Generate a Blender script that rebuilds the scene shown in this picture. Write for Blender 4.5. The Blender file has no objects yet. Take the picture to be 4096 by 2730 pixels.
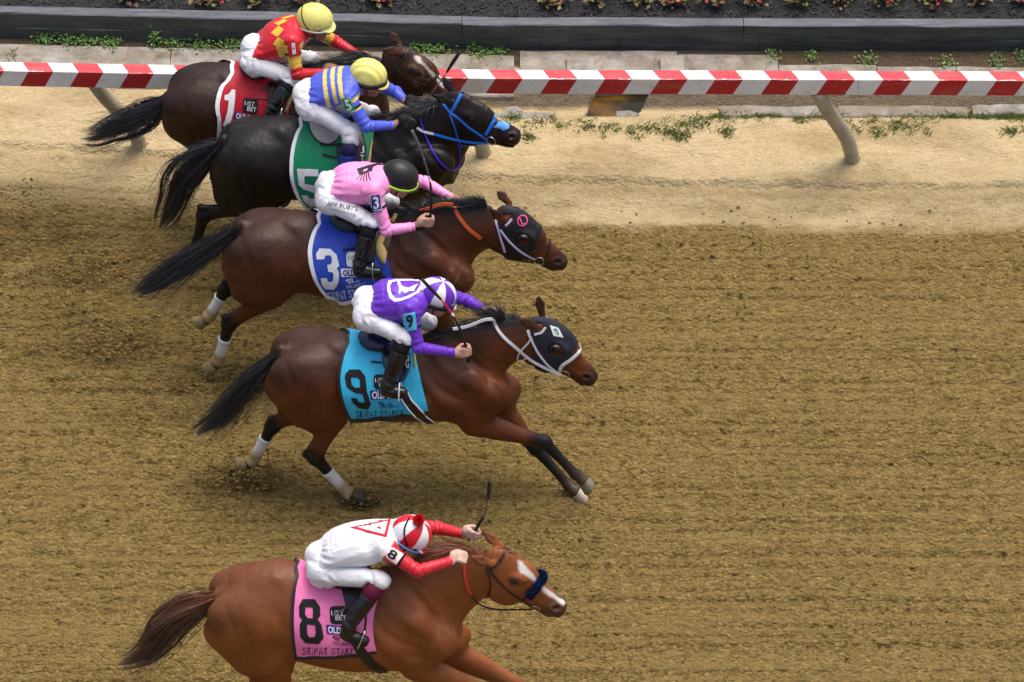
import bpy, bmesh, math, random
import numpy as np
from mathutils import Vector, Matrix
from mathutils.bvhtree import BVHTree

# ------------------------------------------------------------------ camera, world, sun
scene = bpy.context.scene
COL = scene.collection
ELEV = math.radians(40.0)            # camera looks down by 40 degrees
DIST = 33.0
AIM = np.array([0.0, 0.0, 1.35])
FRAME_W = 4096 / 574.0               # metres across the frame at the aim point
CAM = AIM + DIST * np.array([0.0, -math.cos(ELEV), math.sin(ELEV)])
camd = bpy.data.cameras.new('camera')
camd.sensor_width = 36.0
camd.lens = 36.0 * DIST / FRAME_W
camd.clip_start = 1.0
camd.clip_end = 4000.0
cam = bpy.data.objects.new('camera', camd)
COL.objects.link(cam)
cam.location = CAM
cam.rotation_euler = (math.pi / 2 - ELEV, 0, 0)
scene.camera = cam

SUN_EL, SUN_AZ = math.radians(76), math.radians(50)   # azimuth clockwise from +Y (away from camera)
world = bpy.data.worlds.new('World')
scene.world = world
world.use_nodes = True
wn = world.node_tree
for n in list(wn.nodes):
    wn.nodes.remove(n)
w_out = wn.nodes.new('ShaderNodeOutputWorld')
w_bg = wn.nodes.new('ShaderNodeBackground')
w_sky = wn.nodes.new('ShaderNodeTexSky')
w_sky.sky_type = 'NISHITA'
w_sky.sun_disc = False
w_sky.sun_elevation = SUN_EL
w_sky.sun_rotation = SUN_AZ
w_sky.altitude = 0
w_sky.air_density = 1.0
w_sky.dust_density = 6.0
w_sky.ozone_density = 0.6
w_bg.inputs[1].default_value = 0.15
wn.links.new(w_sky.outputs[0], w_bg.inputs[0])
wn.links.new(w_bg.outputs[0], w_out.inputs[0])
sund = bpy.data.lights.new('sun', 'SUN')
sund.energy = 1.35
sund.angle = math.radians(42)
sund.color = (1.0, 0.965, 0.91)
sun = bpy.data.objects.new('sun', sund)
COL.objects.link(sun)
sd = Vector((math.sin(SUN_AZ) * math.cos(SUN_EL), math.cos(SUN_AZ) * math.cos(SUN_EL), math.sin(SUN_EL)))
sun.rotation_euler = sd.to_track_quat('Z', 'Y').to_euler()
vs = scene.view_settings
vs.view_transform = 'Standard'
vs.look = 'None'
vs.exposure = 0.5
vs.gamma = 1.0
vs.use_curve_mapping = False
scene.cycles.max_bounces = 6
scene.cycles.use_denoising = True

# ------------------------------------------------------------------ helpers: projection of photo measurements to places
RIGHT = np.array([1.0, 0, 0])
UP = np.array([0, math.sin(ELEV), math.cos(ELEV)])
FWD = np.array([0, math.cos(ELEV), -math.sin(ELEV)])
PXF = DIST * 574.0                   # focal length in photo pixels


def ray(s):
    d = FWD * PXF + RIGHT * (s[0] - 2048) + UP * (1365 - s[1])
    return d / np.linalg.norm(d)


def at_y(s, y):
    """place on the vertical plane at depth y that photo pixel s shows"""
    d = ray(s)
    return CAM + d * ((y - CAM[1]) / d[1])


def at_z(s, z):
    d = ray(s)
    return CAM + d * ((z - CAM[2]) / d[2])


def depth_scale(p):
    return PXF / float(np.dot(np.asarray(p) - CAM, FWD))


def zoom(x0, y0, k):
    return lambda x, y: np.array([x0 + x / k, y0 + y / k])


D_ = zoom(0, 0, 0.574463)
Z1 = zoom(250, 0, 1.23842)
Z2 = zoom(500, 550, 1.27189)
Z3 = zoom(750, 1080, 1.38412)
Z4 = zoom(400, 1880, 1.20667)
Z5 = zoom(2000, 0, 1.12261)
Z6 = zoom(0, 0, 2.24)
J9 = zoom(1380, 1100, 2.52833)
H9 = zoom(1900, 1150, 3.73269)
J3 = zoom(1220, 630, 2.61333)
H3 = zoom(1700, 740, 3.13667)
J5 = zoom(1140, 220, 2.45)
H5 = zoom(1500, 130, 2.85161)
J1 = zoom(850, 0, 2.90308)
J8 = zoom(1140, 1900, 1.88929)
H8 = zoom(1750, 2080, 2.41273)


def C(z, *pts):
    return [z(*p) for p in pts]


# ------------------------------------------------------------------ helpers: objects and materials
def new_obj(name, me, mat=None, parent=None):
    o = bpy.data.objects.new(name, me)
    COL.objects.link(o)
    if mat is not None and me is not None:
        for m in (mat if isinstance(mat, (list, tuple)) else [mat]):
            me.materials.append(m)
    if parent is not None:
        o.parent = parent
    return o


def empty(name, loc=(0, 0, 0)):
    # things stay at the world origin frame; the empty itself marks the thing's base
    o = bpy.data.objects.new(name, None)
    o.empty_display_size = 0.2
    COL.objects.link(o)
    return o


def tag(o, label, cat=None, group=None, kind=None):
    if label:
        o['label'] = label
    if cat:
        o['category'] = cat
    if group:
        o['group'] = group
    if kind:
        o['kind'] = kind
    return o


def mesh_np(name, V, Fq, smooth=True):
    """mesh from numpy arrays: V (n,3), Fq (m,3|4)"""
    V = np.ascontiguousarray(V, dtype=np.float32)
    Fq = np.ascontiguousarray(Fq, dtype=np.int32)
    me = bpy.data.meshes.new(name)
    k = Fq.shape[1]
    me.vertices.add(len(V))
    me.vertices.foreach_set('co', V.ravel())
    me.loops.add(Fq.size)
    me.loops.foreach_set('vertex_index', Fq.ravel())
    me.polygons.add(len(Fq))
    me.polygons.foreach_set('loop_start', np.arange(0, Fq.size, k, dtype=np.int32))
    me.polygons.foreach_set('use_smooth', np.full(len(Fq), smooth))
    me.update(calc_edges=True)
    return me


def mesh_py(name, V, F, smooth=False):
    me = bpy.data.meshes.new(name)
    me.from_pydata([tuple(map(float, v)) for v in V], [], [tuple(int(i) for i in f) for f in F])
    if smooth:
        me.polygons.foreach_set('use_smooth', np.full(len(me.polygons), True))
    me.update()
    return me


def set_col(me, name, rgb):
    a = me.color_attributes.new(name, 'FLOAT_COLOR', 'POINT')
    d = np.ones((len(me.vertices), 4), np.float32)
    d[:, :rgb.shape[1]] = rgb
    a.data.foreach_set('color', d.ravel())


def srgb(r, g, b):
    f = lambda c: (c / 255 / 12.92) if c / 255 <= 0.04045 else ((c / 255 + 0.055) / 1.055) ** 2.4
    return np.array([f(r), f(g), f(b)])


class NT:
    """tiny node-tree writer"""
    def __init__(self, name):
        self.m = bpy.data.materials.new(name)
        self.m.use_nodes = True
        self.t = self.m.node_tree
        self.t.nodes.clear()
        self.out = self.t.nodes.new('ShaderNodeOutputMaterial')
        self.bsdf = self.t.nodes.new('ShaderNodeBsdfPrincipled')
        self.t.links.new(self.bsdf.outputs[0], self.out.inputs[0])

    def n(self, typ, **kw):
        nd = self.t.nodes.new(typ)
        for k, v in kw.items():
            if k.startswith('i_'):
                nd.inputs[k[2:].replace('_', ' ')].default_value = v
            else:
                setattr(nd, k, v)
        return nd

    def l(self, a, b):
        self.t.links.new(a, b)

    def setin(self, sock, v):
        if isinstance(v, (int, float)):
            sock.default_value = v
        elif isinstance(v, (tuple, list, np.ndarray)):
            v = tuple(float(x) for x in v)
            sock.default_value = v + (1.0,) if len(v) == 3 and len(sock.default_value) == 4 else v
        else:
            self.l(v, sock)

    def P(self, **kw):
        for k, v in kw.items():
            self.setin(self.bsdf.inputs[k.replace('_', ' ')], v)

    def coord(self, kind='Object', scale=(1, 1, 1), rot=(0, 0, 0)):
        tc = self.n('ShaderNodeTexCoord')
        mp = self.n('ShaderNodeMapping')
        mp.inputs['Scale'].default_value = scale
        mp.inputs['Rotation'].default_value = rot
        self.l(tc.outputs[kind], mp.inputs[0])
        return mp.outputs[0]

    def noise(self, vec, scale, detail=4.0, rough=0.55, out=0, dist=0.0):
        nd = self.n('ShaderNodeTexNoise')
        nd.inputs['Scale'].default_value = scale
        nd.inputs['Detail'].default_value = detail
        nd.inputs['Roughness'].default_value = rough
        nd.inputs['Distortion'].default_value = dist
        if vec is not None:
            self.l(vec, nd.inputs['Vector'])
        return nd.outputs[out]

    def ramp(self, fac, stops, interp='LINEAR'):
        nd = self.n('ShaderNodeValToRGB')
        cr = nd.color_ramp
        cr.interpolation = interp
        while len(cr.elements) < len(stops):
            cr.elements.new(0.5)
        for e, (p, c) in zip(cr.elements, stops):
            e.position = p
            c = (c, c, c) if isinstance(c, (int, float)) else tuple(float(x) for x in c)
            e.color = c + (1.0,)
        self.l(fac, nd.inputs[0])
        return nd.outputs[0]

    def mix(self, fac, a, b, mode='MIX'):
        nd = self.n('ShaderNodeMix', data_type='RGBA', blend_type=mode)
        self.setin(nd.inputs[0], fac)
        self.setin(nd.inputs[6], a)
        self.setin(nd.inputs[7], b)
        return nd.outputs[2]

    def math(self, op, a, b=0.0, c=None):
        nd = self.n('ShaderNodeMath', operation=op)
        self.setin(nd.inputs[0], a)
        self.setin(nd.inputs[1], b)
        if c is not None:
            self.setin(nd.inputs[2], c)
        return nd.outputs[0]

    def bump(self, h, strength=0.3, dist=0.01):
        nd = self.n('ShaderNodeBump')
        nd.inputs['Strength'].default_value = strength
        nd.inputs['Distance'].default_value = dist
        self.l(h, nd.inputs['Height'])
        self.l(nd.outputs[0], self.bsdf.inputs['Normal'])

    def ridge(self, vec, scale, detail=3.0, sharp=0.6, dist=0.4):
        n = self.noise(vec, scale, detail, 0.5, dist=dist)
        return self.math('POWER', self.math('ABSOLUTE', self.math('SUBTRACT', self.math('MULTIPLY', n, 2.0), 1.0)), sharp)

    def attr(self, name, out='Color'):
        nd = self.n('ShaderNodeAttribute', attribute_name=name)
        return nd.outputs[out]


_mats = {}


def simple(name, col, rough=0.6, spec=0.4, metal=0.0, vary=0.12, nscale=30.0, bump=0.15, bdist=0.002, **kw):
    if name in _mats:
        return _mats[name]
    t = NT(name)
    v = t.coord()
    f = t.noise(v, nscale)
    col = np.asarray(col, float)
    c = t.ramp(f, [(0.25, col * (1 - vary)), (0.75, np.minimum(col * (1 + vary), 1))])
    t.P(Base_Color=c, Roughness=rough, Metallic=metal, **{'Specular_IOR_Level': spec})
    t.P(**kw)
    if bump:
        t.bump(t.noise(v, nscale * 4, 3), bump, bdist)
    _mats[name] = t.m
    return t.m


# ------------------------------------------------------------------ helpers: numpy noise
_NT = {}


def vnoise2(x, y, seed):
    """smooth value noise on arrays"""
    if seed not in _NT:
        _NT[seed] = np.random.RandomState(seed).rand(256, 256).astype(np.float32)
    T = _NT[seed]
    xi = np.floor(x).astype(np.int64)
    yi = np.floor(y).astype(np.int64)
    fx = (x - xi).astype(np.float32)
    fy = (y - yi).astype(np.float32)
    fx = fx * fx * (3 - 2 * fx)
    fy = fy * fy * (3 - 2 * fy)
    a = T[xi & 255, yi & 255]
    b = T[(xi + 1) & 255, yi & 255]
    c = T[xi & 255, (yi + 1) & 255]
    d = T[(xi + 1) & 255, (yi + 1) & 255]
    return (a * (1 - fx) + b * fx) * (1 - fy) + (c * (1 - fx) + d * fx) * fy


def fbm2(x, y, seed, octs=4, gain=0.5):
    s = 0
    amp = 1
    tot = 0
    for o in range(octs):
        s = s + amp * vnoise2(x * 2 ** o + 17.3 * o, y * 2 ** o + 5.1 * o, seed + o)
        tot += amp
        amp *= gain
    return s / tot


def vnoise3(P, seed):
    P = np.asarray(P, np.float32)
    rng = np.random.RandomState(seed)
    T = rng.rand(32, 32, 32).astype(np.float32)
    i = np.floor(P).astype(np.int64)
    f = P - i
    f = f * f * (3 - 2 * f)
    r = 0
    for dx in (0, 1):
        wx = f[:, 0] if dx else 1 - f[:, 0]
        for dy in (0, 1):
            wy = f[:, 1] if dy else 1 - f[:, 1]
            for dz in (0, 1):
                wz = f[:, 2] if dz else 1 - f[:, 2]
                r = r + wx * wy * wz * T[(i[:, 0] + dx) & 31, (i[:, 1] + dy) & 31, (i[:, 2] + dz) & 31]
    return r


# ------------------------------------------------------------------ helpers: sculpting with distance fields
class Field:
    def __init__(self, lo, hi, h):
        self.h = h
        self.lo = np.asarray(lo, float)
        n = np.ceil((np.asarray(hi, float) - self.lo) / h).astype(int) + 1
        self.ax = [np.float32(self.lo[i] + h * np.arange(n[i])) for i in range(3)]
        self.F = np.full(n, 1.0, np.float32)

    def sub(self, lo, hi):
        sl = []
        for i in range(3):
            a = int(np.clip(math.floor((lo[i] - self.lo[i]) / self.h), 0, len(self.ax[i])))
            b = int(np.clip(math.ceil((hi[i] - self.lo[i]) / self.h) + 1, 0, len(self.ax[i])))
            sl.append(slice(a, b))
        return tuple(sl)

    def grid(self, sl):
        return (self.ax[0][sl[0]][:, None, None], self.ax[1][sl[1]][None, :, None], self.ax[2][sl[2]][None, None, :])

    def add(self, d, sl, k):
        a = self.F[sl]
        if a.size == 0:
            return
        if k <= 1e-5:
            self.F[sl] = np.minimum(a, d)
            return
        h = np.clip(0.5 + 0.5 * (a - d) / k, 0, 1)
        self.F[sl] = a * (1 - h) + d * h - k * h * (1 - h)

    def cut(self, d, sl, k):
        """remove the solid d"""
        a = self.F[sl]
        if a.size == 0:
            return
        b = -d
        if k <= 1e-5:
            self.F[sl] = np.maximum(a, b)
            return
        h = np.clip(0.5 - 0.5 * (a - b) / k, 0, 1)
        self.F[sl] = a * (1 - h) + b * h + k * h * (1 - h)

    # -- primitives
    def chain(self, pts, rad, k=0.02, flat=None, fax=None, cut=False):
        """tapered tube through pts; flat<1 thins it along the axis fax"""
        pts = [np.asarray(p, float) for p in pts]
        m = max(rad) + k + 3 * self.h
        lo = np.min(pts, 0) - m
        hi = np.max(pts, 0) + m
        sl = self.sub(lo, hi)
        X, Y, Z = self.grid(sl)
        if 0 in (X.size, Y.size, Z.size):
            return
        best = None
        for i in range(len(pts) - 1):
            a, b = pts[i], pts[i + 1]
            ba = b - a
            L2 = max(float(ba @ ba), 1e-9)
            px, py, pz = X - np.float32(a[0]), Y - np.float32(a[1]), Z - np.float32(a[2])
            t = np.clip((px * ba[0] + py * ba[1] + pz * ba[2]) / L2, 0, 1).astype(np.float32)
            qx, qy, qz = px - t * ba[0], py - t * ba[1], pz - t * ba[2]
            d2 = qx * qx + qy * qy + qz * qz
            if flat is not None:
                c = qx * fax[0] + qy * fax[1] + qz * fax[2]
                d2 = d2 + c * c * (1 / flat ** 2 - 1)
            d = np.sqrt(d2) - (rad[i] + (rad[i + 1] - rad[i]) * t)
            if flat is not None:
                d = d * np.float32(0.5 + 0.5 * flat)
            best = d if best is None else np.minimum(best, d)
        (self.cut if cut else self.add)(best.astype(np.float32), sl, k)

    def ell(self, c, r, k=0.02, R=None, cut=False):
        """ellipsoid: centre c, radii r, R columns = local axes"""
        c = np.asarray(c, float)
        r = np.asarray(r, float)
        R = np.eye(3) if R is None else np.asarray(R, float)
        ext = np.sqrt(((R * r) ** 2).sum(1)) + k + 3 * self.h
        sl = self.sub(c - ext, c + ext)
        X, Y, Z = self.grid(sl)
        if 0 in (X.size, Y.size, Z.size):
            return
        px, py, pz = X - np.float32(c[0]), Y - np.float32(c[1]), Z - np.float32(c[2])
        q2 = 0
        for i in range(3):
            q2 = q2 + ((px * R[0, i] + py * R[1, i] + pz * R[2, i]) / r[i]) ** 2
        q = np.sqrt(q2) + 1e-6
        rr = np.sqrt(px * px + py * py + pz * pz)
        d = (rr * (1 - 1 / q)).astype(np.float32)
        d = np.where(q < 0.3, np.float32(-0.7 * min(r)), d)
        (self.cut if cut else self.add)(d, sl, k)

    def loft(self, L, k=0.02):
        """L: Loft with 3-D axis, elliptical sections"""
        m = max(L.a.max(), L.b.max()) + k + 3 * self.h
        sl = self.sub(L.c.min(0) - m, L.c.max(0) + m)
        X, Y, Z = self.grid(sl)
        if 0 in (X.size, Y.size, Z.size):
            return
        d = L.dist(X, Y, Z)
        self.add(d, sl, k)

    def mesh(self, smooth=2, keep=None):
        V, Q = surface_net(self.F, self.lo, self.h)
        if smooth:
            V = relax(V, Q, smooth)
        return V, Q


def relax(V, Q, it, lam=0.5):
    n = len(V)
    e = np.concatenate([Q[:, [0, 1]], Q[:, [1, 2]], Q[:, [2, 3]], Q[:, [3, 0]]])
    i, j = e[:, 0], e[:, 1]
    deg = np.bincount(i, minlength=n) + np.bincount(j, minlength=n)
    deg = np.maximum(deg, 1)
    V = V.astype(np.float64)
    for s in range(it * 2):
        f = lam if s % 2 == 0 else -lam * 1.04
        A = np.stack([np.bincount(i, V[j, c], n) + np.bincount(j, V[i, c], n) for c in range(3)], 1)
        V = V + f * (A / deg[:, None] - V)
    return V


def surface_net(F, lo, h):
    S = F < 0
    nx, ny, nz = F.shape
    c = np.zeros((nx - 1, ny - 1, nz - 1), np.int8)
    for dx in (0, 1):
        for dy in (0, 1):
            for dz in (0, 1):
                c += S[dx:nx - 1 + dx, dy:ny - 1 + dy, dz:nz - 1 + dz]
    act = (c > 0) & (c < 8)
    I = np.argwhere(act)
    idx = np.full(act.shape, -1, np.int32)
    idx[act] = np.arange(len(I))
    corners = np.array([[x, y, z] for x in (0, 1) for y in (0, 1) for z in (0, 1)])
    val = np.stack([F[I[:, 0] + q[0], I[:, 1] + q[1], I[:, 2] + q[2]] for q in corners], 1)
    P = np.zeros((len(I), 3), np.float32)
    cnt = np.zeros(len(I), np.float32)
    for a in range(8):
        for b in range(a + 1, 8):
            if np.abs(corners[a] - corners[b]).sum() != 1:
                continue
            va, vb = val[:, a], val[:, b]
            m = (va < 0) != (vb < 0)
            t = np.where(m, va / np.where(m, va - vb, 1), 0)
            P += np.where(m[:, None], corners[a] + t[:, None] * (corners[b] - corners[a]), 0)
            cnt += m
    P = P / cnt[:, None]
    V = lo + h * (I + P)
    quads = []
    for ax in range(3):
        s0 = [slice(None)] * 3
        s1 = [slice(None)] * 3
        s0[ax] = slice(0, -1)
        s1[ax] = slice(1, None)
        A, B = S[tuple(s0)], S[tuple(s1)]
        E = np.argwhere(A != B)
        u, v = (ax + 1) % 3, (ax + 2) % 3
        ok = (E[:, u] > 0) & (E[:, v] > 0) & (E[:, u] < F.shape[u] - 1) & (E[:, v] < F.shape[v] - 1)
        E = E[ok]
        flip = ~A[E[:, 0], E[:, 1], E[:, 2]]
        q = []
        for du, dv in ((-1, -1), (0, -1), (0, 0), (-1, 0)):
            J = E.copy()
            J[:, u] += du
            J[:, v] += dv
            q.append(idx[J[:, 0], J[:, 1], J[:, 2]])
        q = np.stack(q, 1)
        q[flip] = q[flip][:, ::-1]
        quads.append(q)
    return V, np.concatenate(quads)


def cr(P, n):
    """Catmull-Rom resample of rows of P (any width) to n rows"""
    P = np.asarray(P, float)
    m = len(P)
    if m == 2:
        t = np.linspace(0, 1, n)[:, None]
        return P[0] * (1 - t) + P[1] * t
    Q = np.vstack([2 * P[0] - P[1], P, 2 * P[-1] - P[-2]])
    t = np.linspace(0, m - 1 - 1e-9, n)
    i = t.astype(int)
    f = (t - i)[:, None]
    p0, p1, p2, p3 = Q[i], Q[i + 1], Q[i + 2], Q[i + 3]
    return 0.5 * (2 * p1 + (p2 - p0) * f + (2 * p0 - 5 * p1 + 4 * p2 - p3) * f ** 2 + (3 * p1 - p0 - 3 * p2 + p3) * f ** 3)


class Plane:
    """upright plane through origin o, turned by yaw towards the camera"""
    def __init__(self, o, yaw=0.0):
        self.o = np.asarray(o, float)
        self.u = np.array([math.cos(yaw), -math.sin(yaw), 0.0])
        self.l = np.array([math.sin(yaw), math.cos(yaw), 0.0])   # lateral, away from camera

    def at(self, s):
        d = ray(s)
        t = ((self.o - CAM) @ self.l) / (d @ self.l)
        return CAM + d * t


class Loft:
    """axis in an upright plane; elliptical sections traced as silhouette pairs on the photo"""
    def __init__(self, plane, secs, n=40, top=None, power=2.0, caps=(0.6, 0.6)):
        # secs: (pixelA(top), pixelB(bottom), b [, toplateral])
        cen, raw = [], []
        for s in secs:
            A, B = np.asarray(s[0], float), np.asarray(s[1], float)
            cen.append(plane.at((A + B) / 2))
        cen = np.array(cen)
        tan = np.gradient(cen, axis=0)
        tan /= np.linalg.norm(tan, axis=1)[:, None]
        av = []
        for i, s in enumerate(secs):
            A, B = np.asarray(s[0], float), np.asarray(s[1], float)
            k = depth_scale(cen[i])
            t = tan[i]
            nrm = np.cross(t, -plane.l)
            nrm = nrm if nrm[2] > 0 else -nrm
            v = cen[i] - CAM
            v /= np.linalg.norm(v)
            r_ = np.array([1.0, 0, 0])
            u_ = np.cross(r_, v)
            t2 = np.array([t @ r_, t @ u_])
            t2 /= np.linalg.norm(t2)
            p2 = np.array([-t2[1], t2[0]])
            h = abs((A - B) * np.array([1, -1]) @ p2) / 2 / k
            nn = abs(np.array([nrm @ r_, nrm @ u_]) @ p2)
            ll = abs(np.array([plane.l @ r_, plane.l @ u_]) @ p2)
            a2 = h * h - (s[2] * ll) ** 2
            av.append(math.sqrt(max(a2, (0.35 * h) ** 2)) / max(nn, 0.3))
        b = np.array([s[2] for s in secs])
        tp = np.array([s[3] if len(s) > 3 else 0.0 for s in secs])
        M = cr(np.column_stack([cen, av, b, tp]), n)
        self._init(plane, M[:, :3], M[:, 3], M[:, 4], M[:, 5], caps)

    def _init(self, plane, c, a, b, tp, caps):
        self.plane, self.c, self.a, self.b, self.tp, self.caps = plane, c, np.maximum(a, .01), np.maximum(b, .01), tp, caps
        t = np.gradient(c, axis=0)
        self.t = t / np.linalg.norm(t, axis=1)[:, None]
        n = np.cross(self.t, -plane.l)
        n[n[:, 2] < 0] *= -1
        self.n = n

    @classmethod
    def direct(cls, plane, c, a, b, tp=None, n=40, caps=(0.6, 0.6)):
        c = np.asarray(c, float)
        tp = np.zeros(len(c)) if tp is None else np.asarray(tp, float)
        M = cr(np.column_stack([c, a, b, tp]), n)
        o = cls.__new__(cls)
        o._init(plane, M[:, :3], M[:, 3], M[:, 4], M[:, 5], caps)
        return o

    def dist(self, X, Y, Z):
        pl = self.plane
        sax = (self.c - pl.o) @ pl.u
        zax = self.c[:, 2]
        v0 = (self.c - pl.o) @ pl.l
        planar = abs(pl.u[1]) < 1e-6
        if planar:
            s = (X - pl.o[0]) + 0 * Z            # (nx,1,nz)
            z = Z + 0 * X
        else:
            s = (X - pl.o[0]) * pl.u[0] + (Y - pl.o[1]) * pl.u[1] + 0 * Z
            z = Z + 0 * s
        lat = (X - pl.o[0]) * pl.l[0] + (Y - pl.o[1]) * pl.l[1] + 0 * Z
        shp = s.shape
        sf, zf = s.ravel().astype(np.float32), z.ravel().astype(np.float32)
        bi = np.zeros(len(sf), np.int32)
        bt = np.zeros(len(sf), np.float32)
        bd = np.full(len(sf), 1e9, np.float32)
        for i in range(len(sax) - 1):
            ex, ez = sax[i + 1] - sax[i], zax[i + 1] - zax[i]
            L2 = ex * ex + ez * ez + 1e-12
            t = ((sf - sax[i]) * ex + (zf - zax[i]) * ez) / L2
            if i == 0:
                tc = np.minimum(t, 1)
            elif i == len(sax) - 2:
                tc = np.maximum(t, 0)
            else:
                tc = np.clip(t, 0, 1)
            tcl = np.clip(tc, 0, 1)
            d = (sf - sax[i] - tcl * ex) ** 2 + (zf - zax[i] - tcl * ez) ** 2
            m = d < bd
            bd[m] = d[m]
            bi[m] = i
            bt[m] = tcl[m]
        g = lambda A: (A[bi] * (1 - bt) + A[bi + 1] * bt).astype(np.float32)
        a, b, tp, cs, cz, cv = g(self.a), g(self.b), g(self.tp), g(sax), g(zax), g(v0)
        ts = g((self.t) @ pl.u)
        tz = g(self.t[:, 2])
        nl = np.sqrt(ts * ts + tz * tz)
        ts, tz = ts / nl, tz / nl
        w = (sf - cs) * ts + (zf - cz) * tz
        u = (sf - cs) * (-tz) + (zf - cz) * ts
        u = np.where(ts < 0, -u, u)
        cap0, cap1 = self.caps
        capr = np.where(bi < len(sax) / 2, cap0, cap1) * np.minimum(a, b)
        R = lambda q: q.reshape(shp)
        a, b, tp, cv, w, u, capr = map(R, (a, b, tp, cv, w, u, capr))
        v = lat - cv
        un = np.clip(u / a, -1, 1)
        be = b * (1 - tp * np.maximum(un, 0) ** 1.5)
        q = np.sqrt((u / a) ** 2 + (v / be) ** 2 + (w / capr) ** 2) + 1e-5
        r = np.sqrt(u * u + v * v + w * w)
        d = r * (1 - 1 / q)
        return np.where(q < 0.25, -0.75 * np.minimum(a, b), d).astype(np.float32)

    def surf(self, i, phi, off=0.0):
        """point on section i (float index); phi 0 = top, positive towards camera"""
        i0 = int(min(max(i, 0), len(self.a) - 1.001))
        f = i - i0
        L = lambda A: A[i0] * (1 - f) + A[i0 + 1] * f
        a, b, c, n, tp = L(self.a), L(self.b), L(self.c), L(self.n), L(self.tp)
        un = math.cos(phi)
        be = b * (1 - tp * max(un, 0) ** 1.5)
        return c + n * (a + off) * un - self.plane.l * (be + off) * math.sin(phi)


def tube(path, rad, sides=8, closed_ends=True, up=None, flat=1.0):
    """tube mesh arrays along path; rad scalar or list; flat squashes it along its second axis"""
    P = np.asarray(path, float)
    n = len(P)
    rad = np.full(n, rad) if np.isscalar(rad) else np.asarray(rad, float)
    T = np.gradient(P, axis=0)
    T /= np.maximum(np.linalg.norm(T, axis=1), 1e-9)[:, None]
    ref = np.array([0, 0, 1.0]) if up is None else np.asarray(up, float)
    V, Fc = [], []
    for i in range(n):
        r_ = ref[i] if ref.ndim == 2 else ref
        s = np.cross(T[i], r_)
        if np.linalg.norm(s) < 1e-4:
            s = np.cross(T[i], np.array([1.0, 0.3, 0]))
        s /= np.linalg.norm(s)
        u = np.cross(s, T[i])
        for j in range(sides):
            a = 2 * math.pi * j / sides
            V.append(P[i] + rad[i] * (s * math.cos(a) + u * flat * math.sin(a)))
    for i in range(n - 1):
        for j in range(sides):
            k = (j + 1) % sides
            Fc.append((i * sides + j, i * sides + k, (i + 1) * sides + k, (i + 1) * sides + j))
    if closed_ends:
        Fc.append(tuple(range(sides))[::-1])
        Fc.append(tuple((n - 1) * sides + j for j in range(sides)))
    return V, Fc


def ribbon(path, normals, width, thick):
    """flat strap: rectangular section, lying on surface with given normals"""
    P = np.asarray(path, float)
    N = np.asarray(normals, float)
    n = len(P)
    width = np.full(n, width) if np.isscalar(width) else np.asarray(width)
    T = np.gradient(P, axis=0)
    T /= np.maximum(np.linalg.norm(T, axis=1), 1e-9)[:, None]
    V, Fc = [], []
    for i in range(n):
        s = np.cross(T[i], N[i])
        s /= max(np.linalg.norm(s), 1e-9)
        nn = np.cross(s, T[i])
        w = width[i] / 2
        V += [P[i] - s * w, P[i] + s * w, P[i] + s * w * 0.9 + nn * thick, P[i] - s * w * 0.9 + nn * thick]
    for i in range(n - 1):
        for j in range(4):
            k = (j + 1) % 4
            Fc.append((4 * i + j, 4 * (i + 1) + j, 4 * (i + 1) + k, 4 * i + k))
    Fc += [(0, 1, 2, 3), (4 * n - 1, 4 * n - 2, 4 * n - 3, 4 * n - 4)]
    return V, Fc


def join(parts):
    V, F = [], []
    for v, f in parts:
        o = len(V)
        V += list(v)
        F += [tuple(i + o for i in q) for q in f]
    return V, F


def box(lo, hi, bev=0.0):
    x0, y0, z0 = lo
    x1, y1, z1 = hi
    V = [(x0, y0, z0), (x1, y0, z0), (x1, y1, z0), (x0, y1, z0), (x0, y0, z1), (x1, y0, z1), (x1, y1, z1), (x0, y1, z1)]
    F = [(0, 3, 2, 1), (4, 5, 6, 7), (0, 1, 5, 4), (1, 2, 6, 5), (2, 3, 7, 6), (3, 0, 4, 7)]
    return V, F


def bvh_of(me):
    V = [v.co.copy() for v in me.vertices]
    F = [tuple(p.vertices) for p in me.polygons]
    return BVHTree.FromPolygons(V, F)


def bvh_np(V, Q):
    return BVHTree.FromPolygons(np.asarray(V, float).tolist(), np.asarray(Q).tolist())


def hit(bvh, s, fallback_y=None):
    """where the line of sight through photo pixel s meets the surface: (place, normal)"""
    d = ray(s)
    h = bvh.ray_cast(Vector(CAM), Vector(d))
    if h[0] is None:
        if fallback_y is None:
            return None, None
        return at_y(s, fallback_y), np.array([0, -1.0, 0.2])
    n = np.array(h[1])
    if n @ d > 0:
        n = -n
    return np.array(h[0]), n
# ================================================================== the setting
rng = np.random.RandomState(7)
random.seed(7)


def lerp_x(x, pts):
    xs = [p[0] for p in pts]
    return np.interp(x, xs, [p[1] for p in pts])


WALL_PTS = [(-14, 6.3), (-8, 5.62), (-4.1, 5.357), (-0.1, 5.203), (4.1, 5.179), (8, 5.20), (14, 5.35)]
RAIL_PTS = [(-14, 4.1), (-8, 3.66), (-3.876, 3.489), (-2.4, 3.445), (-0.09, 3.389), (1.8, 3.38), (3.87, 3.367), (8, 3.40), (14, 3.5)]
EDGE_PTS = [(-14, 4.0), (-8, 3.75), (-3.6, 3.45), (-2.0, 3.2), (0.41, 2.99), (3.4, 2.90), (8, 2.9), (14, 2.95)]


def wall_y(x):
    return lerp_x(x, WALL_PTS)


def rail_y(x):
    return lerp_x(x, RAIL_PTS)


def edge_y(x):
    return lerp_x(x, EDGE_PTS)


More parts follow.
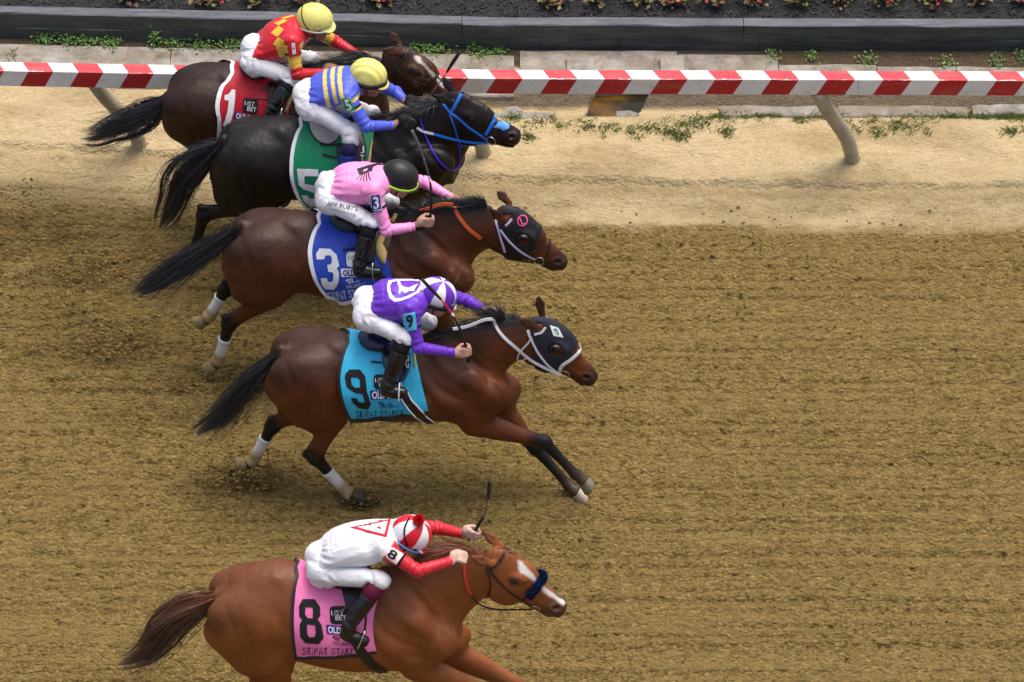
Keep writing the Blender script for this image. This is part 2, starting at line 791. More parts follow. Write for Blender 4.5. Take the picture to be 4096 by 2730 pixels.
# ---- ground sheet: harrowed dirt, sandy verge, gutter
gx = np.concatenate([-4.3 - np.geomspace(0.05, 300, 30)[::-1], np.arange(-4.3, 4.3, 0.0132), 4.3 + np.geomspace(0.05, 300, 30)])
gy = np.concatenate([-2.9 - np.geomspace(0.05, 300, 30)[::-1], np.arange(-2.9, 5.5, 0.0152), 5.5 + np.geomspace(0.05, 300, 30)])
GX, GY = np.meshgrid(gx, gy, indexing='ij')
PUDDLE = [at_z(Z5(*p), -0.05)[:2] for p in ((378, 548), (436, 405), (690, 405), (604, 548))]


def inside_poly(X, Y, poly):
    r = np.zeros(X.shape, bool)
    n = len(poly)
    for i in range(n):
        x0, y0 = poly[i]
        x1, y1 = poly[(i + 1) % n]
        c = ((y0 > Y) != (y1 > Y)) & (X < (x1 - x0) * (Y - y0) / (y1 - y0 + 1e-12) + x0)
        r ^= c
    return r


def domes(X, Y, cell, asp, seed, rot):
    """field of rounded crumbs of about the given size"""
    c, sn = math.cos(rot), math.sin(rot)
    wx = X + 0.3 * cell * (vnoise2(X / cell * .7, Y / cell * .7, seed + 5) - .5)
    u = (wx * c + Y * sn) / (cell * asp)
    v = (-wx * sn + Y * c) / cell
    T = np.random.RandomState(seed).rand(3, 256, 256).astype(np.float32)
    iu, iv = np.floor(u).astype(np.int64), np.floor(v).astype(np.int64)
    best = np.zeros(X.shape, np.float32)
    for a in (-1, 0, 1):
        for b in (-1, 0, 1):
            p, q = (iu + a) & 255, (iv + b) & 255
            r = 0.35 + 0.55 * T[2, p, q]
            d2 = (u - iu - a - T[0, p, q]) ** 2 + (v - iv - b - T[1, p, q]) ** 2
            best = np.maximum(best, np.sqrt(np.maximum(r * r - d2, 0)) * (0.5 + 0.5 * T[2, q, p]))
    return best.astype(np.float32)


def ground_height(X, Y):
    e = edge_y(X) + 0.10 * (fbm2(X * 1.3, Y * 0.4 + 3, 11, 3) - 0.5) + 0.05 * (fbm2(X * 7, Y * 3, 12, 2) - 0.5)
    s = np.clip((Y - e + 0.16 * (fbm2(X * 5, Y * 14, 14, 5, .65) - 0.5)) / np.interp(X, [-2.2, 0.2], [0.75, 0.15]) + 0.5, 0, 1)              # 0 dirt, 1 sand
    s = s * s * (3 - 2 * s)
    # harrowed dirt
    warp = 0.022 * (fbm2(X * 0.35, Y * 1.1, 21, 3) - 0.5)
    yy = Y + warp
    rows = (np.sin(yy * 2 * np.pi / 0.118) + 0.5 * np.sin(yy * 2 * np.pi / 0.051 + 1)) * (0.4 + 0.9 * fbm2(X * 0.8, Y * 3, 22, 2))
    rows2 = fbm2(X * 0.22, yy * 10.0, 23, 2) - 0.5
    rough = 0.55 + 0.9 * fbm2(X * 0.7, Y * 1.6, 36, 3)
    d1 = domes(X, Y, 0.047, 1.5, 81, 0.10)
    d2 = domes(X, Y, 0.029, 1.35, 83, -0.2)
    fine = fbm2(X * 46, Y * 52, 35, 1) - 0.5
    dirt = 0.0165 * rows + 0.042 * rows2 + 0.03 * (fbm2(X * 0.25, yy * 3.3, 29, 2) - .5) + rough * (0.024 * d1 * (d1 > 0.12) + 0.019 * d2) + 0.012 * fine - 0.026
    # sand verge: packed ledges along the track, soft humps
    u = Y - e
    led = 0.040 * np.clip((u - 0.42 - 0.06 * fbm2(X * 2.2, Y * 0, 41, 3)) / 0.05, 0, 1)
    led2 = 0.014 * np.clip((u - 0.16 - 0.05 * fbm2(X * 1.7, Y * 0, 42, 3)) / 0.04, 0, 1)
    crumb = (0.5 * d2 + 0.5 * d1) * np.clip(1.15 - np.abs(u - 0.36 - 0.1 * (fbm2(X * 1.1, Y, 48, 2) - .5)) / 0.20, 0.06, 1)
    hump = fbm2(X * 1.6, Y * 3.0, 43, 4) - 0.5
    sand = led * 1.3 + led2 * 1.3 + 0.030 * crumb + 0.06 * hump + 0.030 * (fbm2(X * 6, Y * 11, 45, 3) - 0.5) + 0.01
    h = dirt * (1 - s) + sand * s
    # gutter dip behind the rail posts
    w = wall_y(X)
    g = Y - (w - 0.72)
    dip = np.clip(1 - np.abs(g + 0.02) / 0.20, 0, 1) * np.clip((X + 1.6) / 0.8, 0, 1)
    h = h * np.clip((w - 0.75 - Y) / 0.3, 0.25, 1) - 0.05 * dip
    h = h - 0.004 * 0
    pud = inside_poly(X, Y, PUDDLE)
    h = np.where(pud, -0.14, h)
    h = np.where(Y > w + 0.02, -0.05, h)
    return h, s, u


GH, GS, GU = ground_height(GX, GY)
# hoof prints and kicked-out hollows behind the runners
for (sx, sy, r, dp) in [(200, 635, .16, .03), (240, 800, .22, .035), (560, 1120, .16, .03), (60, 560, .25, .03), (330, 700, .14, .02), (120, 760, .2, .02),
                        (500, 860, .12, .03), (420, 960, .13, .025), (90, 1010, .16, .02), (260, 1240, .15, .02), (820, 1160, .10, .03), (40, 480, .2, .03)]:
    p = at_z(D_(sx, sy), 0)
    dp *= 1.35
    q = ((GX - p[0]) / (r * 1.5)) ** 2 + ((GY - p[1]) / r) ** 2
    GH += np.where(q < 9, -dp * np.exp(-q * 1.6) + dp * 0.9 * np.exp(-(np.sqrt(q) - 1.4) ** 2 * 5), 0)
nx_, ny_ = GX.shape
gi = np.arange(nx_ * ny_).reshape(nx_, ny_)
GQ = np.stack([gi[:-1, :-1], gi[1:, :-1], gi[1:, 1:], gi[:-1, 1:]], -1).reshape(-1, 4)
gme = mesh_np('ground', np.stack([GX, GY, GH], -1).reshape(-1, 3), GQ)
wy_ = wall_y(GX)
mud = np.clip(1 - np.abs(GY - (wy_ - 0.62) - 0.06 * (fbm2(GX * 2.5, GY, 52, 3) - .5)) / 0.11, 0, 1) * np.clip((GX + 1.2 + 0.5 * fbm2(GX * 3, GY * 3, 51, 2)) / 0.5, 0, 1)
mud = np.clip(mud * 2.2, 0, 1)
soil = np.clip((GY - (wy_ - 0.26 + 0.10 * (fbm2(GX * 3, GY * 3, 53, 3) - 0.5))) / 0.04, 0, 1)
mud = np.maximum(mud, inside_poly(GX, GY, PUDDLE) * 1.0)
band = np.clip(1.1 - np.abs(GU - 0.37 - 0.10 * (fbm2(GX * 1.1, GY, 48, 2) - .5)) / 0.13, 0, 1) * (0.5 + 0.9 * fbm2(GX * 2.5, GY * 6, 49, 3))
band = np.maximum(band, 0.8 * np.clip((fbm2(GX * 1.2, GY * 3.0, 58, 4) - 0.52) * 5, 0, 1))
churn = np.zeros_like(GX)
for (sx, sy, r, am) in [(60, 540, .55, .8), (200, 640, .30, 1.0), (245, 800, .34, 1.0), (120, 730, .4, .5), (560, 1110, .26, 1.0), (600, 1130, .18, .8), (420, 880, .3, .5), (835, 1160, .16, .8), (300, 950, .35, .4), (30, 420, .3, .6), (1000, 1090, .5, .25)]:
    p = at_z(D_(sx, sy), 0)
    q = ((GX - p[0]) / (r * 1.7)) ** 2 + ((GY - p[1]) / (r * 0.8)) ** 2
    churn = np.maximum(churn, np.where(q < 6, am * np.exp(-q * 1.4), 0))
churn = np.clip(churn * (0.4 + 1.3 * fbm2(GX * 7, GY * 12, 91, 3)), 0, 1)
set_col(gme, 'band', np.stack([band, churn, band * 0], -1).reshape(-1, 3).astype(np.float32))
set_col(gme, 'zone', np.stack([GS, mud, soil], -1).reshape(-1, 3).astype(np.float32))

t = NT('track_dirt')
v = t.coord()
va = t.coord(scale=(1, 1.6, 1))
sep = t.n('ShaderNodeSeparateColor')
t.l(t.attr('zone'), sep.inputs[0])
big = t.noise(t.coord(scale=(0.5, 1.6, 1)), 1.2, 4)
med = t.noise(va, 9, 5, 0.6)
fin = t.noise(va, 40, 4, 0.72)
fmix = t.math('ADD', t.math('MULTIPLY', med, 0.35), t.math('MULTIPLY', fin, 0.65))
vc = t.n('ShaderNodeTexVoronoi')
vc.inputs['Scale'].default_value = 36
vwarp = t.n('ShaderNodeVectorMath', operation='ADD')
t.l(t.coord(scale=(0.8, 1.25, 1)), vwarp.inputs[0])
vw2 = t.n('ShaderNodeVectorMath', operation='SCALE')
vw2.inputs['Scale'].default_value = 0.035
t.l(t.noise(v, 30, 3, 0.7, out=1), vw2.inputs[0])
t.l(vw2.outputs[0], vwarp.inputs[1])
t.l(vwarp.outputs[0], vc.inputs['Vector'])
vcs = t.n('ShaderNodeSeparateColor')
t.l(vc.outputs['Color'], vcs.inputs[0])
crumbh = t.math('SUBTRACT', 1.0, t.math('MULTIPLY', vc.outputs['Distance'], 1.4))
fmix = t.math('ADD', t.math('MULTIPLY', fmix, 0.72), t.math('MULTIPLY', t.math('ADD', t.math('MULTIPLY', vcs.outputs[0], 0.55), 0.22), 0.28))
dirt = t.ramp(fmix, [(0.35, (0.115, 0.073, 0.020)), (0.5, (0.296, 0.202, 0.065)), (0.65, (0.48, 0.345, 0.125))])
dirt = t.mix(t.ramp(t.noise(t.coord(scale=(0.06, 2.2, 1)), 3.4, 4, 0.6), [(0.38, 0.0), (0.65, 0.55)]), dirt, (0.40, 0.285, 0.098))
sandc = t.ramp(fmix, [(0.30, (0.42, 0.305, 0.150)), (0.5, (0.545, 0.425, 0.235)), (0.72, (0.64, 0.53, 0.33))])
sandc = t.mix(t.ramp(t.noise(t.coord(scale=(0.6, 2.2, 1)), 1.7, 5, 0.6), [(0.48, 0.0), (0.70, 0.45)]), sandc, (0.54, 0.405, 0.18))
sb = t.n('ShaderNodeSeparateColor')
t.l(t.attr('band'), sb.inputs[0])
sandc = t.mix(t.math('MULTIPLY', sb.outputs[0], 0.6), sandc, t.ramp(fmix, [(0.35, (0.21, 0.145, 0.06)), (0.65, (0.40, 0.30, 0.15))]))
mudc = t.ramp(fmix, [(0.3, (0.075, 0.058, 0.038)), (0.7, (0.20, 0.155, 0.105))])
soilc = t.ramp(fmix, [(0.3, (0.05, 0.036, 0.022)), (0.7, (0.13, 0.092, 0.055))])
sb2 = t.n('ShaderNodeSeparateColor')
t.l(t.attr('band'), sb2.inputs[0])
dirt = t.mix(t.math('MULTIPLY', sb2.outputs[1], 0.75), dirt, t.ramp(fmix, [(0.35, (0.050, 0.031, 0.010)), (0.65, (0.19, 0.128, 0.042))]))
cgr = t.mix(sep.outputs[0], dirt, sandc)
cgr = t.mix(sep.outputs[1], cgr, mudc)
cgr = t.mix(sep.outputs[2], cgr, soilc)
t.P(Base_Color=cgr, Roughness=0.92, Specular_IOR_Level=0.15)
sandk = t.math('SUBTRACT', 1.0, t.math('MULTIPLY', sep.outputs[0], 0.62))
t.bump(t.math('MULTIPLY', sandk, t.math('ADD', t.noise(va, 110, 3, 0.6), t.math('ADD', t.math('MULTIPLY', t.noise(va, 38, 4, 0.7), 1.2), t.math('MULTIPLY', crumbh, 1.3)))), 0.95, 0.026)
MAT_DIRT = t.m
ground = new_obj('ground', gme, MAT_DIRT)
tag(ground, 'harrowed brown dirt racing track with a pale sandy verge', kind='structure')

# ---- loose clods thrown up on the track (uncountable)
mat_clod = simple('clod', (0.19, 0.128, 0.042), 0.95, 0.1, vary=0.35, nscale=25, bump=0.6, bdist=0.006)
CV, CF = [], []
ico = bmesh.new()
bmesh.ops.create_icosphere(ico, subdivisions=1, radius=1.0)
ico.verts.ensure_lookup_table()
IV = np.array([v_.co[:] for v_ in ico.verts])
IF = np.array([[v_.index for v_ in f_.verts] for f_ in ico.faces])
ico.free()
spots = []
for _ in range(2200):
    x = rng.uniform(-4.4, 4.4)
    y = rng.uniform(-2.6, 3.2)
    spots.append((x, y, rng.uniform(0.005, 0.014), 0.0))
def splash(sx, sy, n, spread, up):
    p = at_z(D_(sx, sy), 0)
    for _ in range(n):
        a = rng.normal(size=3)
        spots.append((p[0] + a[0] * spread, p[1] + a[1] * spread * 0.6, rng.uniform(0.004, 0.015), abs(a[2]) * up))
splash(190, 655, 300, 0.30, 0.12)
splash(250, 805, 420, 0.32, 0.16)
splash(555, 1110, 300, 0.20, 0.12)
splash(470, 800, 160, 0.25, 0.18)
splash(400, 960, 120, 0.3, 0.1)
splash(510, 870, 40, 0.08, 0.04)
splash(835, 1160, 60, 0.07, 0.04)
splash(40, 480, 60, 0.2, 0.12)
sx_ = np.array(spots)
hz = []
ix = np.clip(np.searchsorted(gx, sx_[:, 0]), 1, nx_ - 1)
iy = np.clip(np.searchsorted(gy, sx_[:, 1]), 1, ny_ - 1)
hz = GH[ix, iy]
Vs, Fs = [], []
for k, (x, y, r, up) in enumerate(spots):
    if y > edge_y(x) + 0.25:
        r *= 0.5
    sc = r * rng.uniform(0.6, 1.3, 3) * np.array([1.2, 1, 0.8])
    Vs.append(IV * sc * (1 + 0.25 * rng.normal(size=(len(IV), 1))) + np.array([x, y, hz[k] + up + r * 0.2]))
    Fs.append(IF + k * len(IV))
clods = new_obj('dirt_clods', mesh_np('dirt_clods', np.concatenate(Vs), np.concatenate(Fs), True), mat_clod)
tag(clods, 'loose crumbs of brown dirt lying on and kicked up from the track', 'dirt', kind='stuff')

# ---- puddle in the drain
t = NT('puddle_water')
v = t.coord()
cw = t.ramp(t.noise(v, 3.2, 3), [(0.46, (0.020, 0.016, 0.008)), (0.66, (0.13, 0.066, 0.012))])
t.P(Base_Color=cw, Roughness=0.12, Specular_IOR_Level=0.2)
t.bump(t.noise(v, 14, 2), 0.08, 0.01)
pc = np.mean(PUDDLE, 0)
pw = [pc + (np.array(p) - pc) * 1.08 for p in PUDDLE]
water = new_obj('puddle', mesh_py('puddle', [(p[0], p[1], -0.05) for p in pw], [(0, 3, 2, 1)][::1]), t.m)
water.data.flip_normals() if water.data.polygons[0].normal.z < 0 else None
tag(water, 'brown water standing in the drain under the striped rail', kind='structure')

# ---- concrete slabs of the gutter
t = NT('old_concrete')
v = t.coord()
vor = t.n('ShaderNodeTexVoronoi')
vor.inputs['Scale'].default_value = 55
t.l(v, vor.inputs['Vector'])
pebble = t.ramp(vor.outputs['Distance'], [(0.10, 1.0), (0.22, 0.0)])
gate = t.ramp(t.noise(v, 17, 2), [(0.48, 0.0), (0.6, 1.0)])
base = t.ramp(t.noise(v, 6, 5, 0.65), [(0.3, (0.17, 0.155, 0.13)), (0.5, (0.29, 0.27, 0.235)), (0.75, (0.40, 0.375, 0.33))])
cc = t.mix(t.math('MULTIPLY', pebble, gate), base, (0.66, 0.62, 0.56))
cc = t.mix(t.ramp(t.noise(t.coord(scale=(0.7, 1.6, 1)), 2.6, 6, 0.7), [(0.42, 0.0), (0.62, 0.7)]), cc, (0.20, 0.155, 0.10))
cc = t.mix(t.ramp(t.noise(t.coord(scale=(1.5, 1, 1)), 5, 5, 0.75), [(0.52, 0.0), (0.66, 0.6)]), cc, (0.09, 0.08, 0.065))
t.P(Base_Color=cc, Roughness=0.9, Specular_IOR_Level=0.2)
t.bump(t.math('ADD', t.noise(v, 60, 4, 0.7), t.math('MULTIPLY', pebble, 0.6)), 0.5, 0.008)
MAT_CONC = t.m
gutter = empty('concrete_gutter')
tag(gutter, 'worn concrete slabs of the gutter along the timber wall', kind='structure')


def slab(x0, x1, d0, d1, z, jit, seed, mat=MAT_CONC, name='slab', parent=None, thick=0.10):
    """slab between wall offsets d0 (front) and d1 (back) with a ragged front edge"""
    n = max(6, int((x1 - x0) / 0.07))
    V, F = [], []
    for i in range(n + 1):
        x = x0 + (x1 - x0) * i / n
        jf = jit * (float(fbm2(np.array([x * 4.0]), np.array([seed * 3.7]), 61, 3)[0]) - 0.5) * 2
        jb = jit * 0.6 * (float(fbm2(np.array([x * 5.0]), np.array([seed * 5.1 + 9]), 62, 3)[0]) - 0.5) * 2
        yf, yb = wall_y(x) - d0 + jf, wall_y(x) - d1 + jb
        e = 0.012
        row = [(x, yf, z - thick), (x, yf, z - e), (x, yf + e, z), (x, (yf * 2 + yb) / 3, z + 0.006 * math.sin(x * 9 + seed)), (x, (yf + yb * 2) / 3, z), (x, yb, z), (x, yb, z - thick)]
        V += row
    m = 7
    for i in range(n):
        for j in range(m - 1):
            F.append((i * m + j, (i + 1) * m + j, (i + 1) * m + j + 1, i * m + j + 1))
    F.append(tuple(range(m))[::-1])
    F.append(tuple(n * m + j for j in range(m)))
    return new_obj(name, mesh_py(name, V, F), mat, parent)


xs = [-9.0, -6.2, -4.45, -2.72, -1.30, 0.02]
for i in range(len(xs) - 1):
    slab(xs[i] + 0.004, xs[i + 1] - 0.004, 0.62, 0.09 + 0.03 * rng.rand(), 0.035 + 0.006 * rng.rand(), 0.03, i + 1, parent=gutter)
xs = [0.06, 1.32, 2.12, 2.9, 4.6, 6.5, 9.0]
offs = [(0.50, 0.03), (0.46, 0.06), (0.48, 0.20), (0.46, 0.23), (0.47, 0.24), (0.5, 0.25)]
for i in range(len(xs) - 1):
    slab(xs[i] + 0.004, xs[i + 1] - 0.004, offs[i][0], offs[i][1], 0.026 + 0.012 * rng.rand(), 0.035, i + 11, parent=gutter)
# lip on the track side of the gutter
xs = [-1.1, 0.35, 1.62, 2.55, 3.6, 5.2, 8.0]
lips = [(0.93, 0.83), (0.86, 0.80), (0.86, 0.74), (0.86, 0.74), (0.84, 0.72), (0.84, 0.72)]
for i in range(len(xs) - 1):
    if i == 1:
        continue
    slab(xs[i] + 0.02, xs[i + 1] - 0.02, lips[i][0], lips[i][1], 0.022 + 0.01 * rng.rand(), 0.05, i + 31, parent=gutter)
# two blocks standing over the culvert
for (zx0, zx1, h) in ((718, 822, 0.05), (300, 420, 0.03)):
    a, b = at_z(Z5(zx0, 290), 0), at_z(Z5(zx1, 290), 0)
    slab(a[0], b[0], 0.52, 0.16, 0.04 + h, 0.02, zx0, parent=gutter, name='block')
def stone(sx, sy, r, seed):
    p = at_z(Z5(sx, sy), 0)
    rr = np.random.RandomState(seed)
    V = IV * np.array([r * 1.5, r, r * 0.55]) * (1 + 0.12 * rr.normal(size=(len(IV), 1))) + p + np.array([0, 0, r * 0.12])
    return new_obj('stone', mesh_np('stone', V, IF, False), MAT_CONC)
for i, (a, b, r, w) in enumerate(((60, 505, 0.065, 'pale flat stone by the nose of the black horse'), (570, 525, 0.07, 'pale rounded stone at the edge of the puddle'))):
    tag(stone(a, b, r, i + 3), w, 'stone', 'stones at the gutter edge')

# ---- timber retaining wall
t = NT('painted_timber')
v = t.coord(scale=(1.0, 6.0, 6.0))
g1 = t.noise(v, 3.0, 6, 0.65)
g2 = t.noise(t.coord(scale=(1.4, 14, 14)), 4.0, 4, 0.6)
pc_ = t.ramp(g1, [(0.3, (0.020, 0.026, 0.029)), (0.55, (0.042, 0.053, 0.056)), (0.8, (0.11, 0.118, 0.112))])
wornm = t.ramp(g2, [(0.60, 0.0), (0.74, 1.0)])
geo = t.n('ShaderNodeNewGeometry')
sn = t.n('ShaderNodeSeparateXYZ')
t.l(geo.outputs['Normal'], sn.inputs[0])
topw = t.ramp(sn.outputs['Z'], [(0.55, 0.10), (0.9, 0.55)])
blend = t.ramp(sn.outputs['Z'], [(0.55, 0.0), (0.9, 0.75)])  # lighter, bluer top face: the sky's reflection painted into the timber colour
pc_ = t.mix(blend, pc_, t.ramp(g1, [(0.3, (0.060, 0.066, 0.078)), (0.7, (0.135, 0.145, 0.165))]))
pc_ = t.mix(t.math('MULTIPLY', wornm, topw), pc_, (0.30, 0.26, 0.19))
edge = t.ramp(geo.outputs['Pointiness'], [(0.515, 0.0), (0.56, 1.0)])
t.P(Base_Color=pc_, Roughness=0.42, Specular_IOR_Level=0.5)
t.bump(t.math('ADD', g1, t.noise(t.coord(scale=(1, 20, 20)), 6, 4)), 0.6, 0.010)
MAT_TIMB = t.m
wall = empty('retaining_wall')
tag(wall, 'low dark painted timber wall holding the mulch flower bed', 'wall')


def timber(x0, x1, z0, z1, yoff, depth, name='timber'):
    n = max(2, int((x1 - x0) / 0.25))
    b = 0.008
    V, F = [], []
    r = np.random.RandomState(int((x0 + 20) * 37 + z0 * 1000))
    for i in range(n + 1):
        x = x0 + (x1 - x0) * i / n
        y = wall_y(x) + yoff
        w = 0.004 * r.normal()
        prof = [(y + w, z0), (y + w, z1 - b), (y + b + w, z1 + 0.002 * r.normal()), (y + depth - b, z1 + 0.002 * r.normal()), (y + depth, z1 - b), (y + depth, z0)]
        V += [(x, q[0], q[1]) for q in prof]
    m = 6
    for i in range(n):
        for j in range(m):
            k = (j + 1) % m
            F.append((i * m + j, (i + 1) * m + j, (i + 1) * m + k, i * m + k))
    F.append(tuple(range(m))[::-1])
    F.append(tuple(n * m + j for j in range(m)))
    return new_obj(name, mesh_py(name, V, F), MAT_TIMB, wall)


SPT = lambda s, z: at_z(s, z)[0]
cuts_low = [-12, -7.6, -4.9, -2.2, SPT((2480, 190), 0.07), SPT((3040, 190), 0.07), 5.0, 8.0, 12]
cuts_top = [-12, -8.4, -5.6, SPT((1848, 100), 0.25), SPT((2975, 110), 0.25), 4.9, 8.6, 12]
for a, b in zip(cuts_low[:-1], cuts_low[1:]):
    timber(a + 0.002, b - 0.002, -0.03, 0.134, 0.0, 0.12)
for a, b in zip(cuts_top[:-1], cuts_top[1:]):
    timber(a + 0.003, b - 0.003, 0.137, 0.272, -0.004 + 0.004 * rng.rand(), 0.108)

# ---- mulch bed
mx = np.arange(-6.5, 6.5, 0.04)
my = np.arange(0.10, 2.2, 0.04)
MX, MY = np.meshgrid(mx, my, indexing='ij')
MH = 0.225 + 0.05 * (fbm2(MX * 3, MY * 3, 71, 3) - .5) + 0.035 * (fbm2(MX * 14, MY * 14, 72, 2) - 0.5) + 0.02 * MY
mi = np.arange(MX.size).reshape(MX.shape)
MQ = np.stack([mi[:-1, :-1], mi[1:, :-1], mi[1:, 1:], mi[:-1, 1:]], -1).reshape(-1, 4)
mat_mulch = simple('mulch', (0.014, 0.012, 0.012), 0.75, 0.35, vary=0.6, nscale=30, bump=0.8, bdist=0.01)
bed = new_obj('flower_bed', mesh_np('flower_bed', np.stack([MX, MY + wall_y(MX), MH], -1).reshape(-1, 3), MQ), mat_mulch)
tag(bed, 'flower bed of dark bark mulch behind the timber wall', kind='structure')
CHV, CHF = [], []
bv, bf = box((-.5, -.5, -.5), (.5, .5, .5))
bv, bf = np.array(bv), np.array(bf)
chx = rng.uniform(-4.6, 4.6, 5200)
chy = rng.uniform(0.11, 0.95, 5200)
chz = 0.238 + 0.02 * chy + 0.05 * (fbm2(chx * 3, chy * 3, 71, 3) - .5)
for k in range(5200):
    x, y = chx[k], chy[k]
    L, w, h = rng.uniform(0.018, 0.05), rng.uniform(0.005, 0.012), rng.uniform(0.003, 0.006)
    R = np.array(Matrix.Rotation(rng.uniform(0, 6.28), 3, 'Z') @ Matrix.Rotation(rng.normal() * 0.4, 3, 'Y'))
    z = chz[k]
    CHV.append((bv * [L, w, h]) @ R.T + [x, wall_y(x) + y, z])
    CHF.append(bf + 8 * k)
chips = new_obj('mulch_chips', mesh_np('mulch_chips', np.concatenate(CHV), np.concatenate(CHF), False), simple('bark_chip', (0.018, 0.017, 0.017), 0.6, 0.4, vary=0.7, nscale=18, bump=0.3))
tag(chips, 'black bark chips covering the flower bed', 'mulch', kind='stuff')

# ---- plants made of leaf faces
def leaf_mat(name, c0, c1, c2):
    t = NT(name)
    oi = t.attr('tint')
    sp = t.n('ShaderNodeSeparateColor')
    t.l(oi, sp.inputs[0])
    t.P(Base_Color=t.ramp(sp.outputs[0], [(0.0, c0), (0.5, c1), (1.0, c2)]), Roughness=0.5, Specular_IOR_Level=0.35)
    t.P(Subsurface_Weight=0.0)
    return t.m


MAT_WEED = leaf_mat('weed_leaf', (0.035, 0.090, 0.016), (0.085, 0.185, 0.035), (0.17, 0.28, 0.06))
MAT_GRASS = leaf_mat('grass_blade', (0.060, 0.120, 0.025), (0.14, 0.235, 0.055), (0.28, 0.30, 0.12))
MAT_BRONZE = leaf_mat('begonia_leaf', (0.07, 0.025, 0.015), (0.13, 0.085, 0.022), (0.16, 0.16, 0.04))
MAT_PETAL = leaf_mat('red_petal', (0.35, 0.012, 0.02), (0.55, 0.03, 0.04), (0.65, 0.12, 0.10))


def leaves(n, area, r, size, aspect, up, zfun, droop=0.5):
    """n diamond leaves in a mound; returns verts, faces, tint"""
    V, F, T = [], [], []
    for k in range(n):
        c = np.array(area(r))
        a = r.uniform(0, 2 * math.pi)
        el = r.uniform(*up)
        d = np.array([math.cos(a) * math.cos(el), math.sin(a) * math.cos(el), math.sin(el)])
        s = np.cross(d, [0, 0, 1.0])
        s /= np.linalg.norm(s) + 1e-6
        L = size * r.uniform(0.6, 1.3)
        w = L * aspect
        m = c + d * L * 0.5
        e = c + d * L - np.array([0, 0, L * droop * 0.3])
        o = len(V)
        nn = np.cross(s, d) * L * 0.06
        V += [c, m + s * w * 0.5 + nn, e, m - s * w * 0.5 + nn, m]
        F += [(o, o + 1, o + 4), (o + 1, o + 2, o + 4), (o + 2, o + 3, o + 4), (o + 3, o, o + 4)]
        T += [r.rand()] * 5
    return V, F, T


def plant_mesh(name, V, F, T):
    me = mesh_np(name, np.array(V), np.array(F), False)
    tt = np.array(T, np.float32)
    set_col(me, 'tint', np.stack([tt, tt, tt], 1))
    return me


ORD = ['first', 'second', 'third', 'fourth', 'fifth', 'sixth', 'seventh', 'eighth', 'ninth', 'tenth', 'eleventh', 'twelfth', 'thirteenth', 'fourteenth',
       'fifteenth', 'sixteenth', 'seventeenth', 'eighteenth', 'nineteenth', 'twentieth']
weeds = [(Z6(410, 372), .085, .075, 0), (Z6(600, 350), .05, .05, 0), (Z6(790, 388), .20, .06, 0), (Z6(1000, 395), .07, .05, 0), (Z6(1395, 400), .05, .15, 1), (Z6(1560, 420), .10, .06, 0),
         (Z6(1790, 425), .10, .06, 0), (Z6(2080, 420), .12, .07, 0), (H5(500, 205), .10, .06, 0), (H5(690, 225), .10, .06, 0), (H5(1180, 255), .10, .06, 0), (H5(1420, 225), .05, .04, 0),
         (Z5(1230, 252), .05, .04, 0), (Z5(1400, 258), .04, .04, 0), (Z5(1655, 280), .07, .07, 0), (Z5(2000, 290), .08, .06, 0), (Z5(2225, 285), .06, .05, 0), (Z5(2330, 262), .05, .05, 0)]
weeds.sort(key=lambda q: q[0][0])
for i, (s, w, h, tall) in enumerate(weeds):
    p = at_z(s, 0.02)
    r = np.random.RandomState(100 + i)
    area = lambda r, p=p, w=w, h=h: (p[0] + r.normal() * w * 0.55, min(p[1] - 0.01 + r.normal() * 0.045, wall_y(p[0]) - 0.01), 0.03 + abs(r.normal()) * h * 0.42)
    V, F, T = leaves(int((60 + 520 * w) * (0.45 if p[0] > 0.8 else 1.0)), area, r, 0.027, 0.62, (-0.2, 0.8), None)
    w_ = empty('weed')
    new_obj('leaves', plant_mesh('weed_leaves', V, F, T), MAT_WEED, w_)['kind'] = 'stuff'
    sv = join([tube([(p[0] + r.normal() * w * .3, p[1], 0.0), (p[0] + r.normal() * w * .4, p[1] - .01, h * .5), (p[0] + r.normal() * w * .5, p[1] - .02, h)], [.003, .0025, .001], 5) for _ in range(5)])
    new_obj('stems', mesh_py('weed_stem', *sv), simple('weed_stem', (0.10, 0.13, 0.04), 0.7), w_)['kind'] = 'stuff'
    tag(w_, 'green leafy weed, %s from the left along the foot of the timber wall' % ORD[i], 'weed', 'weeds along the timber wall')

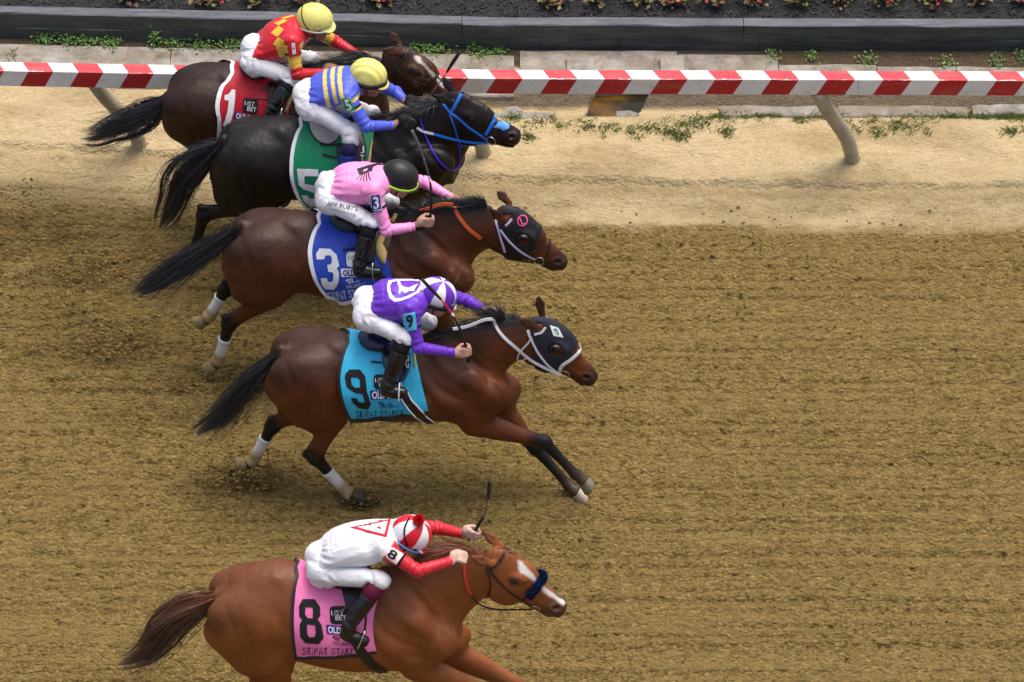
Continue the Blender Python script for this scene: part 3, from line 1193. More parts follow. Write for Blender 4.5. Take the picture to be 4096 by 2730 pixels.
flow = [(Z6(1150, 0), 0), (Z6(1870, 5), 1), (Z1(960, 2), 1), (Z1(1175, 2), 0), (Z1(1580, 6), 1), (Z5(240, 12), 0), (Z5(440, 2), 0), (Z5(632, 8), 1), (Z5(780, 8), 1), (Z5(965, 10), 1), (Z5(1142, 12), 0),
        (Z5(1350, 5), 0), (Z5(1540, 3), 0), (Z5(1732, 5), 1), (Z5(1948, 6), 1), (Z5(2165, 1), 0), (Z5(2345, 8), 0)]
flow.sort(key=lambda q: q[0][0])
for i, (s, red) in enumerate(flow):
    p = at_z(s, 0.27) + np.array([0, 0.045, 0])
    r = np.random.RandomState(300 + i)
    area = lambda r, p=p: (p[0] + r.normal() * 0.055, p[1] + r.normal() * 0.06, 0.26 + abs(r.normal()) * 0.05)
    fl = empty('bedding_plant')
    V, F, T = leaves(85, area, r, 0.055, 0.7, (-0.1, 0.9), None)
    new_obj('leaves', plant_mesh('begonia_leaves', V, F, T), MAT_BRONZE, fl)['kind'] = 'stuff'
    area2 = lambda r, p=p: (p[0] + r.normal() * 0.045, p[1] - 0.03 + r.normal() * 0.05, 0.30 + abs(r.normal()) * 0.04)
    V, F, T = leaves(34 if red else 10, area2, r, 0.036, 0.9, (0.0, 1.2), None)
    new_obj('flowers', plant_mesh('begonia_petals', V, F, T), MAT_PETAL, fl)['kind'] = 'stuff'
    tag(fl, 'bronze-leaved bedding plant with red flowers, %s from the left in the mulch' % ORD[i], 'plant', 'red bedding plants in the mulch bed')

# ---- grass along the gutter lip (uncountable)
GV, GF, GT = [], [], []
gr = np.random.RandomState(55)
tufts = []
for (zx, zy, n, sp) in [(140, 560, 14, 60), (260, 565, 16, 60), (370, 580, 12, 40), (500, 575, 10, 40), (610, 600, 12, 30), (700, 575, 14, 50), (790, 590, 20, 50), (880, 560, 26, 60), (960, 545, 30, 60), (1010, 600, 14, 20),
                        (1050, 530, 18, 40), (800, 612, 10, 25), (1150, 525, 10, 40), (1210, 520, 12, 40), (1340, 545, 16, 40), (1440, 535, 16, 50), (1530, 540, 14, 40), (1650, 570, 18, 50), (1740, 560, 26, 70), (1830, 560, 22, 60),
                        (1870, 580, 14, 30), (1930, 525, 26, 60), (2030, 520, 26, 70), (2150, 525, 26, 60), (2240, 530, 26, 50), (2330, 545, 26, 50), (2300, 590, 10, 30), (60, 540, 14, 30), (110, 620, 8, 20), (1690, 605, 6, 25),
                        (-920, 250, 5, 30), (-2200, 260, 8, 40), (2450, 540, 40, 80), (2600, 540, 40, 80), (2800, 545, 50, 120)]:
    for _ in range(n):
        tufts.append(Z5(zx + gr.normal() * sp, zy + gr.normal() * 13))
def gz(x, y):
    return GH[np.clip(np.searchsorted(gx, x), 1, nx_ - 1), np.clip(np.searchsorted(gy, y), 1, ny_ - 1)]


for s in tufts:
    p = at_z(s, 0.01)
    p = at_z(s, float(gz(p[0], p[1])) + 0.002)
    for _ in range(gr.randint(5, 14)):
        a = gr.uniform(0, 6.28)
        L = gr.uniform(0.02, 0.075)
        lean = gr.uniform(0.3, 1.1)
        d = np.array([math.cos(a) * lean, math.sin(a) * lean, 1.0])
        d /= np.linalg.norm(d)
        c = p + np.array([gr.normal() * 0.022, gr.normal() * 0.02, 0.0])
        sdir = np.cross(d, [math.sin(a), -math.cos(a), 0.3])
        sdir /= np.linalg.norm(sdir) + 1e-6
        w = gr.uniform(0.0025, 0.006)
        o = len(GV)
        e = c + d * L + np.array([math.cos(a), math.sin(a), -0.5]) * L * 0.25
        m = c + d * L * 0.55
        GV += [c - sdir * w, c + sdir * w, m + sdir * w * .8, e, m - sdir * w * .8]
        GF += [(o, o + 1, o + 2), (o, o + 2, o + 4), (o + 4, o + 2, o + 3)]
        GT += [gr.rand()] * 5
grass = new_obj('grass', plant_mesh('grass', GV, GF, GT), MAT_GRASS)
tag(grass, 'sparse green grass tufts along the sandy gutter edge', 'grass', kind='stuff')

# ---- striped running rail on gooseneck posts
RB = 0.95
RH, RW = 0.142, 0.118
t = NT('rail_stripes')
uv = t.n('ShaderNodeUVMap')
sp = t.n('ShaderNodeSeparateXYZ')
t.l(uv.outputs[0], sp.inputs[0])
v = t.coord()
fr = t.math('FRACT', sp.outputs[0])
wob = t.math('MULTIPLY', t.math('SUBTRACT', t.noise(v, 40, 3), 0.5), 0.02)
redm = t.math('GREATER_THAN', t.math('ADD', fr, wob), 0.5)
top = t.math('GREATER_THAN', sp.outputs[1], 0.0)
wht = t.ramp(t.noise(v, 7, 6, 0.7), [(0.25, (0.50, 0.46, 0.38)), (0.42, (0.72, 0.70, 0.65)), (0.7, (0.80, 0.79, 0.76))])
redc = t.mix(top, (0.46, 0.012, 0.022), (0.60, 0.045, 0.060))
redc = t.mix(t.ramp(t.noise(v, 9, 5, 0.7), [(0.3, 0.5), (0.55, 0.0)]), redc, (0.36, 0.02, 0.025))
col = t.mix(redm, wht, redc)
edgew = t.math('LESS_THAN', t.math('ABSOLUTE', t.math('ADD', sp.outputs[1], t.math('MULTIPLY', t.math('SUBTRACT', t.noise(t.coord(scale=(1, 4, 4)), 11, 4, 0.7), 0.5), 0.05))), 0.004)
chipm = t.math('MULTIPLY', edgew, t.ramp(t.noise(v, 5, 2), [(0.46, 0.0), (0.54, 1.0)]))
col = t.mix(chipm, col, (0.78, 0.77, 0.74))
chip2 = t.ramp(t.noise(v, 22, 3, 0.6), [(0.70, 0.0), (0.73, 1.0)])
col = t.mix(chip2, col, (0.55, 0.52, 0.46))
col = t.mix(t.ramp(t.noise(v, 75, 3, 0.7), [(0.62, 0.0), (0.68, 0.7)]), col, (0.30, 0.22, 0.12))
col = t.mix(t.ramp(t.noise(t.coord(scale=(0.6, 3, 3)), 3, 5, 0.7), [(0.50, 0.0), (0.75, 0.30)]), col, (0.35, 0.29, 0.20))
cv_ = t.n('ShaderNodeTexVoronoi', feature='DISTANCE_TO_EDGE')
cv_.inputs['Scale'].default_value = 1.1
t.l(t.noise(v, 1.5, 4, 0.6, out=1), cv_.inputs['Vector']) if False else t.l(v, cv_.inputs['Vector'])
crack = t.math('MULTIPLY', t.math('LESS_THAN', t.math('ADD', cv_.outputs[0], t.math('MULTIPLY', t.noise(v, 14, 3), 0.03)), 0.0165), t.math('SUBTRACT', 1.0, redm))
col = t.mix(t.math('MULTIPLY', crack, 0.35), col, (0.20, 0.18, 0.15))
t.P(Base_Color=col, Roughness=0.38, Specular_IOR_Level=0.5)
MAT_RAIL = t.m
rail = empty('running_rail')
tag(rail, 'red and white striped track rail on curved pale posts', 'rail')


def phase(x):
    xs_ = np.linspace(-14, 14, 400)
    per = np.interp(xs_, [-4, 0, 4], [0.372, 0.412, 0.432])
    ph = np.concatenate([[0], np.cumsum((xs_[1] - xs_[0]) / per[:-1])])
    return np.interp(x, xs_, ph)


def x_at_rail(s):
    p = at_z(s, RB + RH)
    return p[0]


PH0 = phase(x_at_rail(Z5(713 - 118, 355)))
# joints of the rail sections
rj = [-12.0, -8.4, -4.9, -1.15, 2.62, 6.3, 10.0]
for a, b in zip(rj[:-1], rj[1:]):
    n = max(4, int((b - a) / 0.3))
    prof = [(0, 0), (0, RH - .006), (0.002, RH - .002), (0.006, RH), (RW - .006, RH), (RW, RH - .006), (RW, 0)]
    V, F, UVv = [], [], []
    for i in range(n + 1):
        x = a + 0.001 + (b - a - 0.002) * i / n
        y = rail_y(x)
        for (dy, dz) in prof:
            V.append((x, y + dy, RB + dz))
            if dz >= RH - 0.003 and dy > 0.001:
                vv = dy
            else:
                vv = -(RH - dz) - 0.0005
            if dy >= RW:
                vv = -(RH - dz) - 0.0005
            sh = -0.50 * vv if vv > 0 else 0.53 * vv
            UVv.append((float(phase(x - sh) - PH0) + 100.0 - 0.0, vv))
    m = len(prof)
    for i in range(n):
        for j in range(m):
            k = (j + 1) % m
            F.append((i * m + j, (i + 1) * m + j, (i + 1) * m + k, i * m + k))
    F.append(tuple(range(m))[::-1])
    F.append(tuple(n * m + j for j in range(m)))
    me = mesh_py('rail_beam', V, F)
    ul = me.uv_layers.new(name='UVMap')
    li = np.zeros(len(me.loops), np.int32)
    me.loops.foreach_get('vertex_index', li)
    ul.data.foreach_set('uv', np.array(UVv, np.float32)[li].ravel())
    new_obj('beam', me, MAT_RAIL, rail)

mat_post = simple('rail_post', (0.36, 0.325, 0.24), 0.55, 0.35, vary=0.22, nscale=9, bump=0.25, bdist=0.003)
pp = [(1420, 418, 3.43), (1443, 460, 3.45), (1472, 510, 3.49), (1512, 565, 3.55), (1545, 615, 3.61), (1566, 665, 3.66), (1577, 715, 3.685), (1582, 762, 3.69)]
ppath = np.array([at_y(Z5(a, b), c) for a, b, c in pp])
pbase = np.array([ppath[-1][0], 3.69, 0.0])
rel = ppath - pbase
rel = cr(rel, 18)
rel[-1][2] = -0.06
first = None
for k, (bx, by) in enumerate([(-8.3, 4.06), (-5.55, 3.99), (-2.882, 3.869), (-0.208, 3.758), (2.642, 3.687), (5.4, 3.70), (8.1, 3.72)]):
    if first is None:
        Vp, Fp = tube(rel, 0.058, 16)
        pme = mesh_py('rail_post', Vp, Fp, True)
        fme = []
        for q in range(4):
            a = math.pi / 2 * q + 0.35
            c_, s_ = math.cos(a), math.sin(a)
            r0, r1 = 0.05, 0.115
            tx, ty = -s_ * 0.006, c_ * 0.006
            Vf = []
            for sg in (-1, 1):
                Vf += [(c_ * r0 + tx * sg, s_ * r0 + ty * sg, -0.02), (c_ * r1 + tx * sg, s_ * r1 + ty * sg, -0.02), (c_ * r1 + tx * sg, s_ * r1 + ty * sg, 0.0), (c_ * r0 + tx * sg, s_ * r0 + ty * sg, 0.085)]
            fme.append(mesh_py('base_fin', Vf, [(0, 1, 2, 3), (7, 6, 5, 4), (1, 5, 6, 2), (2, 6, 7, 3)]))
            fme[-1].materials.append(mat_post)
        first = True
        pme.materials.append(mat_post)
    po = new_obj('post', pme, None, rail)
    po.location = (bx, by, 0.02)
    for fm in fme:
        new_obj('base_fin', fm, None, po)
# ================================================================== horses
def project(P):
    P = np.asarray(P, float)
    q = P - CAM
    d = q @ FWD
    return np.stack([2048 + PXF * (q @ RIGHT) / d, 1365 - PXF * (q @ UP) / d], -1)


def inside_px(P, poly):
    s = project(P)
    return inside_poly(s[:, 0], s[:, 1], poly)


def vert_normals(V, Q):
    fn = np.cross(V[Q[:, 2]] - V[Q[:, 0]], V[Q[:, 3]] - V[Q[:, 1]]) if Q.shape[1] == 4 else np.cross(V[Q[:, 1]] - V[Q[:, 0]], V[Q[:, 2]] - V[Q[:, 0]])
    N = np.zeros_like(V)
    for c in range(Q.shape[1]):
        for a in range(3):
            N[:, a] += np.bincount(Q[:, c], fn[:, a], len(V))
    return N / np.maximum(np.linalg.norm(N, axis=1), 1e-12)[:, None]


def seg_dist(V, pts):
    """distance of V to polyline and arc parameter in points"""
    bd = np.full(len(V), 1e9)
    bt = np.zeros(len(V))
    for i in range(len(pts) - 1):
        a, b = np.asarray(pts[i]), np.asarray(pts[i + 1])
        ba = b - a
        t = np.clip(((V - a) @ ba) / (ba @ ba + 1e-12), 0, 1)
        d = np.linalg.norm(V - a - t[:, None] * ba, axis=1)
        m = d < bd
        bd[m] = d[m]
        bt[m] = i + t[m]
    return bd, bt


def sstep(x, a, b):
    t = np.clip((x - a) / (b - a), 0, 1)
    return t * t * (3 - 2 * t)


def coat_mat(name, body, dark, points, gloss=0.42):
    """horse coat: attribute 'coat' R = dark points, G = darker soft skin and painted topline shade, B = white marking, A unused; 'dust' in second attribute"""
    t = NT(name)
    v = t.coord()
    sp = t.n('ShaderNodeSeparateColor')
    t.l(t.attr('coat'), sp.inputs[0])
    body = np.asarray(body)
    n1 = t.noise(v, 5, 5, 0.6)
    c = t.ramp(n1, [(0.3, body * 0.80), (0.7, body * 1.18)])
    hair = t.noise(t.coord(scale=(1, 3, 3)), 130, 3, 0.7)
    c = t.mix(t.ramp(hair, [(0.35, 0.0), (0.75, 0.30)]), c, body * 1.5)
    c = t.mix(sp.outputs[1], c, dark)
    c = t.mix(sp.outputs[0], c, points)
    c = t.mix(sp.outputs[2], c, (0.70, 0.66, 0.60))
    s2 = t.n('ShaderNodeSeparateColor')
    t.l(t.attr('dust'), s2.inputs[0])
    spl = t.ramp(t.noise(v, 34, 4, 0.75), [(0.50, 0.0), (0.66, 1.0)])
    c = t.mix(t.math('MULTIPLY', s2.outputs[0], spl), c, (0.30, 0.215, 0.10))
    c = t.mix(s2.outputs[1], c, (0.24, 0.165, 0.085))
    rg = t.math('ADD', gloss + 0.06, t.math('MULTIPLY', s2.outputs[0], 0.3))
    t.P(Base_Color=c, Roughness=rg, Specular_IOR_Level=0.30)
    t.P(Sheen_Weight=0.0, Sheen_Roughness=0.4)
    hh = t.math('ADD', t.math('MULTIPLY', n1, 1.0), t.math('MULTIPLY', t.noise(v, 17, 3), 0.35))
    hh = t.math('ADD', hh, t.math('MULTIPLY', hair, 0.05))
    hh = t.math('ADD', hh, t.math('MULTIPLY', t.ridge(t.coord(scale=(1, 1.6, 1.0), rot=(0, 0.7, 0)), 5.5, 2, 0.9), 0.22))
    hh = t.math('ADD', hh, t.math('MULTIPLY', t.ridge(t.coord(scale=(1, 1.4, 1.0), rot=(0, -0.5, 0.3)), 13, 2, 0.8), 0.07))
    t.bump(hh, 0.34, 0.03)
    return t.m


def hair_mesh(name, S, rad):
    """S (n,m,3) strands, rad (n,m): flat tapering hairs, each turned its own way"""
    n, m, _ = S.shape
    T = np.gradient(S, axis=1)
    T /= np.maximum(np.linalg.norm(T, axis=2), 1e-9)[..., None]
    ref = np.random.RandomState(n).normal(size=(n, 1, 3)) * 0.5 + np.array([0.1, 0.8, -0.5])
    A = np.cross(T, ref)
    A /= np.maximum(np.linalg.norm(A, axis=2), 1e-9)[..., None]
    V = np.stack([S - rad[..., None] * A, S + rad[..., None] * A], 2).reshape(-1, 3)
    i = np.arange(n * m * 2).reshape(n, m, 2)
    Q = np.stack([i[:, :-1, 0], i[:, :-1, 1], i[:, 1:, 1], i[:, 1:, 0]], -1).reshape(-1, 4)
    return mesh_np(name, V, Q)


def hair_mat(name, c0, c1, rough=0.42):
    t = NT(name)
    v = t.coord(scale=(1, 1, 1))
    t.P(Base_Color=t.ramp(t.noise(v, 25, 3), [(0.3, c0), (0.7, c1)]), Roughness=rough, Specular_IOR_Level=0.45)
    return t.m


MAT_EYE = simple('horse_eye', (0.012, 0.007, 0.005), 0.08, 0.6, vary=0.1, bump=0)
MAT_NOSTRIL = simple('nostril_skin', (0.02, 0.013, 0.012), 0.6, 0.3)


def hoof_mesh(cor, toe, r=0.045, lat=np.array([0, 1.0, 0])):
    """truncated hoof from coronet to sole; toe = point at the middle of the sole"""
    d = toe - cor
    L = np.linalg.norm(d)
    d = d / L
    fwd = np.cross(lat, d)
    fwd /= np.linalg.norm(fwd)
    V, F = [], []
    prof = [(0.0, 0.90), (0.10, 0.98), (0.45, 1.10), (0.88, 1.26), (1.0, 1.27), (1.02, 1.05), (0.97, 0.9)]
    n = 18
    for (h, s) in prof:
        for j in range(n):
            a = 2 * math.pi * j / n
            fx = math.cos(a)
            fl = 1.0 + 0.18 * max(fx, 0) - 0.12 * max(-fx, 0)
            V.append(cor + d * L * h * (1 - 0.16 * max(-fx, 0)) + fwd * (r * s * fx * fl + 0.012 * h) + lat * r * s * math.sin(a) * 0.92)
    for i in range(len(prof) - 1):
        for j in range(n):
            k = (j + 1) % n
            F.append((i * n + j, i * n + k, (i + 1) * n + k, (i + 1) * n + j))
    F.append(tuple(range(n))[::-1])
    F.append(tuple((len(prof) - 1) * n + j for j in range(n)))
    return mesh_py('hoof', V, F, True)


MAT_WRAP = None


def wrap_mat():
    global MAT_WRAP
    if MAT_WRAP:
        return MAT_WRAP
    t = NT('leg_bandage')
    v = t.coord()
    sp = t.n('ShaderNodeSeparateColor')
    t.l(t.attr('tint'), sp.inputs[0])
    n = t.noise(v, 16, 4, 0.7)
    dirtm = t.math('MULTIPLY', sp.outputs[0], t.ramp(n, [(0.25, 0.6), (0.5, 1.0)]))
    c = t.mix(dirtm, (0.66, 0.64, 0.60), (0.30, 0.205, 0.085))
    t.P(Base_Color=c, Roughness=0.8, Specular_IOR_Level=0.2)
    t.bump(t.noise(t.coord(scale=(1, 1, 5)), 18, 3), 0.4, 0.006)
    MAT_WRAP = t.m
    return t.m


def bandage(path, rad, parent, dirty=0.5):
    P = cr(path, 22)
    r = cr(np.array(rad)[:, None], 22)[:, 0]
    r = r + 0.0022 * ((np.arange(22) % 4) < 2)
    V, F = tube(P, r, 16, True, up=np.array([0, 1.0, 0]))
    me = mesh_py('bandage', V, F, True)
    al = np.concatenate([[0], np.cumsum(np.linalg.norm(np.diff(P, axis=0), axis=1))])
    s = np.repeat(al / al[-1], 16)
    tt = np.clip((s - (1 - dirty)) * 3.6 + 0.12, 0.08, 1).astype(np.float32)
    set_col(me, 'tint', np.stack([tt, tt, tt], 1))
    return new_obj('bandage', me, wrap_mat(), parent)


class Horse:
    pass


def build_horse(sp):
    """sp: traced measurements of one horse"""
    y0 = sp['y0']
    H = Horse()
    H.sp = sp
    H.y0 = y0
    body_pl = Plane((0, y0, 0))
    H.plane = body_pl
    H.torso = T = Loft(body_pl, [(sp['tz'](x, a), sp['tz'](x, b), w, tp) for x, a, b, w, tp in sp['torso']], 60, caps=(0.55, 0.8))
    H.neck = Nk = Loft(body_pl, [(sp['nz'](*a), sp['nz'](*b), w, tp) for a, b, w, tp in sp['neck']], 40, caps=(0.6, 0.4))
    pivot = Nk.c[-1]
    hp = Plane(pivot, math.radians(sp.get('yaw', 6)))
    H.hplane = hp
    H.head = Hd = Loft(hp, [(sp['hz'](*a), sp['hz'](*b), w, tp) for a, b, w, tp in sp['head']], 40, caps=(0.7, 0.75))
    # legs -------------------------------------------------------------
    hipc = T.c[10]
    chest = T.c[50]
    legs = {}
    for nm, sg in (('nh', -1), ('fh', 1), ('nf', -1), ('ff', 1)):
        data = sp['legs'][nm]
        offs = [0.12, 0.15, 0.11, 0.09, 0.09, 0.09] if nm[1] == 'h' else [0.17, 0.14, 0.11, 0.09, 0.09, 0.09]
        offs = sp.get('offs', {}).get(nm, offs)
        ref = hipc if nm[1] == 'h' else chest
        pts = []
        for i, p in enumerate(data):
            if len(p) == 3 and p[2] == 'rel':
                pts.append(np.array([ref[0] + p[0], y0 + sg * offs[i], ref[2] + p[1]]))
            else:
                zf = p[2] if len(p) > 2 else sp['lz']
                pts.append(at_y(zf(p[0], p[1]), y0 + sg * offs[i]))
        legs[nm] = pts
    H.legs = legs
    allp = np.concatenate([T.c, Nk.c, Hd.c] + [np.array(l) for l in legs.values()])
    lo = allp.min(0) - np.array([0.50, 0.30, 0.12])
    hi = allp.max(0) + np.array([0.25, 0.30, 0.40])
    lo[1], hi[1] = min(y0 - 0.46, allp[:, 1].min() - .15), y0 + 0.42
    lo[2] = max(lo[2], -0.02)
    f = Field(lo, hi, sp.get('vox', 0.0116))
    Yax = np.array([0, 1.0, 0])
    f.loft(T, 0.01)
    f.loft(Nk, 0.09)
    for sg in (-1, 1):
        lh = legs['nh' if sg < 0 else 'fh']
        lf = legs['nf' if sg < 0 else 'ff']
        hip, stf, hock, fet, cor, toe = lh
        yv = lambda p, d: np.array([p[0], y0 + sg * d, p[2]])
        # croup, haunch and thigh
        gl = T.c[11] + np.array([0.0, sg * 0.13, 0.10])
        f.ell(gl, (0.27, 0.14, 0.19), 0.07)
        isch = T.c[2] + np.array([0.02, sg * 0.11, -0.02])
        gtop = stf + (hock - stf) * 0.30
        gback = gtop + np.array([-0.045, 0, 0.0])
        f.chain([yv(T.c[9], .14), yv((T.c[9] + stf * 2) / 3, .17), stf], [0.20, 0.17, 0.115], 0.06, 0.62, Yax)
        f.chain([isch, yv(isch * 0.45 + gback * 0.55, 0.15), gback], [0.13, 0.12, 0.06], 0.05, 0.72, Yax)
        f.ell(yv(stf * 0.6 + T.c[16] * 0.4, 0.17), (0.13, 0.07, 0.14), 0.05)
        f.chain([stf, gtop, stf * 0.35 + hock * 0.65, hock], [0.105, 0.088, 0.056, 0.048], 0.035, 0.74, Yax)
        # hock with its point, tendon
        gd = (stf - hock) / np.linalg.norm(stf - hock)
        cd = (fet - hock) / np.linalg.norm(fet - hock)
        back = -(gd + cd)
        back = back / max(np.linalg.norm(back), 0.2)
        if back[0] > 0.3:
            back = np.array([-0.7, 0, 0.5])
        cal = hock + back * 0.045 - cd * 0.055
        f.ell(hock, (0.058, 0.047, 0.062), 0.02)
        f.chain([hock + cd * 0.03, cal], [0.032, 0.026], 0.02)
        f.chain([cal, gback + (hock - gback) * 0.25], [0.018, 0.030], 0.02)
        f.chain([hock, hock * 0.5 + fet * 0.5, fet], [0.048, 0.037, 0.038], 0.018, 0.85, Yax)
        f.ell(fet, (0.047, 0.041, 0.047), 0.014)
        f.chain([fet, cor], [0.038, 0.042], 0.014)
        # shoulder and foreleg
        sh, el, kn, fet, cor, toe = lf
        wt = T.c[42] + np.array([0.0, sg * 0.08, T.a[42] * 0.72])
        f.chain([wt, yv((wt + sh) / 2, 0.165), sh], [0.07, 0.11, 0.115], 0.035, 0.55, Yax)
        f.chain([yv(wt * 0.5 + el * 0.5 + np.array([-0.05, 0, 0]), 0.165), yv(wt * 0.22 + el * 0.78 + np.array([-0.03, 0, 0]), .165), el], [0.125, 0.12, 0.088], 0.035, 0.58, Yax)
        f.ell(sh + np.array([-0.03, -sg * 0.05, -0.02]), (0.115, 0.10, 0.135), 0.04)
        f.chain([sh, el], [0.115, 0.095], 0.04, 0.7, Yax)
        f.chain([el, el * 0.68 + kn * 0.32, el * 0.35 + kn * 0.65, kn], [0.102, 0.088, 0.062, 0.049], 0.03, 0.80, Yax)
        fd = (kn - el) / np.linalg.norm(kn - el)
        f.ell(kn, (0.056, 0.050, 0.058), 0.016)
        f.chain([kn, kn * 0.5 + fet * 0.5, fet], [0.047, 0.035, 0.037], 0.014, 0.88, Yax)
        f.ell(fet, (0.045, 0.040, 0.045), 0.012)
        f.chain([fet, cor], [0.036, 0.042], 0.012)
    # neck base: windpipe groove and withers
    f.ell(T.c[43] + np.array([0, 0, T.a[43] * 0.62]), (0.22, 0.10, 0.15), 0.06)
    # tail dock
    tp = [at_y(sp['tailz'](*p[:2]), y0) for p in sp['tail']]
    H.tail_path = tp
    d0 = np.array(tp)
    f.chain([T.c[3] + np.array([0.02, 0, T.a[3] * 0.75]), d0[0], d0[0] * 0.5 + d0[1] * 0.5, d0[1]], [0.042, 0.036, 0.030, 0.016], 0.06)
    # head ----------------------------------------------------------------
    f.loft(Hd, 0.035)
    lat = hp.l
    c_ = Hd.c
    n_ = Hd.n
    R3 = lambda i: np.column_stack([Hd.t[i], lat, n_[i]])
    for sg in (-1, 1):
        f.ell(c_[13] - n_[13] * Hd.a[13] * 0.36 + lat * sg * 0.055, (0.115, 0.038, 0.115), 0.03, R3(13))     # cheek
        ep_ = hp.at(sp['hz'](*sp['eye']))
        ie = int(np.argmin(np.linalg.norm(c_ - ep_, axis=1)))
        f.ell(c_[ie] + n_[ie] * Hd.a[ie] * 0.50 - Hd.t[ie] * 0.01 + lat * sg * 0.062, (0.062, 0.030, 0.032), 0.03, R3(ie))    # brow
        f.ell(c_[26] + n_[26] * Hd.a[26] * 0.0 + lat * sg * 0.050, (0.11, 0.012, 0.010), 0.03, R3(27))     # facial crest
        f.ell(c_[36] + n_[36] * Hd.a[36] * 0.15 + lat * sg * 0.040, (0.050, 0.026, 0.040), 0.02, R3(36))     # nostril wing
    f.chain([c_[35] - n_[35] * Hd.a[35] * 0.75, c_[37] - n_[37] * Hd.a[37] * .95], [0.030, 0.024], 0.02)      # chin
    f.ell(c_[39] - n_[39] * Hd.a[39] * 0.1, (0.030, 0.048, 0.040), 0.03, R3(39))                               # upper lip
    # ears
    H.ears = []
    for (b, tip, latoff) in sp['ears']:
        pb = hp.at(sp['hz'](*b)) + lat * latoff
        # place on plane shifted laterally so that it still shows where the photo has it
        q = Plane(hp.o + lat * latoff, math.radians(sp.get('yaw', 6)))
        pb = q.at(sp['hz'](*b))
        pt = Plane(hp.o + lat * latoff * (2.1 if latoff < 0 else 1.3), math.radians(sp.get('yaw', 6))).at(sp['hz'](*tip))
        vd = (pb - CAM) / np.linalg.norm(pb - CAM)
        ax = (pt - pb) / np.linalg.norm(pt - pb)
        fx = vd - ax * (vd @ ax)
        fx /= np.linalg.norm(fx)
        L = np.linalg.norm(pt - pb)
        mid = pb + (pt - pb) * 0.45
        inn = pb - ax * 0.03
        f.chain([inn, pb + (pt - pb) * 0.15, mid, pb + (pt - pb) * 0.78, pt], [0.026, 0.028, 0.037, 0.020, 0.003], 0.012, 0.46, fx)
        f.chain([pb + (pt - pb) * 0.22 - fx * 0.022, mid - fx * 0.024, pb + (pt - pb) * 0.8 - fx * 0.018], [0.010, 0.018, 0.010], 0.006, cut=True)
        H.ears.append((pb, pt))
    V, Q = f.mesh(2)
    N = vert_normals(V, Q)
    # muscle relief: strokes laid out on one horse and fitted to the others
    bv0 = bvh_np(V, Q)
    X9 = np.array(HORSES['9']['torso'], float)
    XT = np.array(sp['torso'], float)
    for pts, wdt, dep in STROKES:
        path = []
        for (x, y) in pts:
            u_ = (x - X9[0, 0]) / (X9[-1, 0] - X9[0, 0])
            c9, h9 = np.interp(x, X9[:, 0], (X9[:, 1] + X9[:, 2]) / 2), np.interp(x, X9[:, 0], (X9[:, 2] - X9[:, 1]) / 2)
            x2 = XT[0, 0] + u_ * (XT[-1, 0] - XT[0, 0])
            c2, h2 = np.interp(x2, XT[:, 0], (XT[:, 1] + XT[:, 2]) / 2), np.interp(x2, XT[:, 0], (XT[:, 2] - XT[:, 1]) / 2)
            q_, _n = hit(bv0, sp['tz'](x2, c2 + (y - c9) / h9 * h2))
            if q_ is not None and abs(q_[1] - y0) < 0.45:
                path.append(q_)
        if not path:
            continue
        path = np.array(path)
        for mir in (0, 1):
            pm = path * np.array([1, -1, 1]) + np.array([0, 2 * y0, 0]) if mir else path
            near_ = (np.abs(V - pm.mean(0)) < (np.ptp(pm, 0) / 2 + 3 * wdt)).all(1)
            ii = np.where(near_)[0]
            if len(ii) == 0:
                continue
            if len(pm) == 1:
                d_, tt_ = np.linalg.norm(V[ii] - pm[0], axis=1), np.full(len(ii), .5)
                blend = 1.0
            else:
                d_, tt_ = seg_dist(V[ii], list(pm))
                blend = np.sin(np.clip((tt_ + 0.35) / (len(pm) - 1 + 0.7), 0, 1) * math.pi) ** 0.6
            V[ii] += N[ii] * (dep * blend * np.exp(-(d_ / wdt) ** 2))[:, None]
    N = vert_normals(V, Q)
    H.V, H.Q = V, Q
    # ---- coat marks
    R = np.zeros(len(V))
    G = np.zeros(len(V))
    W = np.zeros(len(V))
    for nm, l in legs.items():
        chainp = l[2:] if nm[1] == 'h' else l[2:]
        up = l[1] * 0.35 + l[2] * 0.65
        d, tt = seg_dist(V, [up] + list(l[2:5]))
        lim = 0.10
        w = np.where(d < lim, sstep(tt, 0.0, 0.75), 0)
        R = np.maximum(R, w * sp.get('legblack', 1.0))
    d, tt = seg_dist(V, list(Hd.c[26:]))
    soft = np.where(d < 0.12, sstep(tt, 2, 11), 0)
    G = np.maximum(G, soft * sp.get('muzzle', 0.9))
    # dock and ear rims
    d, tt = seg_dist(V, [d0[0], d0[1]])
    R = np.maximum(R, np.where(d < 0.075, sstep(tt, 0.03, 0.3), 0) * sp.get('tailblack', 1.0))
    for pb, pt in H.ears:
        d, tt = seg_dist(V, [pb, pt])
        G = np.maximum(G, np.where(d < 0.05, 0.8 * sstep(tt, 0.75, 1.0), 0))
    # dark dorsal strip over neck crest
    for i in range(4, 38):
        top = Nk.c[i] + Nk.n[i] * Nk.a[i]
        dd = np.linalg.norm(V - top, axis=1)
        R = np.maximum(R, sp.get('crest', 0.9) * (1 - sstep(dd, 0.025, 0.075)))
    # dark coat topline over croup, back and neck, with the overcast shading painted in
    rel_ = np.full(len(V), -1.0)
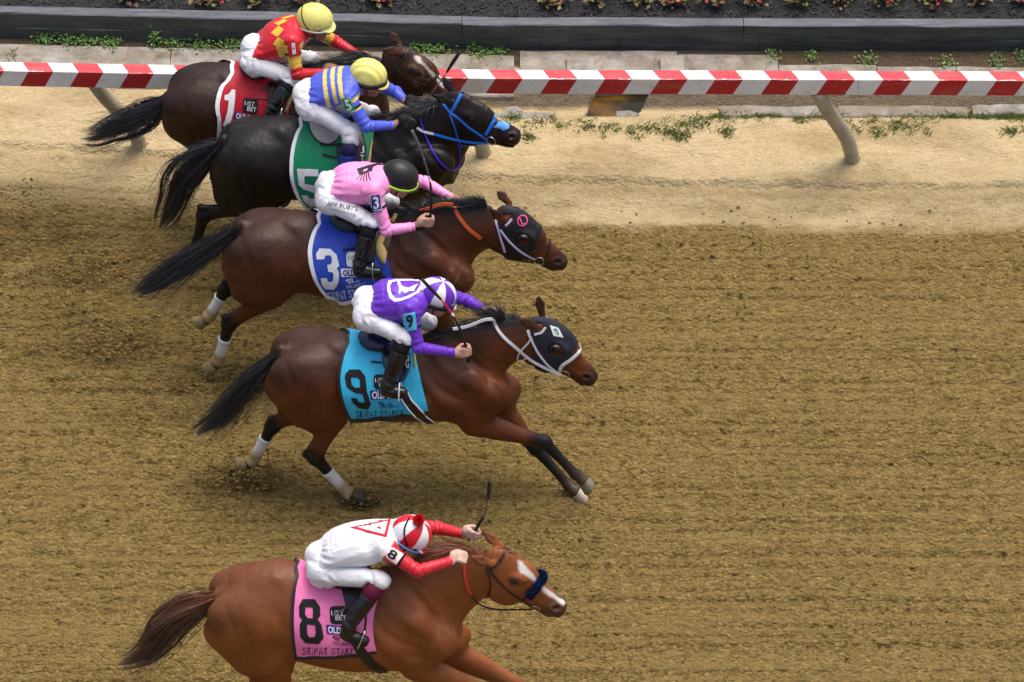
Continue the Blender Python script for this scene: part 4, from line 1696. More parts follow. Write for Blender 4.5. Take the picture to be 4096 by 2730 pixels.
    for L_, i1 in ((T, 46), (Nk, 37)):
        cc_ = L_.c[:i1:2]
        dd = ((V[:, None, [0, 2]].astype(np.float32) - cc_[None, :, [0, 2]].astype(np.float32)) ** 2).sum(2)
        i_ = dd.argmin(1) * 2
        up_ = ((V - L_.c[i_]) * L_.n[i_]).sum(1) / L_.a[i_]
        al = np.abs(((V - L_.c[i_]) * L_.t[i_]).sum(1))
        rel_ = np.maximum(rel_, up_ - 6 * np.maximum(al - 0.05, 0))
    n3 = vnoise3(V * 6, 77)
    G = np.maximum(G, sp.get('top_shade', 0.72) * sstep(rel_ + 0.35 * (n3 - 0.5), -0.05, 0.9))
    # eye surroundings
    eyep = None
    bv = bvh_np(V, Q)
    H.bvh = bv
    if sp.get('eye') is not None:
        eyep, en = hit(bv, sp['hz'](*sp['eye']))
        if eyep is not None:
            d = np.linalg.norm(V - eyep, axis=1)
            G = np.maximum(G, 0.75 * (1 - sstep(d, 0.02, 0.055)))
    # nostrils, mouth
    for pxn in sp.get('nostril', []):
        q_, nn_ = hit(bv, pxn)
        if q_ is None:
            continue
        for m in (0, 1):
            qm = q_ if not m else q_ - 2 * ((q_ - hp.o) @ lat) * lat
            nm_ = nn_ if not m else nn_ - 2 * (nn_ @ lat) * lat
            dl = V - qm
            ax_ = Hd.t[37] * 0.8 + Hd.n[37] * 0.6
            ax_ /= np.linalg.norm(ax_)
            al = dl @ ax_
            d = np.sqrt(np.maximum((dl ** 2).sum(1) - al ** 2, 0) + (al * 0.6) ** 2)
            V += nm_ * (0.007 * np.exp(-((d - 0.026) / 0.011) ** 2) - 0.020 * np.exp(-(d / 0.016) ** 2))[:, None] * (np.linalg.norm(dl, axis=1) < 0.07)[:, None]
            R = np.maximum(R, 1 - sstep(d, 0.010, 0.022))
    if sp.get('mouth'):
        mp_ = [hit(bv, m_)[0] for m_ in sp['mouth']]
        mp_ = [m_ for m_ in mp_ if m_ is not None]
        if len(mp_) > 1:
            for m in (0, 1):
                pm = [q_ if not m else q_ - 2 * ((q_ - hp.o) @ lat) * lat for q_ in mp_]
                d, tt = seg_dist(V, pm)
                V -= N * (0.007 * np.exp(-(d / 0.009) ** 2))[:, None]
                R = np.maximum(R, 0.9 * (1 - sstep(d, 0.003, 0.012)))
    face = (N @ FWD) < 0.25
    for poly in sp.get('white', []):
        W = np.maximum(W, (inside_px(V, poly) & face & (np.linalg.norm(V - c_[22], axis=1) < 0.5)).astype(float))
    if W.max() > 0:
        nb = np.concatenate([Q[:, [0, 1]], Q[:, [1, 2]], Q[:, [2, 3]], Q[:, [3, 0]]])
        for _ in range(1):
            s_ = np.bincount(nb[:, 0], W[nb[:, 1]], len(V)) + np.bincount(nb[:, 1], W[nb[:, 0]], len(V))
            c2 = np.bincount(nb[:, 0], minlength=len(V)) + np.bincount(nb[:, 1], minlength=len(V))
            W = 0.5 * W + 0.5 * s_ / np.maximum(c2, 1)
    DU = np.zeros(len(V))
    DU2 = np.zeros(len(V))
    for (pt_, r, a) in sp.get('dust', []):
        p3, _n = hit(bv, pt_)
        if p3 is not None:
            DU = np.maximum(DU, a * (1 - sstep(np.linalg.norm(V - p3, axis=1), r * 0.4, r)))
    for nm, l in legs.items():
        d, tt = seg_dist(V, [l[1], l[2], l[3], l[4]])
        DU2 = np.maximum(DU2, np.where(d < 0.2, sp.get('legdust', 0.35) * sstep(tt, sp.get('dust0', 1.2), 3.0), 0))
    me = mesh_np('horse_body', V, Q)
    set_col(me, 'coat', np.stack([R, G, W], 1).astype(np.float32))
    set_col(me, 'dust', np.stack([DU, DU2, DU * 0], 1).astype(np.float32))
    root = empty('racehorse')
    tag(root, sp['label'], 'horse', 'racehorses at full gallop')
    H.root = root
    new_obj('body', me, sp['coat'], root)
    # hooves
    for nm, l in legs.items():
        cor, toe = l[4], l[5]
        new_obj('hoof', hoof_mesh(cor, toe, 0.045), sp['hoof'].get(nm, MAT_HOOF), root)
    # bandages
    for nm, a, b, rad, dirty in sp.get('wraps', []):
        l = legs[nm]
        A, B, Cc = l[2], l[3], l[4]
        pth = [A + (B - A) * a, A + (B - A) * (a * 0.5 + 0.42), B - (B - A) * 0.06]
        rr = [rad * 1.02, rad * 0.86, rad * 1.0]
        if b > 1:
            pth += [B + (Cc - B) * 0.35, B + (Cc - B) * (b - 1)]
            rr += [rad * 1.08, rad * 0.95]
        bandage(pth, rr, root, dirty)
    # eyes
    if eyep is not None:
        for m in (0, 1):
            e = eyep + (np.array(en) * -0.013)
            if m:
                e = e - 2 * ((e - hp.o) @ lat) * lat
            me_ = bpy.data.meshes.new('eye')
            bm = bmesh.new()
            bmesh.ops.create_uvsphere(bm, u_segments=16, v_segments=10, radius=0.019)
            bmesh.ops.translate(bm, vec=Vector(e), verts=bm.verts)
            bm.to_mesh(me_)
            bm.free()
            me_.polygons.foreach_set('use_smooth', np.full(len(me_.polygons), True))
            new_obj('eye', me_, MAT_EYE, root)
            # eyelid fold
            if not m:
                ex = Hd.t[18]
                ez = np.cross(en, ex)
                ez /= np.linalg.norm(ez)
                arc = [e + en * 0.010 + ex * 0.024 * math.cos(a) + ez * 0.015 * math.sin(a) * (1 if math.sin(a) > 0 else 0.7) for a in np.linspace(0, 2 * math.pi, 25)]
                new_obj('eyelid', mesh_py('eyelid', *tube(arc, 0.0045, 6, False), True), MAT_NOSTRIL, root)
    make_tail(H)
    make_mane(H)
    return H


def make_tail(H):
    sp = H.sp
    r = np.random.RandomState(int(abs(H.y0) * 100) + 5)
    z = sp['tailz']
    P = np.array(H.tail_path)
    W = np.array([p[2] for p in sp['tail']], float)
    k = depth_scale(P[0]) * sp['tailk']
    W = W / k * 0.78
    N, M = sp.get('tailn', 1100), 16
    C_ = cr(P, 60)
    Wd = cr(W[:, None], 60)[:, 0]
    T = np.gradient(C_, axis=0)
    T /= np.linalg.norm(T, axis=1)[:, None]
    nrm = np.cross(T, np.array([0, 1.0, 0]))
    NL = 22
    lk = r.randint(0, NL, N)
    lu, lw = r.normal(size=NL) * 0.62, r.normal(size=NL) * 0.5
    lph, lam_, lend = r.uniform(0, 6.28, NL), r.uniform(0.12, 0.42, NL), r.uniform(0.80, 1.06, NL)
    free = r.rand(N) < 0.22
    u = np.where(free, r.normal(size=N) * 0.6, lu[lk] + r.normal(size=N) * 0.13)
    w = np.where(free, r.normal(size=N) * 0.5, lw[lk] + r.normal(size=N) * 0.13)
    u = np.clip(u, -1.4, 1.4)
    start = r.uniform(0.0, 0.22, N)
    end = np.clip(lend[lk] - np.abs(r.normal(size=N)) * 0.09, 0.35, 1.0)
    end[: N // 12] = r.uniform(0.3, 0.6, N // 12)
    S = np.zeros((N, M, 3))
    ss = np.linspace(0, 1, M)
    ph = r.uniform(0, 6.28, (N, 2))
    fr = r.uniform(0.6, 1.6, (N, 2))
    flare = 1 + 0.7 * np.abs(r.normal(size=N))
    for j, s in enumerate(ss):
        t_ = (start + (end - start) * s) * 59
        i = np.clip(t_.astype(int), 0, 58)
        f = (t_ - i)[:, None]
        c = C_[i] * (1 - f) + C_[i + 1] * f
        wd = Wd[i] * (1 - f[:, 0]) + Wd[i + 1] * f[:, 0]
        nn = nrm[i]
        clump = (np.where(free, 0.3, lam_[lk] * 1.3) * np.sin(np.where(free, ph[:, 0], lph[lk]) + 4.0 * s) + 0.05 * np.sin(ph[:, 0] + fr[:, 0] * 5 * s)) * s
        squeeze = np.where(free, 1.0, 0.55 + 0.45 * min(1, 3 * s))
        S[:, j] = c + nn * (wd * (u * squeeze * (1 + 0.35 * s) + clump))[:, None] + np.array([0, 1.0, 0]) * (np.maximum(wd, 0.02) * 0.75 * (w + 0.25 * np.sin(ph[:, 1] + fr[:, 1] * 4 * s) * s))[:, None]
        S[:, j] += (s ** 3)[..., None] * 0 if np.ndim(s) else 0
    # stray ends
    st = r.rand(N) < 0.24
    S[st] += (np.linspace(0, 1, M)[None, :, None] ** 2) * (r.normal(size=(st.sum(), 1, 3)) * np.array([0.07, 0.05, 0.10]))
    rad = (0.0021 * (1 - 0.85 * ss ** 1.4))[None, :] * r.uniform(0.6, 1.25, N)[:, None]
    o = new_obj('tail', hair_mesh('tail_hair', S, rad), sp['tailmat'], H.root)
    o['kind'] = 'stuff'
    if sp.get('tailroot'):
        n2 = int(N * 0.5)
        S2 = S[:n2].copy()
        e = 0.52
        S2 = S2[:, :, :]
        t2 = np.linspace(0, e, M) * (M - 1)
        i2 = np.clip(t2.astype(int), 0, M - 2)
        f2 = (t2 - i2)[None, :, None]
        S2 = S2[:, i2] * (1 - f2) + S2[:, i2 + 1] * f2 + np.array([0, -0.006, 0.004])
        S2 = S2 + r.normal(size=(n2, 1, 3)) * 0.006
        o = new_obj('tail_head', hair_mesh('tail_head_hair', S2, rad[:n2] * 1.05), sp['tailroot'], H.root)
        o['kind'] = 'stuff'


def make_mane(H):
    sp = H.sp
    r = np.random.RandomState(int(abs(H.y0) * 100) + 9)
    Nk = H.neck
    SS, RR = [], []
    M = 9
    for (i0, i1, n, L, lean, lay, jit) in sp['mane']:
        for _ in range(int(n * 1.7)):
            q = r.uniform(i0, i1)
            root = Nk.surf(q, r.normal() * 0.16, -0.006)
            i = int(min(q, 38))
            t_, n_ = Nk.t[i], Nk.n[i]
            d = n_ * math.cos(lean) - t_ * math.sin(lean) + np.array([0, lay, 0]) + r.normal(size=3) * jit
            d /= np.linalg.norm(d)
            ln = L * r.uniform(0.55, 1.15)
            bend = -t_ * 0.6 + np.array([0, lay * 0.8, -0.4]) + r.normal(size=3) * jit * 1.1
            s = np.linspace(0, 1, M)[:, None]
            SS.append(root + d * ln * s + bend * ln * 0.45 * s ** 2)
            RR.append(0.0019 * (1 - 0.85 * s[:, 0] ** 1.3) * r.uniform(0.6, 1.2))
    o = new_obj('mane', hair_mesh('mane_hair', np.array(SS), np.array(RR)), sp['manemat'], H.root)
    o['kind'] = 'stuff'
    if sp.get('forelock'):
        pb = sp['forelock']
        SS, RR = [], []
        for _ in range(90):
            p = H.head.surf(r.uniform(3, 7), r.normal() * 0.25, 0.0)
            d = H.head.t[6] * 0.8 + H.head.n[6] * 0.25 + r.normal(size=3) * 0.25
            s = np.linspace(0, 1, M)[:, None]
            ln = pb * r.uniform(0.5, 1.1)
            SS.append(p + d * ln * s - H.head.n[6] * ln * 0.25 * s ** 2)
            RR.append(0.0015 * (1 - 0.8 * s[:, 0] ** 1.5))
        o = new_obj('forelock', hair_mesh('forelock_hair', np.array(SS), np.array(RR)), sp['manemat'], H.root)
        o['kind'] = 'stuff'


MAT_HOOF = simple('hoof_dark', (0.055, 0.045, 0.035), 0.5, 0.4, vary=0.35, nscale=30)
MAT_HOOF_DUST = simple('hoof_dusty', (0.20, 0.145, 0.07), 0.8, 0.2, vary=0.3, nscale=30)
MAT_HOOF_PALE = simple('hoof_pale', (0.50, 0.40, 0.29), 0.6, 0.3, vary=0.2, nscale=30)
MAT_HOOF_GREY = simple('hoof_grey', (0.17, 0.15, 0.11), 0.6, 0.3, vary=0.3, nscale=30)
BLACKPT = (0.0055, 0.005, 0.005)
COAT_BAY = coat_mat('bay_coat', (0.112, 0.0300, 0.0085), (0.017, 0.0095, 0.007), BLACKPT)
COAT_BAY2 = coat_mat('dark_bay_coat', (0.086, 0.0240, 0.0080), (0.015, 0.009, 0.007), BLACKPT)
COAT_BROWN = coat_mat('brown_coat', (0.052, 0.0175, 0.0072), (0.012, 0.008, 0.0065), BLACKPT)
COAT_BLACK = coat_mat('black_coat', (0.0125, 0.0076, 0.0056), (0.007, 0.006, 0.006), (0.005, 0.0045, 0.0045), 0.38)
COAT_CHEST = coat_mat('chestnut_coat', (0.235, 0.069, 0.018), (0.035, 0.022, 0.017), (0.060, 0.020, 0.008))
HAIR_BLACK = hair_mat('black_hair', (0.010, 0.010, 0.012), (0.028, 0.028, 0.032))
HAIR_DARK = hair_mat('dark_chestnut_hair', (0.050, 0.022, 0.012), (0.085, 0.050, 0.036))
HAIR_CHEST = hair_mat('chestnut_hair', (0.14, 0.042, 0.016), (0.25, 0.085, 0.034))

REL_HIND = [(0.0, 0.05, 'rel'), (0.30, -0.30, 'rel'), (0.16, -0.58, 'rel'), (0.50, -0.70, 'rel'), (0.58, -0.75, 'rel'), (0.63, -0.82, 'rel')]
REL_HIND2 = [(0.0, 0.05, 'rel'), (0.26, -0.33, 'rel'), (0.06, -0.58, 'rel'), (0.36, -0.78, 'rel'), (0.44, -0.82, 'rel'), (0.50, -0.88, 'rel')]
REL_FORE = [(0.10, -0.06, 'rel'), (-0.08, -0.20, 'rel'), (0.12, -0.44, 'rel'), (-0.16, -0.52, 'rel'), (-0.24, -0.48, 'rel'), (-0.30, -0.44, 'rel')]
REL_FORE2 = [(0.10, -0.06, 'rel'), (-0.08, -0.20, 'rel'), (0.02, -0.52, 'rel'), (-0.26, -0.54, 'rel'), (-0.33, -0.48, 'rel'), (-0.38, -0.42, 'rel')]

STROKES = [
    ([(1500, 440), (1570, 500), (1640, 570), (1700, 650), (1735, 710)], .028, -.016),
    ([(1370, 470), (1440, 560), (1540, 630), (1640, 670)], .050, .014),
    ([(1320, 560), (1390, 660), (1490, 715), (1590, 745)], .030, -.012),
    ([(1400, 730), (1500, 790), (1580, 830)], .045, .012),
    ([(1270, 620), (1350, 730), (1440, 825)], .030, -.012),
    ([(1640, 745), (1680, 690), (1700, 620)], .030, .012),
    ([(1560, 770), (1640, 790), (1700, 770)], .022, -.010),
    ([(868, 760), (855, 660), (820, 570)], .045, -.018),
    ([(760, 420), (830, 480), (850, 560)], .035, -.006),
    ([(815, 430)], .060, .012),
    ([(545, 520), (590, 640), (650, 780)], .028, -.010),
    ([(700, 600), (740, 700), (750, 790)], .045, .010),
    ([(640, 640), (690, 740), (700, 800)], .025, -.008),
    ([(930, 775), (1050, 800), (1180, 815)], .030, -.007),
    ([(1000, 620), (1060, 700), (1080, 770)], .022, -.004),
    ([(1080, 610), (1140, 690), (1160, 770)], .022, -.004),
    ([(1160, 600), (1220, 680), (1240, 770)], .022, -.004),
    ([(1450, 360), (1530, 420), (1610, 470)], .035, -.006),
    ([(560, 440), (640, 400), (720, 380)], .03, -.006),
]
HORSES = {}
HORSES['9'] = dict(
    y0=0.0, yaw=7, tz=Z3, nz=Z3, hz=Z3, lz=Z3, tailz=Z3, tailk=1.38412,
    torso=[(500, 455, 720, .19, .2), (565, 405, 775, .24, .2), (650, 360, 795, .275, .2), (750, 332, 795, .285, .2), (850, 325, 788, .28, .2), (950, 335, 812, .29, .2), (1100, 352, 842, .30, .25),
           (1250, 362, 845, .30, .3), (1400, 375, 843, .28, .4), (1520, 392, 838, .255, .45), (1620, 425, 800, .225, .3), (1700, 480, 755, .19, .1), (1742, 545, 710, .14, 0)],
    neck=[((1330, 372), (1640, 700), .165, .45), ((1430, 345), (1690, 640), .135, .5), ((1540, 312), (1745, 575), .115, .5), ((1650, 285), (1792, 530), .102, .45), ((1760, 265), (1842, 495), .095, .4), ((1850, 262), (1880, 488), .09, .3)],
    head=[((1885, 262), (1845, 490), .080, .2), ((1965, 258), (1900, 528), .090, .2), ((2045, 290), (1965, 552), .094, .2), ((2100, 345), (2030, 577), .088, .2), ((2142, 422), (2080, 596), .070, .2), ((2185, 478), (2125, 608), .058, .2),
          ((2225, 518), (2168, 632), .054, .1), ((2258, 562), (2208, 646), .046, 0)],
    ears=[((1930, 318), (1822, 266), -0.075), ((1960, 235), (1940, 137), 0.06)],
    eye=(2035, 445), muzzle=0.85, nostril=[H9(1665, 1350)], mouth=C(H9, (1440, 1310), (1500, 1400), (1580, 1450), (1660, 1472)),
    legs=dict(nh=[(650, 600), (795, 815), (712, 1045), (885, 1235), (925, 1248), (978, 1252)],
              fh=[(640, 590), (640, 770), (470, 868), (362, 1055), (335, 1075), (285, 1090)],
              nf=[(1690, 690), (1590, 845), (1975, 955), (2148, 1132), (2190, 1165), (2240, 1205)],
              ff=[(1750, 660), (1730, 780), (1925, 985), (2108, 1192), (2150, 1225), (2210, 1270)]),
    hoof=dict(nh=MAT_HOOF, fh=MAT_HOOF_DUST, nf=MAT_HOOF_GREY, ff=MAT_HOOF_PALE),
    wraps=[('nh', 0.36, 1.45, 0.046, 0.62), ('fh', 0.34, 1.6, 0.046, 0.62)],
    offs=dict(nh=[.12, .15, .15, .165, .175, .185], nf=[.17, .15, .17, .21, .22, .235], ff=[.15, .11, .03, -.07, -.11, -.15]),
    tail=[(520, 440, 22), (455, 520, 45), (370, 610, 62), (270, 735, 72), (165, 835, 62), (45, 905, 36)],
    mane=[(2, 14, 260, .10, 1.2, .5, .2), (14, 24, 260, .10, 0.9, .4, .25), (24, 31, 330, .17, -0.1, .15, .22), (31, 38, 160, .07, 0.9, .3, .2)],
    coat=COAT_BAY, tailmat=HAIR_BLACK, manemat=HAIR_BLACK, legdust=.25,
    dust=[(Z3(720, 1000), .2, .2)],
    label='bay racehorse with dark blinker hood, white bridle and turquoise number 9 cloth')
HORSES['3'] = dict(
    y0=1.30, yaw=7, tz=Z2, nz=Z2, hz=H3, lz=Z2, tailz=Z2, tailk=1.27189,
    torso=[(555, 480, 725, .19, .2), (620, 418, 790, .24, .2), (700, 380, 805, .275, .2), (800, 363, 800, .285, .2), (900, 362, 792, .28, .2), (1000, 372, 812, .29, .2), (1130, 388, 840, .30, .25),
           (1260, 398, 846, .30, .3), (1380, 405, 846, .28, .4), (1500, 418, 842, .255, .45), (1600, 445, 815, .225, .3), (1680, 500, 780, .19, .1), (1722, 590, 745, .14, 0)],
    neck=[((1330, 398), (1640, 745), .165, .45), ((1440, 380), (1690, 690), .135, .5), ((1550, 365), (1745, 640), .115, .5), ((1670, 352), (1800, 600), .105, .45), ((1780, 345), (1845, 570), .098, .4), ((1860, 340), (1880, 560), .09, .3)],
    head=[((930, 250), (850, 785), .080, .2), ((1040, 245), (960, 860), .090, .2), ((1180, 315), (1085, 925), .094, .2), ((1325, 425), (1225, 965), .088, .2), ((1430, 600), (1330, 988), .070, .2), ((1540, 690), (1435, 1015), .058, .2),
          ((1655, 790), (1545, 1060), .054, .1), ((1752, 892), (1690, 1072), .046, 0)],
    ears=[((990, 450), (800, 292), -0.075), ((1020, 195), (905, 75), 0.06)],
    eye=(1240, 660), muzzle=0.8, nostril=[H3(1672, 972)], mouth=C(H3, (1490, 990), (1560, 1040), (1640, 1060)),
    legs=dict(nh=[(690, 620), (740, 800), (528, 955), (478, 1128), (462, 1155), (432, 1188)],
              fh=[(680, 620), (650, 760), (510, 775), (432, 905), (412, 930), (374, 955)],
              nf=[(1690, 720), (1580, 835), (1650, 1010), (1480, 1090), (1430, 1075), (1390, 1050)],
              ff=[(1690, 700), (1600, 800), (1640, 960), (1500, 1040), (1450, 1020), (1410, 1000)]),
    hoof=dict(nh=MAT_HOOF_DUST, fh=MAT_HOOF_DUST),
    wraps=[('nh', 0.40, 1.7, 0.046, 0.58), ('fh', 0.30, 1.7, 0.046, 0.62)],
    tail=[(590, 445, 22), (515, 505, 40), (420, 570, 50), (310, 640, 55), (200, 710, 52), (110, 765, 42), (40, 800, 22)],
    mane=[(0, 16, 600, .12, 0.9, .35, .3), (16, 28, 520, .14, 0.35, .05, .2), (28, 38, 420, .13, 0.3, .05, .2)],
    coat=COAT_BAY2, tailmat=HAIR_BLACK, manemat=HAIR_BLACK, forelock=.08, legdust=.3,
    dust=[(H3(500, 1250), .25, .35), (H3(450, 1350), .25, .4)],
    label='bay racehorse with black blinker hood, tan reins and blue number 3 cloth')
HORSES['5'] = dict(
    y0=2.26, yaw=20, tz=D_, nz=D_, hz=H5, lz=Z2, tailz=Z1, tailk=1.23842,
    torso=[(510, 325, 432, .19, .2), (540, 295, 460, .24, .2), (585, 272, 468, .275, .2), (640, 262, 462, .285, .2), (695, 264, 462, .28, .2), (755, 270, 472, .29, .25),
           (815, 278, 478, .30, .3), (880, 282, 478, .28, .4), (935, 290, 470, .255, .45), (985, 305, 452, .225, .3), (1020, 335, 435, .19, .1), (1040, 370, 425, .14, 0)],
    neck=[((860, 280), (1000, 430), .165, .45), ((905, 262), (1030, 410), .135, .5), ((950, 245), (1050, 375), .118, .5), ((990, 228), (1065, 345), .105, .45), ((1025, 212), (1080, 318), .098, .4)],
    head=[((840, 690), (850, 1225), .082, .2), ((960, 672), (960, 1262), .092, .2), ((1080, 728), (1060, 1278), .096, .2), ((1215, 800), (1160, 1282), .088, .2), ((1330, 940), (1265, 1280), .070, .2), ((1440, 1005), (1375, 1282), .058, .2),
          ((1545, 1042), (1480, 1305), .054, .1), ((1622, 1110), (1580, 1285), .046, 0)],
    ears=[((850, 800), (650, 705), -0.075), ((880, 660), (770, 505), 0.06)],
    eye=(1095, 990), muzzle=0.5, nostril=[H5(1562, 1195)], mouth=C(H5, (1420, 1240), (1480, 1275), (1560, 1290)),
    legs=dict(nh=[(640, 120), (640, 330), (400, 400), (350, 580), (330, 610), (300, 640)],
              fh=REL_HIND2,
              nf=[(1590, 130), (1500, 190), (1588, 228), (1480, 330), (1440, 330), (1400, 320)],
              ff=REL_FORE2),
    hoof={}, wraps=[],
    tail=[(800, 690, 22), (745, 740, 50), (670, 800, 70), (600, 870, 80), (560, 960, 62), (520, 1060, 45), (480, 1130, 20)],
    mane=[(0, 14, 300, .12, 1.0, .3, .3), (14, 28, 420, .12, 0.5, -.1, .4), (28, 38, 300, .11, 0.6, -.2, .4)],
    coat=COAT_BLACK, tailmat=HAIR_BLACK, manemat=HAIR_BLACK, legdust=.1, white=[],
    label='black racehorse with bright blue bridle and green number 5 cloth')
HORSES['1'] = dict(
    y0=2.98, yaw=16, tz=Z1, nz=Z1, hz=H5, lz=Z1, tailz=Z1, tailk=1.23842,
    torso=[(560, 440, 690, .19, .2), (620, 372, 735, .24, .2), (700, 320, 745, .275, .2), (780, 304, 735, .285, .2), (870, 308, 728, .28, .2), (960, 318, 742, .29, .2), (1080, 332, 758, .30, .25),
           (1200, 342, 762, .295, .3), (1320, 346, 752, .27, .4), (1430, 360, 722, .24, .4), (1510, 400, 685, .19, .1), (1550, 460, 640, .14, 0)],
    neck=[((1190, 345), (1500, 690), .165, .45), ((1300, 318), (1540, 600), .135, .5), ((1410, 300), (1575, 520), .115, .5), ((1500, 282), (1608, 462), .105, .45), ((1560, 262), (1625, 435), .098, .4)],
    head=[((180, 170), (170, 620), .082, .2), ((320, 150), (290, 655), .092, .2), ((450, 215), (390, 690), .096, .2), ((575, 280), (490, 712), .088, .2), ((655, 410), (570, 725), .070, .2), ((735, 515), (650, 745), .058, .2),
          ((815, 615), (735, 790), .054, .1), ((868, 690), (815, 815), .046, 0)],
    ears=[((260, 235), (85, 190), -0.075), ((270, 130), (155, -25), 0.06)],
    eye=(455, 465), muzzle=0.8,
    legs=dict(nh=REL_HIND, fh=REL_HIND2, nf=REL_FORE, ff=REL_FORE2),
    hoof={}, wraps=[],
    tail=[(530, 478, 20), (480, 520, 45), (410, 570, 62), (330, 610, 62), (240, 645, 50), (160, 675, 40), (85, 680, 28)],
    mane=[(0, 14, 420, .15, 0.6, .05, .25), (14, 30, 420, .15, 0.4, .05, .25), (30, 39, 420, .17, 0.5, .05, .25)],
    coat=COAT_BROWN, tailmat=HAIR_BLACK, manemat=HAIR_BLACK, legdust=.1, forelock=.05,
    white=[C(H5, (445, 268), (500, 268), (520, 310), (580, 380), (640, 440), (700, 500), (770, 600), (800, 650), (770, 640), (720, 570), (650, 500), (610, 440), (560, 375), (490, 350), (455, 310))],
    dust=[(H5(530, 530), .14, .6), (H5(480, 380), .09, .35), (H5(300, 90), .08, .5)],
    label='dark brown racehorse with white blaze and red number 1 cloth, nearest the rail')
HORSES['8'] = dict(
    y0=-2.45, yaw=7, tz=Z4, nz=Z4, hz=H8, lz=Z4, tailz=Z4, tailk=1.20667,
    torso=[(562, 610, 830, .19, .2), (620, 548, 885, .24, .2), (700, 482, 915, .275, .2), (790, 433, 915, .285, .2), (870, 421, 905, .28, .2), (970, 438, 920, .29, .2), (1090, 462, 958, .30, .25),
           (1220, 476, 976, .30, .3), (1340, 485, 976, .28, .4), (1460, 498, 968, .255, .45), (1560, 525, 940, .225, .3), (1640, 585, 905, .19, .1), (1690, 680, 870, .14, 0)],
    neck=[((1320, 490), (1620, 850), .165, .45), ((1430, 468), (1680, 780), .135, .5), ((1545, 430), (1740, 718), .115, .5), ((1665, 395), (1795, 660), .105, .45), ((1770, 370), (1845, 615), .098, .4), ((1850, 352), (1880, 600), .09, .3)],
    head=[((510, 275), (460, 715), .080, .2), ((600, 250), (545, 775), .090, .2), ((705, 312), (640, 815), .096, .2), ((810, 378), (745, 832), .090, .2), ((900, 475), (830, 840), .072, .2), ((990, 575), (920, 862), .058, .2),
          ((1100, 675), (1030, 922), .054, .1), ((1212, 778), (1145, 952), .046, 0)],
    ears=[((530, 430), (290, 345), -0.075), ((600, 250), (425, 95), 0.06)],
    eye=(735, 602), muzzle=0.8, nostril=[H8(1150, 855)], mouth=C(H8, (990, 880), (1060, 930), (1120, 948)), tailblack=0.3, top_shade=0.45, legblack=0.5, crest=0.5,
    legs=dict(nh=[(690, 720), (850, 940), (880, 1160), (1040, 1330), (1090, 1350), (1140, 1370)],
              fh=[(690, 720), (800, 900), (740, 1090), (700, 1290), (670, 1320), (640, 1340)],
              nf=[(1640, 830), (1530, 950), (1900, 1085), (2080, 1250), (2120, 1280), (2170, 1320)],
              ff=[(1700, 800), (1690, 880), (2090, 1075), (2270, 1230), (2310, 1260), (2360, 1300)]),
    hoof={}, wraps=[],
    tail=[(575, 600, 24), (505, 640, 60), (420, 690, 80), (330, 760, 80), (270, 850, 62), (190, 920, 45), (80, 950, 22)],
    mane=[(0, 14, 380, .14, 1.15, .4, .25), (14, 26, 420, .16, 1.1, .2, .25), (26, 36, 420, .20, 0.85, .0, .22)],
    coat=COAT_CHEST, tailmat=HAIR_DARK, manemat=HAIR_CHEST, tailroot=HAIR_CHEST, legdust=.75, dust0=.55, forelock=.06,
    white=[C(H8, (768, 400), (800, 388), (830, 430), (880, 480), (930, 540), (985, 600), (1040, 650), (1100, 700), (1170, 755), (1215, 770), (1235, 800), (1215, 825), (1180, 800), (1120, 765), (1060, 725), (1020, 690), (960, 620), (910, 580), (860, 540), (790, 500), (775, 470), (785, 440))],
    dust=[(Z4(1720, 850), .25, .2)],
    label='chestnut racehorse with white blaze, navy noseband roll and pink number 8 cloth')
import sys
ONLY = None
for _k in (ONLY or HORSES):
    HORSES[_k]['obj'] = build_horse(HORSES[_k])
# ================================================================== jockeys
from mathutils.geometry import delaunay_2d_cdt


def cloth_mat(name, gloss=0.5, sheen=0.1, bumpd=0.010, spec=0.4):
    t = NT(name)
    v = t.coord()
    n = t.noise(t.coord(scale=(1, 1, 1), rot=(0.4, 0.7, 0.3)), 9, 4, 0.55, dist=0.6)
    c = t.mix(t.ramp(t.noise(v, 4, 3), [(0.4, 0.0), (0.75, 0.05)]), t.attr('col'), (0.02, 0.015, 0.01))
    sp = t.n('ShaderNodeSeparateColor')
    t.l(t.attr('soil'), sp.inputs[0])
    c = t.mix(t.math('MULTIPLY', sp.outputs[0], t.ramp(t.noise(v, 45, 4, 0.8), [(0.52, 0.0), (0.66, 0.8)])), c, (0.28, 0.20, 0.10))
    t.P(Base_Color=c, Roughness=gloss, Specular_IOR_Level=spec, Sheen_Weight=sheen)
    t.bump(t.math('ADD', t.math('MULTIPLY', n, 0.6), t.math('ADD', t.math('MULTIPLY', t.ridge(t.coord(scale=(1, 1, 1.7), rot=(0.5, 0.6, 0.2)), 6, 1, 0.9, 0.5), 0.42), t.math('MULTIPLY', t.ridge(t.coord(scale=(1.6, 1, 1), rot=(0.2, -0.6, 0.9)), 13, 1, 0.9, 0.5), 0.14))), 0.55, bumpd)
    return t.m


